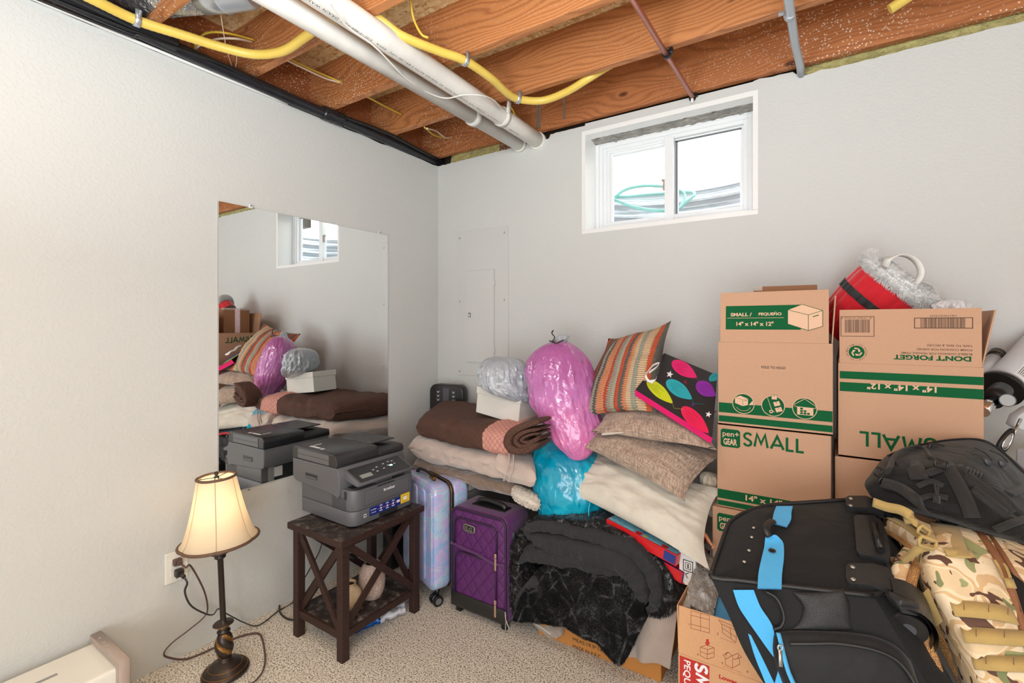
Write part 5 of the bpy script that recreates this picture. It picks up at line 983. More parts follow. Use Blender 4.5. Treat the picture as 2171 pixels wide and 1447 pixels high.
band(mb, [(1115, 1140), (1098, 1160), (1094, 1190), (1100, 1230), (1092, 1265), (1098, 1300)], [22, 30, 34, 40, 30, 20], YF + .010, -.34, 24, 0, 8, 9000, .011)
mb.build('fur_roll', fb)
mb = MB('fur'); g_ = drape([oy(1128, 1228, YF - .01), oy(1150, 1200, YF - .012), (oy(1200, 1198, YF - .012)), oy(1260, 1208, YF - .01), oy(1330, 1222, YF - .008), oy(1368, 1262, YF)], [oy(1104, 1305, YF - .02), oy(1150, 1312, YF - .03), oy(1215, 1320, YF - .035), oy(1275, 1350, YF - .035), oy(1328, 1396, YF - .03), oy(1385, 1300, YF - .01)], .04, 12, mb, 70, 50, wave=2.5, th=.02)
fur(mb, lambda u, v: g_(u, 1 - v), 60000, .0085, .0009, seed=4); fur(mb, lambda u, v: g_(u, 1 - v), 6000, .012, .0009, seed=5, vr=(0, .02)); mb.build('fur_flap', fb)
# ================================================================== toy and game boxes under the cream pillow
def obox(mb, a, b, up, dep, h, mi=0, bev=.001): F_ = frame(a, Vector(b) - Vector(a), up); L2 = (Vector(b) - Vector(a)).length; mb.box((0, -h, -dep), (L2, 0, 0), mi, bev, X=F_); return F_, L2
M['toyred'] = plain('toy_box_red', (206, 24, 34), .35, coat=.3); M['toyblue'] = plain('toy_box_blue', (26, 52, 132), .35, coat=.3); M['toysky'] = plain('toy_box_sky', (120, 190, 214), .4, coat=.2, var=60); M['toyyel'] = plain('toy_box_yellow', (232, 190, 56), .4, var=50); M['toygreen'] = plain('toy_box_green', (70, 130, 70), .4, var=40); M['toywhite'] = plain('toy_box_white', (232, 232, 232), .4)
def toybox(a, b, dep, h, label, side, top, extra, upv=V(0, 0, 1)):
    t_ = thing('game_box', label, 'box', tuple(Vector(a))); mb = MB(side, top, 'toyyel', 'toygreen', 'toywhite', 'toyblue', 'toyred'); F_, L2 = obox(mb, a, b, upv, dep, h, 0); TT = F_ @ frame((0, .0012, 0), (1, 0, 0), (0, 0, -1)); SS = F_ @ Matrix.Translation((0, -h, 0))
    mb.rect(.004, .004, L2 - .004, dep - .004, TT, 1, 0.0); rr_ = random.Random(len(label))
    for i in range(14): x, y, s_ = rr_.uniform(.02, L2 - .03), rr_.uniform(.01, dep - .03), rr_.uniform(.006, .016); mb.disc(x, y, s_, TT, rr_.choice([2, 3, 4, 5, 6]), .0006 + i * .0001, 14, s_ * rr_.uniform(.5, 1))
    extra(mb, SS, L2, h); mb.build('carton', t_); return t_
def ex1(mb, S, L, h): mb.rect(L - .05, .004, L - .004, h - .004, S, 5, .0012); mb.rect(.02, h - .014, L - .06, h - .008, S, 6, .0014)
toybox(oy(1286, 1099, -.63), oy(1436, 1177, -.69), .26, .042, 'red-sided game box with a colourful lid under the cream pillow', 'toyred', 'toysky', ex1)
def ex2(mb, S, L, h): mb.rect(.01, .006, L * .5, h - .006, S, 4, .0012); mb.rect(L * .75, .0, L - .002, h, S, 6, .0013)
toybox(oy(1300, 1129, -.615), oy(1450, 1214, -.67), .24, .042, 'dark blue game box lying under the red game box', 'toyblue', 'toyred', ex2)
wbx = thing('game_box', 'white game box with black lettering standing by the open moving box', 'box', tuple(oy(1455, 1230, -.66))); mb = MB('toywhite', 'dark_ink', 'toyred')
F_ = frame(oy(1440, 1234, -.66), V(1, -.15, 0), V(0, 0, 1)); mb.box((0, 0, -.03), (.060, .125, 0), 0, .001, X=F_); mb.line([(.016, .052), (.050, .052), (.050, .090), (.016, .090)], .003, F_, 1, .001, True); mb.line([(.024, .060), (.042, .060), (.042, .082), (.024, .082)], .002, F_, 1, .001, True); mb.line([(.033, .066), (.033, .076)], .005, F_, 1, .0012); mb.line([(.030, .028), (.024, .040), (.034, .046)], .003, F_, 1, .001); mb.flat([(0, 0), (.022, 0), (.0, .022)], F_, 2, .001); mb.build('carton', wbx)
gi = MB('gold'); 
for i in range(7): gi.tube([oy(1288 + i * 6, 1083 + i * 3, -.50), oy(1289 + i * 6, 1094 + i * 3.2, -.50)], .005, 8)
tag(gi.build('gold_garland', loc=tuple(oy(1305, 1090, -.5))), 'bit of gold ornament peeking out above the game box lid', 'ornament')
M['skin'] = plain('doll_skin', (226, 146, 104), .45)
dl = thing('toy_doll_arm', 'tiny plastic doll arm sticking out beside the lowest moving box', 'doll', tuple(od(1496, 1150, 1.78))); mb = MB('skin'); mb.tube(spline([od(1490, 1128, 1.78), od(1497, 1136, 1.77), od(1503, 1146, 1.76), od(1510, 1156, 1.75)], 5), [.0075] * 6 + [.006] * 5 + [.005] * 5, 10)
for i in range(4): mb.tube([od(1510, 1156, 1.75), od(1510 + i * 2.5, 1164 - i * 1.5, 1.745)], .0018, 6)
mb.build('arm', dl)
# ================================================================== moving boxes
def plane_at(P, n):
    P = Vector(P); n = Vector(n).normalized()
    if n.dot(V(*CAM) - P) < 0: n = -n
    def f(px, py, d=0.0):
        r = ray(px, py); C0 = V(*CAM); return C0 + r * ((P + n * d - C0).dot(n) / r.dot(n))
    return f, n
def carton_shell(mb, x0, y0, z0, w_, dp, h, top=True, t=.004):
    if top: mb.box((x0, y0, z0), (x0 + w_, y0 + dp, z0 + h), 0, .0035)
    else:
        mb.box((x0, y0, z0), (x0 + w_, y0 + t, z0 + h), 0); mb.box((x0, y0 + dp - t, z0), (x0 + w_, y0 + dp, z0 + h), 0); mb.box((x0, y0 + t, z0), (x0 + t, y0 + dp - t, z0 + h), 0); mb.box((x0 + w_ - t, y0 + t, z0), (x0 + w_, y0 + dp - t, z0 + h), 0); mb.box((x0, y0, z0), (x0 + w_, y0 + dp, z0 + t), 0)
def FR(y): return frame((0, y, 0), (1, 0, 0), (0, 0, 1))      # front-face frame: local x = X, y = Z, faces the camera
def logo(mb, x, z, s, F_, gi=1, ci=2):
    """rounded green square with two lines of lettering; x,z lower left"""
    c = s * .10; mb.flat([(x + c, z), (x + s - c, z), (x + s, z + c), (x + s, z + s - c), (x + s - c, z + s), (x + c, z + s), (x, z + s - c), (x, z + c)], F_, gi, .0005)
    mb.text('pen+', F_ @ Matrix.Translation((x + s * .08, z + s * .60, .0006)), s * .30, ci, s * .84, bold=.01); mb.text('GEAR', F_ @ Matrix.Translation((x + s * .14, z + s * .14, .0006)), s * .34, ci, s * .70, bold=.03)
def stripes(mb, x0, x1, zs, F_, gi=1):
    for a, b in zs: mb.rect(x0, a, x1, b, F_, gi, .0004)
def boxdraw(mb, x, z, s, F_, li, fi, lw=.0012):
    A, B, C_, D_, E_, G_, H_ = (x, z + s * .70), (x + s * .42, z + s * .88), (x + s, z + s * .66), (x + s * .60, z + s * .52), (x, z + s * .22), (x + s * .60, z), (x + s, z + s * .14)
    if fi is not None: mb.flat([A, E_, G_, H_, C_, B], F_, fi, .0006)
    for a, b in ((A, B), (B, C_), (C_, D_), (D_, A), (A, E_), (E_, G_), (G_, H_), (H_, C_), (D_, G_)): mb.line([a, b], lw, F_, li, .0009)
    mb.line([(x + s * .74, z + s * .46), (x + s * .88, z + s * .51)], lw * 1.8, F_, li, .0009)
Y1 = -.552; X0, X1b = 1.880, 2.235
def moving_box(label, x0, y0, z0, h, closed=True, loc=None, group='green printed moving boxes', w_=.355, dp=.355):
    t_ = thing('moving_box', label, 'box', (x0 + w_ / 2, y0 + dp / 2, z0), 0, group); mb = MB('card', 'green_ink', 'fawn_ink', 'dark_ink'); carton_shell(mb, x0, y0, z0, w_, dp, h, closed); return t_, mb
def zat(px, py, y): return oy(px, py, y).z
def xat(px, py, y): return oy(px, py, y).x
# --- left stack, top box
F1 = FR(Y1 - .0005)
t_, mb = moving_box('open moving box with icons and FOLD TO HOLD, topmost of the left stack', X0, Y1, .995, .305, False)
mb.text('FOLD TO HOLD', F1 @ Matrix.Translation((xat(1614, 780, Y1), zat(1614, 780, Y1), 0)), .0085, 3, .074, bold=.012); 
z = zat(1640, 782, Y1) - .005; xa, xb = xat(1612, 780, Y1), xat(1668, 780, Y1); mb.line([(xa, z + .018), (xa - .001, z + .004), (xa + .006, z), (xb, z), (xb + .006, z + .004), (xb + .005, z + .018)], .0009, F1, 2, .0004)
zb = [(zat(1530, 849, Y1), zat(1530, 870, Y1)), (zat(1530, 876, Y1), zat(1530, 889, Y1))]
zb = [(1.040, 1.076), (1.006, 1.028)]
stripes(mb, X0 + .002, X1b - .001, zb, F1)
for i, px in enumerate((1576, 1639, 1706)):
    cx = xat(px, 855, Y1); cz = 1.078; R_ = .0345; mb.disc(cx, cz, R_ + .0022, F1, 2, .0006); mb.disc(cx, cz, R_, F1, 1, .0008); F_ = F1 @ Matrix.Translation((0, 0, .0006))
    if i == 0:
        boxdraw(mb, cx - .028, cz - .010, .044, F_, 1, 2, .0010); arc = [(cx + .024 * math.cos(a), cz - .006 + .020 * math.sin(a)) for a in [PI * 1.15 + q * PI * .75 / 12 for q in range(13)]]; mb.line(arc, .0016, F_, 2, .0012); mb.flat([(cx + .018, cz - .004), (cx + .034, cz - .002), (cx + .031, cz + .014)], F_, 2, .0012)
    if i == 1:
        for (a, b, w2, ro) in ((.004, .030, .017, .0), (.012, .008, .020, -.4), (.018, -.012, .021, -.4)):
            RR = F_ @ Matrix.Translation((cx + a, cz + b, 0)) @ Matrix.Rotation(-ro * .8, 4, 'Z'); mb.rect(-w2 / 2, -.007, w2 / 2, .009, RR, 2, .001); mb.line([(-w2 / 2, -.007), (w2 / 2, -.007), (w2 / 2, .009), (-w2 / 2, .009)], .0008, RR, 1, .0014, True); mb.line([(0, .009), (0, .003)], .0014, RR, 1, .0014)
        mb.line([(cx - .042, cz + .030), (cx - .030, cz + .035), (cx - .018, cz + .030), (cx - .012, cz + .012), (cx - .004, cz - .014), (cx + .004, cz - .020)], .0016, F_, 2, .0013); mb.disc(cx - .006, cz - .020, .006, F_, 2, .0014, 18); mb.disc(cx - .006, cz - .020, .003, F_, 1, .0016, 18)
    if i == 2:
        mb.flat([(cx - .027, cz + .012), (cx, cz + .033), (cx + .030, cz + .010), (cx + .030, cz + .004), (cx - .027, cz + .006)], F_, 1, .001); mb.line([(cx - .030, cz + .012), (cx, cz + .033), (cx + .033, cz + .010), (cx + .031, cz + .003), (cx - .028, cz + .005), (cx - .030, cz + .012)], .0016, F_, 2, .0014)
        mb.rect(cx - .022, cz - .022, cx + .025, cz + .004, F_, 2, .0012); mb.rect(cx - .019, cz - .022, cx + .022, cz + .001, F_, 2, .0014)
        for (r_, n_) in ((0, 3), (1, 2), (2, 1)):
            for q in range(n_): mb.rect(cx - .013 + q * .010, cz - .020 + r_ * .008, cx - .005 + q * .010, cz - .0135 + r_ * .008, F_, 1, .0016)
# taped seam

# left face print (seen in the mirror)
FL = frame((X0 - .0005, Y1 + .355, 0), (0, -1, 0), (0, 0, 1)); logo(mb, .012, 1.21, .065, FL); mb.stroke('SMALL', FL @ Matrix.Translation((.09, 1.222, 0)), .042, .19, .0075, 1)
mb.build('carton', t_)
# front flap, standing, leaning back a little
fl = MB('card', 'green_ink', 'fawn_ink', 'dark_ink'); FF = frame((X0 + .006, Y1 + .002, 1.300), (1, 0, 0), (0, .05, 1)); FW = .338
fl.box((0, 0, -.004), (FW, .182, 0), 0, .001, X=FF)
def fpx(px, py):
    P = FF.inverted() @ plane_at(FF.translation, FF.to_3x3() @ V(0, 0, 1))[0](px, py); return P.x, P.y
a = fpx(1539, 651); b = fpx(1539, 698); c = fpx(1698, 643); d = fpx(1698, 696); mb = fl
mb.flat([(a[0], b[1]), (c[0], b[1]), (c[0], a[1] + .004), (a[0], a[1] + .004)], FF, 1, .0004)
a1_ = fpx(1549, 669); mb.text('SMALL / ', FF @ Matrix.Translation((a1_[0], a1_[1] - .002, 0)), .0125, 2, .070, bold=.03, d=.0006); a2 = fpx(1608, 667); mb.text('PEQUEÑO', FF @ Matrix.Translation((a2[0], a2[1] - .002, 0)), .0098, 2, .072, bold=.03, d=.0006)
a3 = fpx(1542, 674); a4 = fpx(1662, 671); mb.line([(a3[0], a3[1]), (a4[0], a3[1])], .0012, FF, 2, .0006); a5 = fpx(1559, 690); mb.text('14" x 14" x 12"', FF @ Matrix.Translation((a5[0], a5[1], 0)), .0140, 2, .120, bold=.03, d=.0006)
e = fpx(1670, 700); boxdraw(mb, e[0], e[1], .102, FF @ Matrix.Translation((0, 0, .0006)), 1, 2, .0016); mb.build('front_flap', t_)
sf = MB('card'); sf.box((0, 0, -.004), (.335, .16, 0), 0, .001, X=frame((X1b, Y1 + .01, 1.300), (0, 1, 0), (.06, 0, 1))); sf.build('side_flap', t_); sf = MB('card'); sf.box((0, 0, -.004), (.34, .17, 0), 0, .001, X=frame((X0 + .006, Y1 + .352, 1.300), (1, 0, 0), (0, .12, 1))); sf.build('back_flap', t_)
sf = MB('card'); sf.box((X0 + .005, Y1 + .006, 1.285), (X1b - .006, Y1 + .345, 1.292), 0); sf.build('inner_flap', t_)
# small taped parcel on top
tb = thing('parcel', 'small taped brown parcel sitting inside the open top box of the left stack', 'box', (2.10, -.33, 1.292)); PFm = Matrix.Translation((1.985, -.44, 1.2925)) @ Matrix.Rotation(math.radians(4), 4, 'Z')
k = NT('clear_tape'); k.col((.8, .76, .7, 1)); k.set(Roughness=.12, Alpha=.5); M['tape'] = k.m
mb = MB('card_dark', 'tape', 'hotpink', F=PFm); mb.box((0, 0, 0), (.205, .21, .215), 0, .003); mb.box((-.0006, -.0006, .2), (.03, .2106, .2156), 1, .0); mb.build('carton', tb)
mb = MB('ribbon', 'hotpink', F=PFm); mb.box((-.0008, .09, .0), (.0, .13, .215), 0); mb.box((-.0008, .09, .2152), (.206, .13, .2160), 0)
for i in range(14): mb.line([(-.13, .006 + i * .015), (-.09, .014 + i * .015)], .003, frame((-.0012, 0, 0), (0, -1, 0), (0, 0, 1)), 1, .0002)
mb.build('printed_tape', tb)
# --- second box
t_, mb = moving_box('moving box printed SMALL, second from the top of the left stack', X0 - .004, Y1, .690, .303)
logo(mb, xat(1528, 945, Y1), zat(1530, 944, Y1) - .002, .066, F1); 
o_ = oy(1575, 944, Y1); mb.stroke('SMALL', F1 @ Matrix.Translation((xat(1577, 944, Y1), zat(1577, 943, Y1), 0)), .0445, .186, .0078, 1)
stripes(mb, X0 - .002, X1b - .006, [(.722, .755), (.696, .714)], F1); mb.text('14" x 14" x 12"', F1 @ Matrix.Translation((xat(1577, 1050, Y1), .730, 0)), .0195, 2, .195, bold=.03, d=.0006); mb.build('carton', t_)
# --- third and fourth
t_, mb = moving_box('moving box third from the top of the left stack, green logo in its corner', X0 - .020, Y1 - .004, .384, .303)
F3 = FR(Y1 - .0045); logo(mb, xat(1521, 1120, Y1), zat(1521, 1122, Y1), .066, F3); mb.stroke('SMALL', F3 @ Matrix.Translation((xat(1521, 1120, Y1) + .085, zat(1521, 1122, Y1) + .008, 0)), .0445, .186, .0078, 1); stripes(mb, X0 - .018, X1b - .022, [(.416, .449), (.390, .408)], F3); mb.build('carton', t_)
t_, mb = moving_box('lowest moving box of the left stack, behind the open box', X0 - .022, Y1 + .002, .0, .382); mb.build('carton', t_)
# --- right stack
Y2 = -.522; RX = 2.2505; F2 = FR(Y2 - .0005)
t_, mb = moving_box('upside-down moving box printed SMALL, topmost of the right stack, flaps open', RX, Y2, .925, .311, False)
stripes(mb, RX + .004, RX + .3545, [(zat(1782, 802, Y2) + .001, zat(1782, 786, Y2)), (zat(1782, 828, Y2), zat(1782, 809, Y2))], F2)
def UP(px, py, y): P = oy(px, py, y); return frame((P.x, y - .0005, P.z), (-1, 0, 0), (0, 0, -1))
mb.text('14" x 14" x 12"', UP(1990, 821, Y2) @ Matrix.Translation((0, -.001, .0003)), .0180, 2, .172, bold=.03, d=.0005)
mb.stroke('SMALL', UP(1984, 931, Y2), .0450, .190, .0078, 1);
mb.build('carton', t_)
fl = MB('card', 'green_ink', 'fawn_ink', 'brown_ink'); FF = frame((RX + .003, Y2 + .001, 1.236), (1, 0, 0), (0, .02, 1)); fl.box((0, 0, -.004), (.349, .177, 0), 0, .001, X=FF); mb = fl
c = fpx(1783, 712); d = fpx(1853, 669); x0, z0, x1, z1 = c[0], c[1], d[0], d[1] - .002; mb.line([(x0, z0), (x1, z0), (x1, z1), (x0, z1)], .0018, FF, 3, .0004, True)
R4 = random.Random(3); x = x0 + .010
while x < x1 - .012: w2 = R4.choice([.0006, .001, .0016]); mb.rect(x, z0 + .012, x + w2, z1 - .010, FF, 3, .0004); x += w2 + R4.choice([.0007, .001, .0015])
UF = lambda px, py: FF @ Matrix.Translation((*fpx(px, py), 0)) @ Matrix.Rotation(PI, 4, 'Z')
mb.text('8 17423 01922 2', UF(1848, 672), .0055, 3, x1 - x0 - .008, d=.0004)
c = fpx(1939, 695); d = fpx(2062, 673); x0, z0, x1, z1 = c[0], c[1], d[0], d[1]; mb.line([(x0, z0), (x1, z0), (x1, z1), (x0, z1)], .0022, FF, 3, .0004, True); x = x0 + .014
while x < x1 - .016: w2 = R4.choice([.0008, .0012, .002]); mb.rect(x, z0 + .001, x + w2, z1 - .001, FF, 3, .0004); x += w2 + R4.choice([.0007, .001, .0018])
mb.text('10817423019239', UF(2030, 667), .0055, 3, .062, d=.0004)
c = fpx(1816, 746); mb.disc(c[0], c[1], .0215, FF, 1, .0004); 
for i in range(3):
    RR = FF @ Matrix.Translation((c[0], c[1], .0002)) @ Matrix.Rotation(i * 2.094, 4, 'Z'); mb.line([(-.004, .0125), (.004, .0115), (.0075, .0055)], .0042, RR, 2, .0005); mb.flat([(.0035, .0062), (.0115, .0050), (.0065, -.001)], RR, 2, .0006)
ring = 'THIS BOX MADE FROM * 100% RECYCLED PAPER * '
for i, ch in enumerate(ring):
    if ch == ' ': continue
    an = -i / len(ring) * 2 * PI + PI * 1.4; RR = FF @ Matrix.Translation((c[0] + .0245 * math.cos(an), c[1] + .0245 * math.sin(an), 0)) @ Matrix.Rotation(an - PI / 2, 4, 'Z'); mb.text(ch, RR, .0042, 3, bold=.01, res=1, align='CENTER')
mb.text("DON'T FORGET", UF(2060, 756), .0145, 1, .182, bold=.04)
for tx, py, L_ in (('BUBBLE CUSHION FOR FRAGILE ITEMS', 749, .166), ('FOAM CUSHION FOR DISHES', 740, .128), ('TAPE TO SEAL & SECURE', 731, .104)): mb.text(tx, UF(2062, py), .0062, 3, L_, bold=.01)
mb.build('front_flap', t_)
sf = MB('card', 'lab_w'); sf.box((0, 0, -.004), (.34, .172, 0), 0, .001, X=frame((RX + .355, Y2 + .008, 1.236), (0, 1, 0), (.17, 0, 1))); sf.build('side_flap', t_)
sf = MB('card'); sf.box((0, 0, -.004), (.34, .168, 0), 0, .001, X=frame((RX + .004, Y2 + .012, 1.236), (0, 1, 0), (.14, 0, 1))); sf.build('side_flap', t_)
sf = MB('card'); sf.box((RX + .006, Y2 + .008, 1.20), (RX + .349, Y2 + .345, 1.206), 0); sf.build('inner_flap', t_)
for i, (lab, z0, h, dx) in enumerate((('plain moving box directly under the upside-down box, second in the right stack', .617, .305, -.010), ('moving box third from the top of the right stack behind the black backpack', .310, .304, -.004), ('lowest moving box of the right stack', 0, .307, -.006))):
    t_, mb = moving_box(lab, RX + dx, Y2 + (.0 if i else .0), z0, h); mb.build('carton', t_)
# ================================================================== red bag with white fur trim
M['redvelvet'] = fabric('red_velvet', (206, 14, 34), .6, (300, .0006), (14, .003), .9, 6, .2); M['whitefur'] = plain('white_fur', (240, 239, 237), .9); M['belt'] = plain('black_vinyl_belt', (44, 44, 46), .35); M['handle_w'] = plain('white_webbing', (228, 226, 220), .6, bump=(400, .0006))
rb = thing('santa_bag', 'red pleated gift bag with white fur trim and black belt in the right stack', 'bag', tuple(od(1830, 680, 1.64)))
Co = od(1912, 604, 1.74); Cb = od(1790, 712, 1.74); ax = (Cb - Co).normalized(); sd_ = (od(1985, 657, 1.74) - od(1832, 548, 1.78)).normalized(); vw = (Co - V(*CAM)).normalized(); vw = (vw + V(0, 0, .10)).normalized(); ax = (ax - vw * ax.dot(vw)).normalized(); sd_ = (sd_ - vw * sd_.dot(vw)); sd_ = (sd_ - ax * sd_.dot(ax)).normalized(); dp_ = ax.cross(sd_).normalized(); LN = (Cb - Co).length
def redb(u, v):
    a = v * 2 * PI; r = .140 - .042 * u + .012 * math.sin(PI * u); pl = .007 * (abs(math.sin(a * 9)) ** .35) ; c = Co + ax * (u * LN); 
    if u >= .999: r = .001
    return c + sd_ * math.cos(a) * (r + pl) + dp_ * math.sin(a) * (r * .62 + pl)
mb = MB('redvelvet'); mb.grid(redb, 40, 176, 0, False, True); mb.grid(lambda u, v: Co + (Vector(redb(u * .9, v)) - Co) * .96, 20, 60, 0, False, True); mb.build('pleated_body', rb)
mb = MB('belt'); mb.grid(lambda u, v: redb(.34 + .10 * u, v) + (redb(.4, v) - (Co + ax * .4 * LN)).normalized() * .004, 4, 90, 0, False, True); mb.build('belt', rb)
def trimf(u, v):
    a = v * 2 * PI; b = u * 2 * PI; c = Co - ax * .006; d = (sd_ * math.cos(a) * .144 + dp_ * math.sin(a) * .092); n = d.normalized(); return c + d + n * (.016 * math.cos(b)) + ax * (.026 * math.sin(b)) + n * .004 * nz(d + ax * math.sin(b) * .1, 20)
mb = MB('whitefur'); mb.grid(trimf, 16, 120, 0, True, True); mb.fix(); fur(mb, lambda u, v: trimf(1 - u, v), 26000, .015, .0008, seed=9, droop=.1); mb.build('fur_trim', rb)
for pts in ([(1876, 566, 1.66), (1884, 550, 1.64), (1905, 541, 1.63), (1926, 543, 1.63), (1942, 553, 1.63), (1951, 568, 1.63), (1952, 582, 1.63), (1944, 596, 1.64), (1928, 606, 1.66)], [(1945, 596, 1.78), (1962, 601, 1.78), (1976, 608, 1.78), (1983, 620, 1.78), (1980, 630, 1.78), (1970, 640, 1.78)]):
    mb = MB('handle_w'); mb.strap(spline([od(*p) for p in pts], 6), .024, .003, 0, [(-FWD + RGT * .25 + V(0, 0, .1))] * (6 * (len(pts) - 1) + 1)); mb.build('handle', rb)
M['clearfilm'] = film('white_thin_film', (226, 226, 230), (236, 236, 240), .25, 18, .014)
mb = MB('clearfilm', 'redvelvet'); blob(mb, [(634, 2016, 2026, 1.60), (638, 1998, 2044, 1.60), (648, 1984, 2050, 1.60), (662, 1984, 2050, 1.60), (690, 1990, 2046, 1.60), (705, 2010, 2030, 1.60)], .8, 12, .12, 50, 60, 8, .15); tag(mb.build('clear_plastic_bag', loc=tuple(od(2015, 690, 1.52))), 'crinkled clear white plastic bag poking out of the right stack top box', 'bag')
# ================================================================== open box in the foreground
LXo, LYo = 1.824, -.903; LW, LD, LH = .40, .345, .322
tw_ = thing('moving_box', "open moving box with red print and folding diagrams on the floor beside the duffel", 'box', (LXo + LW / 2, LYo + LD / 2, 0))
mb = MB('card_lowes', 'red_ink', 'rust_ink', 'lab_w'); carton_shell(mb, LXo, LYo, 0, LW, LD, LH, False, .004); F5 = FR(LYo - .0005)
p_ = oy(1446, 1385, LYo); mb.rect(LXo + .004, .10, oy(1504, 1420, LYo).x, LH - .006, F5, 1, .0004)
TXt = frame((oy(1476, 1400, LYo).x, LYo - .0005, LH - .012), (0, 0, -1), (1, 0, 0)); mb.stroke('SMALL', TXt @ Matrix.Translation((.0, -.001, 0)), .032, .165, .0085, 3); mb.text('PEQUEÑO', TXt @ Matrix.Translation((.0, -.036, 0)), .020, 3, .14, bold=.016, d=.0006)
q_ = oy(1524, 1436, LYo); mb.text("Lowes", F5 @ Matrix.Translation((q_.x, q_.z, 0)), .012, 1, .050, bold=.04); mb.build('carton', tw_)
FF = frame((LXo + .001, LYo + .001, LH), (1, 0, 0), (0, .0, 1)); fl = MB('card_lowes', 'rust_ink', 'red_ink'); fl.box((0, 0, -.004), (LW - .002, .150, 0), 0, .001, X=FF); mb = fl
LF = plane_at((0, LYo, 0), (0, 1, 0))[0]
def ln(pts, wd=.0013, closed=False, mi=1): mb.line([fpx(*p) for p in pts], wd, FF, mi, .0005, closed)
ln([(1465, 1294), (1504, 1304), (1504, 1341), (1465, 1331)], closed=True); ln([(1485, 1299), (1485, 1336)]); ln([(1465, 1303), (1504, 1313)]); ln([(1465, 1322), (1504, 1332)])
ln([(1524, 1313), (1562, 1330), (1566, 1338), (1530, 1322), (1524, 1313)]); ln([(1530, 1322), (1532, 1340), (1560, 1361), (1562, 1338)]); ln([(1548, 1330), (1550, 1352)]); ln([(1532, 1331), (1561, 1350)])
ln([(1485, 1371), (1499, 1366), (1514, 1372), (1514, 1392), (1499, 1396), (1485, 1389)], closed=True); ln([(1485, 1371), (1500, 1376), (1514, 1372)]); ln([(1500, 1376), (1499, 1396)]); ln([(1485, 1380), (1500, 1386), (1514, 1382)])
ln([(1533, 1388), (1545, 1382), (1552, 1389), (1540, 1396)], closed=True); ln([(1552, 1389), (1564, 1384), (1572, 1392), (1556, 1397)], closed=True); ln([(1537, 1394), (1538, 1408), (1553, 1415), (1568, 1407), (1568, 1394)]); ln([(1553, 1396), (1553, 1415)]); ln([(1541, 1390), (1538, 1385), (1543, 1382)], .0016); ln([(1564, 1395), (1566, 1388)], .0016)
mb.flat([fpx(*p) for p in ((1497, 1354), (1503, 1354), (1503, 1361), (1506, 1361), (1500, 1369), (1494, 1361), (1497, 1361))], FF, 2, .0006)
for ch, px, py in (('1', 1460, 1324), ('2', 1520, 1344), ('4', 1478, 1388), ('5', 1530, 1406), ('6', 1583, 1424)): mb.text(ch, FF @ Matrix.Translation((*fpx(px, py), 0)), .0065, 1, bold=.03)
mb.text('fold the short ends in', FF @ Matrix.Translation((*fpx(1528, 1352), 0)) @ Matrix.Rotation(-.05, 4, 'Z'), .0032, 1, .040); mb.text('fold the flaps to hold it', FF @ Matrix.Translation((*fpx(1533, 1412), 0)), .0032, 1, .052)
mb.build('front_flap', tw_)
sf = MB('card_lowes'); sf.box((0, 0, -.004), (LD - .004, .150, 0), 0, .001, X=frame((LXo + .003, LYo + .002, LH), (0, 1, 0), (-.03, 0, 1))); sf.build('side_flap', tw_)
sf = MB('card_lowes'); sf.box((0, 0, -.004), (LW - .002, .150, 0), 0, .001, X=frame((LXo + .001, LYo + LD - .001, LH), (1, 0, 0), (0, .10, 1))); sf.build('back_flap', tw_)
M['bubble'] = film('grey_bubble_wrap', (150, 146, 142), (176, 172, 168), .3, 20, .012); M['bluepanel'] = plain('sky_blue_fabric', (84, 160, 214), .6)
mb = MB('bubble'); pillow(mb, [oy(1448, 1282, -.85), oy(1510, 1310, -.87), oy(1540, 1210, -.62), oy(1490, 1160, -.52)], .03, V(-.3, -.8, .6), .03, 4, 40, .012); tag(mb.build('plastic_wrap', loc=tuple(oy(1490, 1250, -.8))), 'greyish translucent padded plastic wrap stuffed in the open foreground box', 'wrap')
mb = MB('bluepanel'); pillow(mb, [oy(1474, 1322, -.885), oy(1612, 1352, -.885), oy(1606, 1312, -.80), oy(1506, 1254, -.74)], .004, V(-.2, -.8, .6), .0, 4, 24, .001); tag(mb.build('blue_folder', loc=tuple(oy(1560, 1310, -.85))), 'sky blue flat sheet poking out of the open foreground box beside the duffel', 'folder')
# ================================================================== wheeled duffel
def cw(X, Z, z): return V(*CAM) * V(1, 1, 0).length_squared * 0 + V(CAM[0], CAM[1], 0) + RGT * X + FWD * Z + V(0, 0, z)
NL, NR, BL, BR = cw(.478, 1.165, .750), cw(.830, 1.045, .768), cw(.655, 1.425, .822), cw(1.025, 1.372, .868)
Wd = (RGT * .40 - FWD * .42 - V(0, 0, .81)); LEN = .80
M['duf'] = fabric('black_polyester', (19, 19, 21), .55, (700, .0008), (5, .006), .1, 6, .08); M['duf_pipe'] = plain('black_piping', (26, 26, 28), .45); M['strapblue'] = fabric('bright_blue_webbing', (74, 168, 224), .6, (500, .0008), (8, .002), .2, 10, .06); M['skid'] = plain('scuffed_black_plastic', (38, 39, 41), .34, bump=(120, .0006), var=40)
M['duf2'] = fabric('black_polyester_panel', (27, 27, 29), .5, (700, .0006), (6, .004), .15, 6, .08)
td_ = thing('duffel_bag', 'black wheeled duffel bag with bright blue straps leaning in the foreground', 'bag', tuple((NL + BR) / 2 + V(0, 0, -.78)))
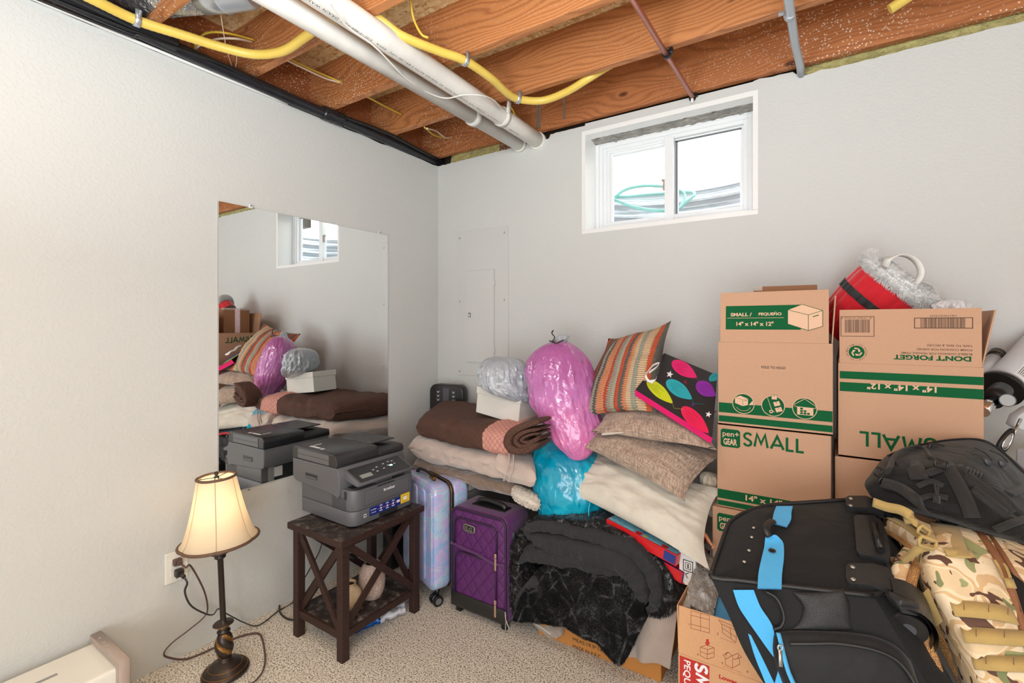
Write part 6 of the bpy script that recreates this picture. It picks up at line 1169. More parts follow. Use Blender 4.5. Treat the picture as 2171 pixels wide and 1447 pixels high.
def rq(a, r=.16):
    """closed rounded outline of the end panel, a in 0..1 -> (s,t)"""
    P = [(r, 0), (1 - r, 0)] + [(1 - r + r * math.sin(i * PI / 16), r - r * math.cos(i * PI / 16)) for i in range(1, 8)] + [(1, r), (1, 1 - r)] + [(1 - r + r * math.cos(i * PI / 16), 1 - r + r * math.sin(i * PI / 16)) for i in range(1, 8)] + [(1 - r, 1), (.34, 1)] + [(.34 - .34 * math.sin(i * PI / 16), .66 + .34 * math.cos(i * PI / 16)) for i in range(1, 8)] + [(0, .66), (0, r * .5)] + [(.03 - .03 * math.cos(i * PI / 8), .06 - .06 * math.sin(i * PI / 8)) for i in range(1, 4)]
    return P
def wpath(t):
    a = min(t, .34); b = max(0, t - .34); return Wd * a + (RGT * .02 - FWD * .12 - V(0, 0, .98)) * b
OUT = rq(0, .16); OUT = [(s, t) for s, t in OUT]
def bil(s, t): return NL.lerp(NR, s).lerp(BL.lerp(BR, s), t)
TNn = (NR - NL).cross(BL - NL).normalized()
if TNn.z < 0: TNn = -TNn
SO = spline([V(s, t, 0) for s, t in OUT], 3, True)
def outl(v): x = (v % 1) * len(SO); i = int(x) % len(SO); return SO[i].lerp(SO[(i + 1) % len(SO)], x - int(x))
def body(u, v):
    q = outl(v); q = V(.5 + (q.x - .5) * 1.0, .5 + (q.y - .5), 0); p = bil(q.x, q.y); k_ = 1 + .05 * math.sin(PI * min(1, u * 2.2)); c = bil(.5, .5); p = c + (p - c) * k_
    if u > .97: p = c + (p - c) * max(.0, (1 - u) / .03)
    d = p + wpath(u * LEN) - RGT * (.13 * q.x * min(u * LEN, .34)); return d + (p - c).normalized() * (.006 * nz(d, 6, 1) + .004 * nz(d, 16, 2)) * min(1, u * 8)
mb = MB('duf'); mb.grid(body, 60, 120, 0, False, True); mb.fix(); mb.build('bag_body', td_)
mb = MB('duf')
def topf(u, v):
    q = outl(v); s, t = .5 + (q.x - .5) * u, .5 + (q.y - .5) * u; p = bil(s, t); return p + TNn * (.012 * (1 - u ** 4) + .004 * nz(p, 7, 3) + .0015 * nz(p, 20, 4))
mb.grid(topf, 30, 120, 0, False, True); bmesh.ops.remove_doubles(mb.bm, verts=mb.bm.verts[:], dist=.0002); mb.fix(); mb.build('end_panel', td_)
MB('duf_pipe').tube([bil(*(q.x, q.y)) + TNn * .002 for q in SO], .0055, 8, 0, True).build('piping', td_)
TP, _ = plane_at(bil(.5, .5), TNn); FN = (NR - NL).cross(Wd).normalized(); FPn, FN = plane_at(NL, FN)
PC = bil(.5, .5)
def tpl(px, py, lift=.013):
    # point on the (slightly doubly tilted) end panel below this pixel
    r = ray(px, py); C0 = V(*CAM); lo, hi = .8, 2.0
    for _ in range(40):
        m = (lo + hi) / 2; p = C0 + r * m
        # solve bilinear height by projecting on local plane
        A_ = NR - NL; B_ = BL - NL; d = p - NL; M2 = Matrix(((A_.x, B_.x), (A_.y, B_.y))); s, t = M2.inverted() @ Vector((d.x, d.y)); h = bil(s, t).z
        if p.z > h + lift: lo = m
        else: hi = m
    return C0 + r * lo
def flatstrip(mb, quads, mi=0, th=.0025, nrm=None):
    """row of (left px, right px) pairs lying on the end panel"""
    L_ = [q[0] for q in quads]; R_ = [q[1] for q in quads]; SL, SR = spline(L_, 4), spline(R_, 4); n = len(SL)
    for o in (0, 1):
        mb.grid(lambda u, v: SL[min(n - 1, round(u * (n - 1)))].lerp(SR[min(n - 1, round(u * (n - 1)))], v) - (nrm or TNn) * (th * o), n - 1, 4, mi)
    return mb
P_ = lambda x, y, l=.016: tpl(x, y, l)
mb = MB('strapblue'); flatstrip(mb, [(P_(1606, 1246), P_(1657, 1247)), (P_(1608, 1215), P_(1658, 1215)), (P_(1614, 1185), P_(1662, 1180)), (P_(1620, 1160), P_(1661, 1152)), (P_(1622, 1144, .022), P_(1653, 1140, .022)), (P_(1624, 1134, .030), P_(1645, 1133, .030))])
flatstrip(mb, [(P_(1636, 1108, .024), P_(1668, 1116, .020)), (P_(1638, 1098, .018), P_(1677, 1100)), (P_(1641, 1085), P_(1678, 1084)), (P_(1646, 1072, .014), P_(1681, 1072, .014))]); mb.build('blue_strap', td_)
mb = MB('duf_pipe'); mb.tube(spline([P_(1632, 1136, .028), P_(1626, 1124, .040), P_(1628, 1112, .040), P_(1638, 1104, .026)], 5), .010, 10, flat=.6); mb.build('grab_handle', td_)
mb = MB('steel', 'bronze'); c = P_(1637, 1167, .018); mb.lathe([(.0075, 0), (.0085, .001), (.0075, .002), (.0045, .001), (.0045, 0)], X=frame(c, NR - NL, BL - NL), n=24, mi=1); mb.build('eyelet', td_)
for x, y in ((1598, 1118), (1594, 1138), (1588, 1166), (1578, 1190)): mb = MB('silver'); mb.lathe([(0, .0022), (.003, .002), (.0052, 0)], X=frame(P_(x, y, .0125), NR - NL, BL - NL), n=16); mb.build('rivet', td_)
# plastic corner guards and handle housing
def plate(pts, lift, th, name, mi='skid', holes=()):
    mb = MB(mi, 'silver'); q = [tpl(x, y, lift) for x, y in pts]; t = bmesh.new(); lo = [t.verts.new(p - TNn * (th + .012)) for p in q]; hi = [t.verts.new(p + TNn * th) for p in q]; n = len(q); t.faces.new(hi)
    for i in range(n): t.faces.new((lo[i], lo[(i + 1) % n], hi[(i + 1) % n], hi[i]))
    bmesh.ops.recalc_face_normals(t, faces=t.faces[:]); mb.add(t)
    for x, y in holes: mb.lathe([(0, .0022), (.004, .002), (.0062, 0)], X=frame(tpl(x, y, lift + th + .0005), NR - NL, BL - NL), n=18, mi=1)
    return mb.build(name, td_)
rc = lambda pts: [(p.x, p.y) for p in spline([V(a, b, 0) for a, b in pts], 3, True)]
plate([(1793, 1202), (1797, 1197), (1803, 1195), (1850, 1196), (1880, 1204), (1895, 1222), (1900, 1250), (1890, 1252), (1860, 1244), (1830, 1240), (1803, 1238), (1796, 1232), (1793, 1224)], .012, .003, 'corner_guard', holes=((1808, 1201), (1809, 1227)))
plate([(1792, 1056), (1800, 1052), (1835, 1052), (1856, 1060), (1870, 1075), (1874, 1088), (1862, 1084), (1840, 1078), (1805, 1076), (1794, 1072)], .012, .003, 'corner_guard', holes=((1804, 1056), (1804, 1071)))
plate([(1810, 1096), (1816, 1092), (1850, 1092), (1868, 1104), (1880, 1130), (1888, 1175), (1884, 1184), (1850, 1180), (1822, 1176), (1816, 1168)], .012, .002, 'handle_housing')
plate([(1841, 1103), (1858, 1104), (1866, 1120), (1874, 1150), (1876, 1168), (1862, 1168), (1852, 1150), (1846, 1125)], .016, .001, 'housing_slot', mi='duf_pipe')
mb = MB('black'); mb.tube([tpl(1855, 1112, .030), tpl(1866, 1164, .026)], .0085, 14, flat=.8); mb.build('pull_handle', td_)
# curved wheel housings down the right edge
for k_, (a, nm) in enumerate(((.02, 'wheel_housing'), (.86, 'wheel_housing'))):
    base = NR.lerp(BR, a); mb = MB('skid')
    def hs(u, v, base=base):
        an = (u * 1.0) * PI * .62; r = .075; c = base - (NR - NL).normalized() * .045 + Wd.normalized() * .072; return c + (TNn * math.cos(an) + (NR - NL).normalized() * math.sin(an)) * r + (BR - NR).normalized() * (.085 * v - .02)
    for o in (0, .008): mb.grid(lambda u, v: Vector(hs(u, v)) - (Vector(hs(u, v)) - (base - (NR - NL).normalized() * .045 + Wd.normalized() * .072)).normalized() * o, 16, 6)
    mb.build(nm, td_)
    mb = MB('black', 'grey_d'); c = base - (NR - NL).normalized() * .020 + Wd.normalized() * .075 + (BR - NR).normalized() * .02; ax_ = (BR - NR).normalized(); mb.tube([c - ax_ * .014, c + ax_ * .014], .034, 28); mb.tube([c - ax_ * .015, c + ax_ * .015], .014, 20, 1); mb.build('wheel', td_)
mb = MB('skid', F=frame(od(1908, 1268, 1.01), RGT * .95 - V(0, 0, .12), V(0, 0, 1))); mb.prism([(0, 0), (.036, -.004), (.044, -.020), (.036, -.030), (.004, -.028), (-.006, -.012)], -.03, .006, 0, bev=.003); mb.build('skid_foot', td_)
# front face fittings
def fp(x, y, l=.014): return FPn(x, y, l)
def fgrid(rows, lift, name, mat, bul=.0, nu=30, nv=20, amp=.002, mi=0, th=.006, seed=0):
    R_ = [spline([V(x, y, 0) for x, y in r], 6) for r in rows]
    def at(S, u): x = u * (len(S) - 1); i = min(len(S) - 2, int(x)); return S[i].lerp(S[i + 1], x - i)
    def g(u, v): 
        C_ = spline([at(S, u) for S in R_], 6) if len(R_) > 2 else None; q = at(C_, v) if C_ else at(R_[0], u).lerp(at(R_[1], u), v); e_ = (1 - abs(2 * u - 1) ** 8) * (1 - abs(2 * v - 1) ** 8); p = fp(q.x, q.y, lift * e_ ** .35 + bul * math.sin(PI * u) * math.sin(PI * v)); return p + FN * amp * nz(p, 14, seed) + FN * amp * .4 * nz(p, 50, seed)
    mb = MB(mat); mb.grid(g, nu, nv, mi); return mb.build(name, td_)
k = NT('black_mesh'); v_ = k.mapping(scale=(330, 330, 330), rot=(.3, .5, .4)); vo = k.n('TexVoronoi', feature='DISTANCE_TO_EDGE'); k.l(v_, vo.inputs['Vector']); vo.inputs['Scale'].default_value = 1; k.col(k.ramp(vo.outputs['Distance'], [(.04, lin((42, 42, 44))), (.14, lin((8, 8, 9)))])); k.set(Roughness=.6); M['mesh'] = k.m
fgrid([[(1675, 1252), (1735, 1252), (1790, 1246)], [(1700, 1285), (1750, 1288), (1802, 1280)], [(1690, 1318), (1750, 1324), (1806, 1318)], [(1668, 1336), (1740, 1340), (1816, 1336)]], .012, 'mesh_pocket', 'mesh', .006)
mb = MB('duf_pipe'); mb.tube(spline([fp(1622, 1252, .016), fp(1645, 1266, .020), fp(1658, 1290, .020), fp(1662, 1312, .018), fp(1655, 1328, .018), fp(1640, 1334, .016)], 6), .0035, 8); mb.build('piping', td_)
mb = MB('strapblue'); flatstrip(mb, [(fp(1554, 1250, .010), fp(1598, 1250, .010)), (fp(1566, 1285, .012), fp(1612, 1285, .012)), (fp(1585, 1315, .014), fp(1630, 1312, .014)), (fp(1606, 1345, .014), fp(1640, 1332, .014)), (fp(1625, 1372, .014), fp(1642, 1350, .014)), (fp(1640, 1392, .014), fp(1648, 1368, .014))], nrm=FN)
flatstrip(mb, [(fp(1586, 1342, .008), fp(1592, 1346, .008)), (fp(1600, 1390, .010), fp(1618, 1398, .010)), (fp(1620, 1440, .010), fp(1642, 1448, .010)), (fp(1636, 1480, .010), fp(1664, 1490, .010))], nrm=FN); flatstrip(mb, [(fp(1652, 1412, .010), fp(1656, 1414, .010)), (fp(1640, 1460, .010), fp(1688, 1470, .010)), (fp(1640, 1500, .010), fp(1730, 1510, .010))], nrm=FN); mb.build('blue_strap', td_)
fgrid([[(1636, 1338), (1700, 1334), (1770, 1336), (1850, 1346), (1900, 1368), (1932, 1400)], [(1634, 1380), (1700, 1390), (1780, 1395), (1850, 1400), (1910, 1420), (1950, 1450)], [(1645, 1420), (1715, 1435), (1790, 1440), (1870, 1450), (1930, 1465), (1970, 1490)], [(1665, 1470), (1730, 1485), (1810, 1495), (1890, 1505), (1950, 1515), (1995, 1535)]], .034, 'front_pocket', 'duf2', .010, 40, 40, .003)
mb = MB('duf_pipe'); mb.tube(spline([fp(1672, 1364, .044), fp(1720, 1364, .046), fp(1780, 1364, .046), fp(1850, 1376, .046), fp(1895, 1395, .045), fp(1925, 1425, .045), fp(1950, 1470, .045)], 6), .0035, 8); mb.build('piping', td_)
mb = MB('strapblue'); mb.strap(spline([fp(1650, 1341, .036), fp(1655, 1360, .044), fp(1662, 1390, .047), fp(1672, 1425, .049), (fp(1690, 1465, .050))], 6), .0085, .003, 0, RGT); mb.build('zipper_tape', td_)
mb = MB('silver'); c = fp(1654, 1372, .052); u_ = (fp(1655, 1400, .052) - c).normalized(); mb.tube([c + (u_ * math.sin(a) + RGT * math.cos(a)) * .005 for a in [i * PI / 8 for i in range(16)]], .0016, 8, 0, True); mb.strap([c + u_ * .005, c + u_ * .036], .0075, .002, 0, RGT); mb.build('zipper_pull', td_)
# ================================================================== packs
def loft(mb, rows, nu=60, nv=60, amp=.004, freq=9, seed=0, mi=0, build_back=.0, res=8):
    R_ = [spline([od(*p) for p in r], res) for r in rows]; n = len(R_[0]); cols = [spline([R_[j][i] for j in range(len(R_))], res) for i in range(n)]; m = len(cols[0])
    def g(u, v):
        x, y = u * (n - 1), v * (m - 1); i, j = min(n - 2, int(x)), min(m - 2, int(y)); a, b = x - i, y - j; p = cols[i][j].lerp(cols[i + 1][j], a).lerp(cols[i][j + 1].lerp(cols[i + 1][j + 1], a), b); q = p; w_ = amp * nz(q, freq, seed) + amp * .5 * nz(q, freq * 3, seed + 1); return p + V(.2, -.7, .6) * w_
    mb.grid(g, nu, nv, mi); 
    def on_(u, v, l=.004):
        p = g(u, v); a = g(min(1, u + .01), v) - g(max(0, u - .01), v); b = g(u, min(1, v + .01)) - g(u, max(0, v - .01)); nn_ = a.cross(b).normalized()
        if nn_.dot(V(*CAM) - p) < 0: nn_ = -nn_
        return p + nn_ * l
    return g, on_
def nearest(g, px, py, N=46):
    best = (1e9, 0, 0)
    for i in range(N + 1):
        for j in range(N + 1):
            d = g(i / N, j / N) - V(*CAM); Z = d.dot(FWD)
            if Z <= 0: continue
            x = 1085.5 + FPX * d.dot(RGT) / Z; y = HORIZON - FPX * d.z / Z; e_ = (x - px) ** 2 + (y - py) ** 2
            if e_ < best[0]: best = (e_, i / N, j / N)
    return best[1], best[2]
def strapon(mb, g, on_, pts, wpx, lift=.004, th=.003, mi=0, Z=1.2):
    """webbing following the surface under a row of photo points"""
    uv = [nearest(g, *p) for p in pts]; C_ = [on_(u, v, lift) for u, v in uv]
    Q = []
    for (px, py), c in zip(pts, C_): d = (c - V(*CAM)).dot(FWD); Q.append(od(px, py, d))
    S = spline(Q, 6); nn_ = V(*CAM); sides = []
    for i, p in enumerate(S): d = (S[min(i + 1, len(S) - 1)] - S[max(0, i - 1)]).normalized(); v_ = (V(*CAM) - p).normalized(); sides.append(d.cross(v_ + V(0, 0, .5)).normalized())
    d0 = (C_[0] - V(*CAM)).dot(FWD); mb.strap(S, wpx / FPX * d0, th, mi, sides); return S
M['packblk'] = fabric('black_nylon', (17, 16, 16), .6, (600, .001), (12, .010), .15, 8, .15); M['web'] = fabric('black_webbing', (42, 40, 39), .6, (800, .0008), (10, .001), .15, 10, .08)
bp = thing('black_backpack', 'black tactical backpack lying in front of the right box stack', 'backpack', tuple(od(2000, 1110, 1.3)))
rowsb = [[(1845, 1030, 1.46), (1905, 975, 1.50), (1985, 945, 1.52), (2070, 948, 1.52), (2150, 990, 1.50), (2215, 1050, 1.45)],
         [(1838, 1015, 1.36), (1885, 962, 1.42), (1975, 938, 1.42), (2080, 932, 1.42), (2150, 975, 1.38), (2230, 1055, 1.33)],
         [(1834, 1030, 1.30), (1890, 995, 1.28), (1985, 978, 1.26), (2075, 985, 1.24), (2150, 1025, 1.22), (2235, 1090, 1.20)],
         [(1850, 1055, 1.28), (1905, 1035, 1.24), (1985, 1030, 1.20), (2070, 1045, 1.16), (2150, 1080, 1.14), (2230, 1130, 1.13)],
         [(1875, 1075, 1.28), (1925, 1075, 1.22), (1995, 1090, 1.17), (2075, 1115, 1.13), (2140, 1136, 1.12), (2225, 1165, 1.12)],
         [(1885, 1082, 1.40), (1935, 1088, 1.32), (1998, 1105, 1.26), (2075, 1132, 1.22), (2130, 1150, 1.20), (2215, 1180, 1.22)]]
mb = MB('packblk'); gB, onB = loft(mb, rowsb, 90, 90, .006, 8, 3); mb.grid(lambda u, v: gB(u, 0).lerp(gB(u, 1), v), 30, 6); mb.grid(lambda u, v: gB(0, u).lerp(gB(0, 1).lerp(gB(0, 0), .5), v), 20, 4); mb.fix(); mb.build('bag_body', bp)
for i, (pts, wpx, lf) in enumerate((([(2006, 985), (2028, 1020), (2048, 1060), (2062, 1096)], 24, .012), ([(1870, 1022), (1910, 1035), (1950, 1065), (1990, 1104)], 22, .016), ([(2025, 988), (2055, 1015), (2100, 1050), (2140, 1090)], 26, .008), ([(1965, 1003), (2000, 990), (2020, 982)], 14, .014), ([(1905, 990), (1935, 985), (1950, 1015)], 30, .008), ([(2110, 1122), (2145, 1108), (2175, 1098)], 14, .016), ([(2060, 1036), (2100, 1065), (2150, 1105)], 20, .006), ([(2135, 1045), (2160, 1035), (2180, 1020)], 20, .010), ([(1940, 1060), (1975, 1050), (2010, 1055)], 10, .007), ([(1945, 1030), (1975, 1020), (2000, 1030)], 10, .007))):
    mb = MB('web'); strapon(mb, gB, onB, pts, wpx, lf, .004); mb.build('webbing_strap', bp)
def buckle(px, py, Z, w_, h_, name, parent, ang=0, r=.0025, mat='black'):
    c = od(px, py, Z); F_ = frame(c, RGT * math.cos(ang) - V(0, 0, 1) * math.sin(ang), V(0, 0, 1) * math.cos(ang) + RGT * math.sin(ang)); mb = MB(mat, F=F_); mb.tube([(-w_ / 2, -h_ / 2, 0), (w_ / 2, -h_ / 2, 0), (w_ * .6, 0, 0), (w_ / 2, h_ / 2, 0), (-w_ / 2, h_ / 2, 0), (-w_ * .55, 0, 0)], r, 8, 0, True); mb.build(name, parent)
buckle(1995, 983, 1.20, .028, .018, 'buckle', bp, .3, .003); buckle(1985, 950, 1.36, .036, .022, 'buckle', bp, .15, .004); mb = MB('web'); mb.tube([od(1972, 946, 1.36), od(1998, 953, 1.36)], .010, 12); mb.build('rolled_webbing', bp)
for px, py, a in ((1862, 1000, -.8), (1872, 1018, -.9)): buckle(px, py, 1.27, .020, .016, 'buckle', bp, a, .0025)
mb = MB('web'); mb.tube(spline([od(1882, 1000, 1.26), od(1900, 962, 1.34), od(1935, 948, 1.38), od(1962, 955, 1.36), od(1975, 975, 1.28)], 6), .010, 10, flat=.5); mb.build('carry_handle', bp)
for pts, ta in (([(2052, 945), (2072, 955), (2088, 972)], (2099, 985)), ([(2083, 950), (2105, 960), (2120, 975)], (2128, 988))):
    mb = MB('web', 'grey_d'); mb.tube(spline([od(x, y, 1.24 if 0 else 1.26) - FWD * .02 for x, y in pts], 5), .0022, 8); p = od(*ta, 1.24); q = od(*pts[-1], 1.24); mb.strap([q, q.lerp(p, .5), p], [.006, .014, .012], .006, 1, RGT + V(0, 0, .4)); mb.build('zipper_pull', bp)
mb = MB('web'); mb.tube(spline([od(1982, 1026, 1.175), od(1984, 1040, 1.165), od(1986, 1052, 1.16)], 4), .002, 6); mb.tube(spline([od(1990, 1026, 1.175), od(1988, 1040, 1.165), od(1987, 1052, 1.16)], 4), .002, 6); mb.strap([od(1986, 1050, 1.158), od(1986, 1066, 1.155)], .013, .006, 0, RGT); mb.build('zipper_pull', bp)
mb = MB('duf_pipe'); mb.tube(spline([onB(u, .30 - .08 * math.sin(PI * u), .003) for u in [i / 10 for i in range(2, 11)]], 6), .0028, 6); mb.build('zipper', bp)
mb = MB('web')
for i in range(5): mb.tube([od(2052 + i * 7, 990 + i * 3, 1.20), od(2046 + i * 7, 1000 + i * 3.5, 1.19), od(2050 + i * 7, 1008 + i * 3, 1.19)], .003, 6)
mb.build('elastic_cord', bp)
# camouflage pack
k = NT('camouflage'); v_ = k.mapping()
base = k.ramp(k.noise(v_, 13, 2, .4, .6), [(.0, lin((214, 188, 150))), (.42, lin((226, 204, 170))), (.47, lin((206, 172, 128))), (.54, lin((228, 208, 176)))], 'CONSTANT')
g1 = k.ramp(k.noise(k.mapping(loc=(3, 1, 2)), 12, 1.5, .4, .8), [(.0, (0, 0, 0)), (.60, (1, 1, 1))], 'CONSTANT'); c = k.mix(g1, base, lin((148, 150, 104)))
g2 = k.ramp(k.noise(k.mapping(loc=(7, 4, 1), scale=(1, 1.7, 1)), 22, 1.2, .4, .9), [(.0, (0, 0, 0)), (.635, (1, 1, 1))], 'CONSTANT'); c = k.mix(g2, c, lin((92, 62, 48)))
g3 = k.ramp(k.noise(k.mapping(loc=(1, 9, 4)), 24, 1, .4, .5), [(.0, (0, 0, 0)), (.68, (1, 1, 1))], 'CONSTANT'); c = k.mix(g3, c, lin((122, 126, 84))); k.col(c); k.set(Roughness=.8)
b_ = k.bump(k.noise(v_, 14, 4, .6, .6), .008, .6); k.bump(k.noise(v_, 700, 2), .0006, .6, b_); M['camo'] = k.m
M['tan'] = fabric('tan_webbing', (178, 150, 92), .7, (600, .001), (9, .002), .2, 12, .08); M['tanmesh'] = None
k = NT('brown_spacer_mesh'); vo = k.n('TexVoronoi', feature='DISTANCE_TO_EDGE'); k.l(k.mapping(scale=(430, 430, 300)), vo.inputs['Vector']); vo.inputs['Scale'].default_value = 1; k.col(k.ramp(vo.outputs['Distance'], [(.10, lin((190, 140, 84))), (.24, lin((70, 44, 26)))])); k.set(Roughness=.7); k.bump(vo.outputs['Distance'], .002, .8); M['tanmesh'] = k.m
M['zipbrown'] = plain('brown_zipper', (140, 92, 60), .5, bump=(700, .001))
cpk = thing('camo_backpack', 'tan camouflage backpack with open zipper in the lower right foreground', 'backpack', tuple(od(2150, 1700, .95)))
rowsc = [[(1985, 1118, 1.36), (2000, 1100, 1.34), (2060, 1092, 1.36), (2130, 1108, 1.38), (2220, 1120, 1.38), (2330, 1150, 1.34)],
         [(1955, 1135, 1.22), (1975, 1118, 1.20), (2050, 1112, 1.20), (2130, 1122, 1.21), (2220, 1135, 1.21), (2350, 1170, 1.18)],
         [(1930, 1185, 1.20), (1965, 1165, 1.10), (2045, 1160, 1.09), (2130, 1172, 1.09), (2225, 1190, 1.08), (2370, 1220, 1.06)],
         [(1938, 1255, 1.18), (1975, 1240, 1.06), (2055, 1240, 1.03), (2140, 1250, 1.02), (2240, 1265, 1.01), (2400, 1290, 1.0)],
         [(1965, 1340, 1.16), (2020, 1335, 1.02), (2085, 1335, .98), (2160, 1340, .97), (2260, 1350, .96), (2420, 1370, .96)],
         [(1995, 1440, 1.14), (2055, 1430, .99), (2120, 1430, .95), (2200, 1435, .94), (2290, 1445, .93), (2450, 1460, .94)],
         [(2030, 1640, 1.12), (2100, 1640, .96), (2170, 1640, .92), (2260, 1640, .91), (2350, 1640, .91), (2500, 1640, .92)],
         [(2110, 2100, 1.08), (2180, 2100, .95), (2260, 2100, .92), (2350, 2100, .91), (2450, 2100, .91), (2560, 2100, .92)]]
mb = MB('camo'); gC, onC = loft(mb, rowsc, 90, 130, .005, 10, 6)
mb.grid(lambda u, v: gC(1, u) + (FWD * .22 + RGT * -.04) * v, 40, 8); mb.grid(lambda u, v: gC(u, 0).lerp(gC(u, 0) + V(0, 0, -.25) + FWD * .02, v), 30, 6); mb.grid(lambda u, v: gC(0, u) + (FWD * .08 + RGT * .10) * v, 40, 5); mb.fix(); mb.build('bag_body', cpk)
for pts, wpx in (([(2018, 1288), (2070, 1292), (2120, 1298), (2152, 1306)], 32), ([(2040, 1344), (2100, 1348), (2160, 1352), (2230, 1358)], 30), ([(2062, 1402), (2120, 1406), (2180, 1408), (2250, 1412)], 28), ([(2075, 1450), (2120, 1470), (2180, 1490), (2250, 1500)], 26)):
    mb = MB('tan', 'trimbrown'); S = strapon(mb, gC, onC, pts, wpx, .007, .003); sd2 = V(0, 0, 1)
    for i in range(3, len(S), 6): c = S[i] + (V(*CAM) - S[i]).normalized() * .003; mb.tube([c - sd2 * .013, c + sd2 * .013], .0007, 4, 1)
    mb.build('webbing_row', cpk)
mb = MB('zipbrown'); strapon(mb, gC, onC, [(2068, 1112), (2082, 1135), (2110, 1175), (2135, 1225), (2152, 1275), (2168, 1330), (2190, 1400)], 12, .006, .004); strapon(mb, gC, onC, [(2080, 1112), (2096, 1132), (2122, 1168), (2145, 1205), (2168, 1240), (2200, 1290)], 8, .007, .004); mb.build('zipper', cpk)
M['void'] = plain('bag_gap_shade', (14, 13, 12), .9); mb = MB('void'); a_ = [(2122, 1176), (2145, 1212), (2172, 1250), (2215, 1310)]; b_ = [(2124, 1182), (2142, 1240), (2162, 1300), (2196, 1390)]
mb.grid(lambda u, v: onC(*nearest(gC, *(V(*a_[min(3, int(u * 3))], 0).lerp(V(*a_[min(3, int(u * 3) + 1)], 0), u * 3 - int(u * 3)) if v < .5 else V(*b_[min(3, int(u * 3))], 0).lerp(V(*b_[min(3, int(u * 3) + 1)], 0), u * 3 - int(u * 3)))[:2]), .004), 9, 1); mb.build('zipper_gap_shade', cpk)  # near-black sheet on the surface stands in for shade inside the open zip
mb = MB('tan'); 
for p in ([(2108, 1186), (2118, 1202), (2126, 1224)], [(2116, 1182), (2132, 1200), (2142, 1224)]): S = strapon(mb, gC, onC, p, 5, .014, .003)
mb.strap([od(2137, 1226, 1.00), od(2145, 1246, .99)], .015, .006, 0, RGT + V(0, 0, .3)); mb.build('zipper_pull', cpk)
mb = MB('tan'); strapon(mb, gC, onC, [(2002, 1110), (2010, 1135), (2018, 1162), (2026, 1180)], 44, .009, .004); strapon(mb, gC, onC, [(2004, 1168), (2030, 1170), (2064, 1174)], 16, .014, .003); mb.build('grab_tab', cpk)
# mesh side pocket and tan band
mb = MB('tanmesh'); mb.grid(lambda u, v: onC(.005 + u * .155 , .535 + v * .40, .010 + .012 * math.sin(PI * u)), 12, 40); mb.build('mesh_pocket', cpk)
mb = MB('tan'); mb.grid(lambda u, v: onC(.01 + u * .20, .44 + v * .10 + .03 * math.sin(PI * u), .014 + .010 * math.sin(PI * u)), 14, 8); mb.build('pocket_band', cpk)
# padded shoulder strap down the left edge
sp = [(1958, 1178, 1.16), (1940, 1205, 1.12), (1930, 1240, 1.09), (1933, 1275, 1.07), (1942, 1310, 1.05), (1962, 1360, 1.03), (1985, 1420, 1.01), (2012, 1500, 1.0)]
mb = MB('tanmesh', 'camo'); S = spline([od(*p) for p in sp], 8); mb.tube(S, .013, 12, 0, flat=.8); mb.tube([p + FWD * .02 - RGT * .012 for p in S], .018, 12, 1); mb.build('shoulder_strap', cpk)
mb = MB('camo', 'tan', 'tanmesh'); S = spline([od(1878, 1112, 1.30), od(1905, 1125, 1.24), od(1935, 1145, 1.18), od(1958, 1165, 1.15)], 8); mb.tube(S, .024, 14, 0, flat=.45, up=V(0, 0, 1)); mb.tube([p - V(0, 0, .012) for p in S], .021, 12, 2, flat=.3, up=RGT); mb.strap([p + V(0, 0, .024) for p in S], .020, .003, 1, RGT); mb.build('shoulder_strap', cpk)
mb = MB('tan'); mb.strap(spline([od(1851, 1064, 1.20), od(1880, 1074, 1.17), od(1908, 1080, 1.14), od(1930, 1092, 1.12), od(1944, 1108, 1.12), od(1958, 1116, 1.13), od(1975, 1122, 1.14)], 6), .022, .003, 0, V(0, 0, 1) + FWD * .6)
mb.strap(spline([od(1918, 1104, 1.13), od(1935, 1104, 1.11), od(1950, 1118, 1.10), od(1972, 1134, 1.11), od(1982, 1138, 1.12)], 6), .014, .003, 0, V(0, 0, 1) + FWD * .8); mb.strap(spline([od(1868, 1178, 1.20), od(1895, 1188, 1.16), od(1920, 1184, 1.12), od(1945, 1165, 1.09), od(1975, 1158, 1.08)], 6), .016, .003, 0, V(0, 0, 1)); mb.build('adjuster_strap', cpk)
buckle(1966, 1150, 1.07, .034, .020, 'buckle', cpk, .3, .004, 'tan'); buckle(1958, 1126, 1.09, .022, .018, 'buckle', cpk, .6, .0035, 'tan')
# ================================================================== telescope at the right edge
ts_ = thing('telescope', 'white and chrome telescope with black focuser leaning at the right edge behind the boxes', 'telescope', tuple(od(2130, 1000, 1.55)))
M['tube_w'] = plain('telescope_white', (206, 207, 210), .3); k = NT('pale_green_chrome'); k.col(lin((196, 200, 190))); k.set(Metallic=1, Roughness=.12); M['tube_c'] = k.m  # chrome here has a faint green tint of its own
a = od(2122, 822, 1.56); b = od(2200, 738, 1.66); dd = (b - a).normalized()
mb = MB('tube_w'); mb.tube([a, a + dd * .60], .052, 48); mb.build('main_tube', ts_); mb = MB('black', 'grey_l'); mb.tube([a - dd * .012, a + dd * .004], .060, 48, 0); mb.tube([a + dd * .004, a + dd * .009], .0605, 48, 1); mb.build('end_ring', ts_)
side = dd.cross(FWD).normalized(); nf = -(FWD - dd * FWD.dot(dd)).normalized(); mb = MB('lab_w', 'black', 'tube_c')
def tubelab(a0, a1, s0, s1, mi, rr=.0524): mb.grid(lambda u, v: a + dd * (s0 + (s1 - s0) * u) + (nf * math.cos(a0 + (a1 - a0) * v) + side * math.sin(a0 + (a1 - a0) * v)) * rr, 4, 12, mi)
tubelab(-1.5, -.35, .012, .085, 2); tubelab(-.3, .75, .022, .14, 0)
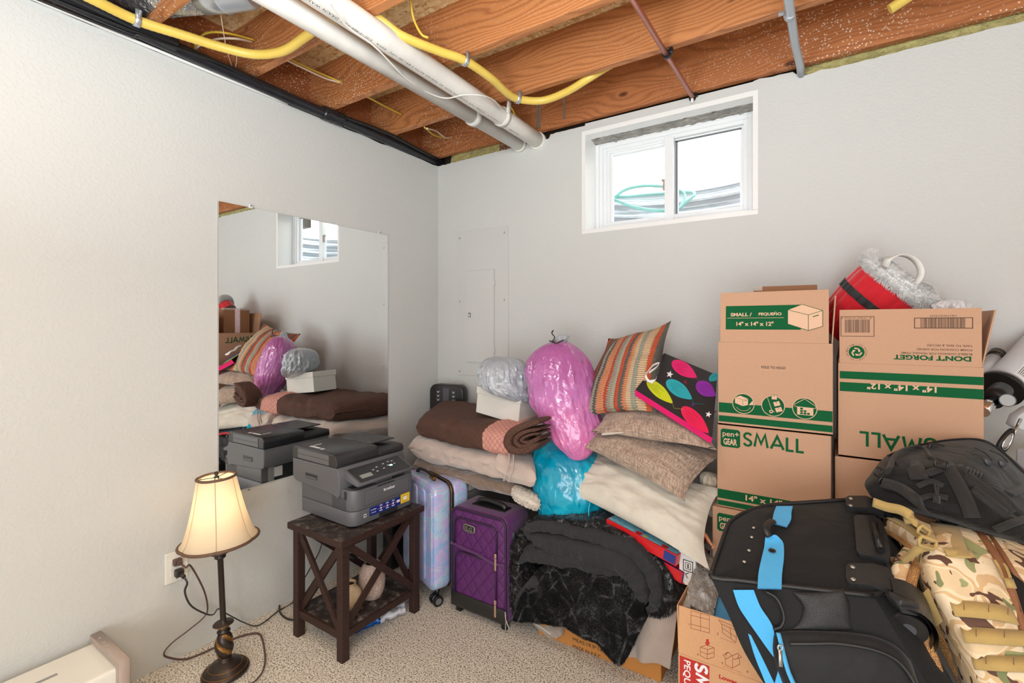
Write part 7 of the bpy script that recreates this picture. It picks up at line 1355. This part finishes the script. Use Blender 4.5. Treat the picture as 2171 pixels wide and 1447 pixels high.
for i in range(9): tubelab(.62 - i * .09, .65 - i * .09, .035, .12 - .004 * (i % 3), 1, .0528)
mb.build('label', ts_)
f0, f1, f2 = od(2124, 826, 1.50), od(2092, 862, 1.45), od(2066, 896, 1.42)
f1 = f0 + (f1 - f0).normalized() * .075; f2 = f1 + (f1 - f0).normalized() * .075; mb = MB('black', 'lab_w'); mb.tube([f0, f1], .027, 28); mb.build('focuser', ts_); MB('chrome').tube([f1 - (f1 - f0).normalized() * .01, f2], .017, 24).build('draw_tube', ts_)
ax_ = (V(*CAM) - f0).normalized(); kc = od(2136, 848, 1.43); mb = MB('black', 'grey_l'); mb.tube([kc + ax_ * -.02, kc + ax_ * .004], .019, 28); mb.tube([kc + ax_ * .004, kc + ax_ * .0055], .0165, 28, 1); mb.build('focus_knob', ts_)
p0, p1 = od(2080, 796, 1.62), od(2108, 758, 1.66); d2 = (p1 - p0).normalized(); mb = MB('tube_w'); mb.tube([p0 - d2 * .05, p1], .020, 28); mb.build('finder_scope', ts_); mb = MB('black', 'gold'); mb.tube([p1 - d2 * .002, p1 + d2 * .03], .022, 28); mb.tube([p1 + d2 * .012, p1 + d2 * .014], .0225, 28, 1); mb.build('finder_eyepiece', ts_)
mb = MB('black'); F_ = frame(od(2088, 795, 1.60), RGT * .95 + V(0, 0, .2), V(0, 0, 1)); mb.prism([(0, 0), (.02, .004), (.036, .012), (.046, .006), (.060, .016), (.072, .012), (.072, -.012), (.05, -.022), (.0, -.014)], -.02, 0, 0, F_, .001); mb.build('bracket', ts_)
mb = MB('chrome'); mb.tube([od(2164, 888, 1.42), od(2146, 926, 1.40)], .0042, 12); mb.build('control_rod', ts_)
F_ = frame(od(2132, 934, 1.39), RGT * .50 + V(0, 0, .86), V(0, 0, 1) * .5 - RGT * .86); pts = [(.036 * math.cos(t) * 1.15, .015 * math.sin(t) * (1 - .25 * math.cos(t))) for t in [i * PI / 16 for i in range(32)]]
mb = MB('black', 'chrome', F=F_); mb.prism(pts, -.006, .006, 0, bev=.003); mb.tube([(x * .62, y * .58, .0065) for x, y in pts], .0018, 6, 1, True); mb.prism([(x * .5, y * .42) for x, y in pts], .0058, .0066, 1); mb.build('control_handle', ts_)
mb = MB('tube_w', 'grey_l'); mb.prism([(0, 0), (.012, .03), (.05, .055), (.14, .07), (.14, -.03), (.02, -.012)], -.03, 0, 0, frame(od(2152, 902, 1.46), RGT, V(0, 0, 1)), .003); mb.build('mount_cap', ts_)
mb = MB('tube_w'); mb.box((-.0, -1.0, 0), (.12, .02, .06), 0, .006, X=frame(od(2152, 962, 1.56), RGT + FWD * .1, V(0, 0, 1))); mb.build('mount_post', ts_)
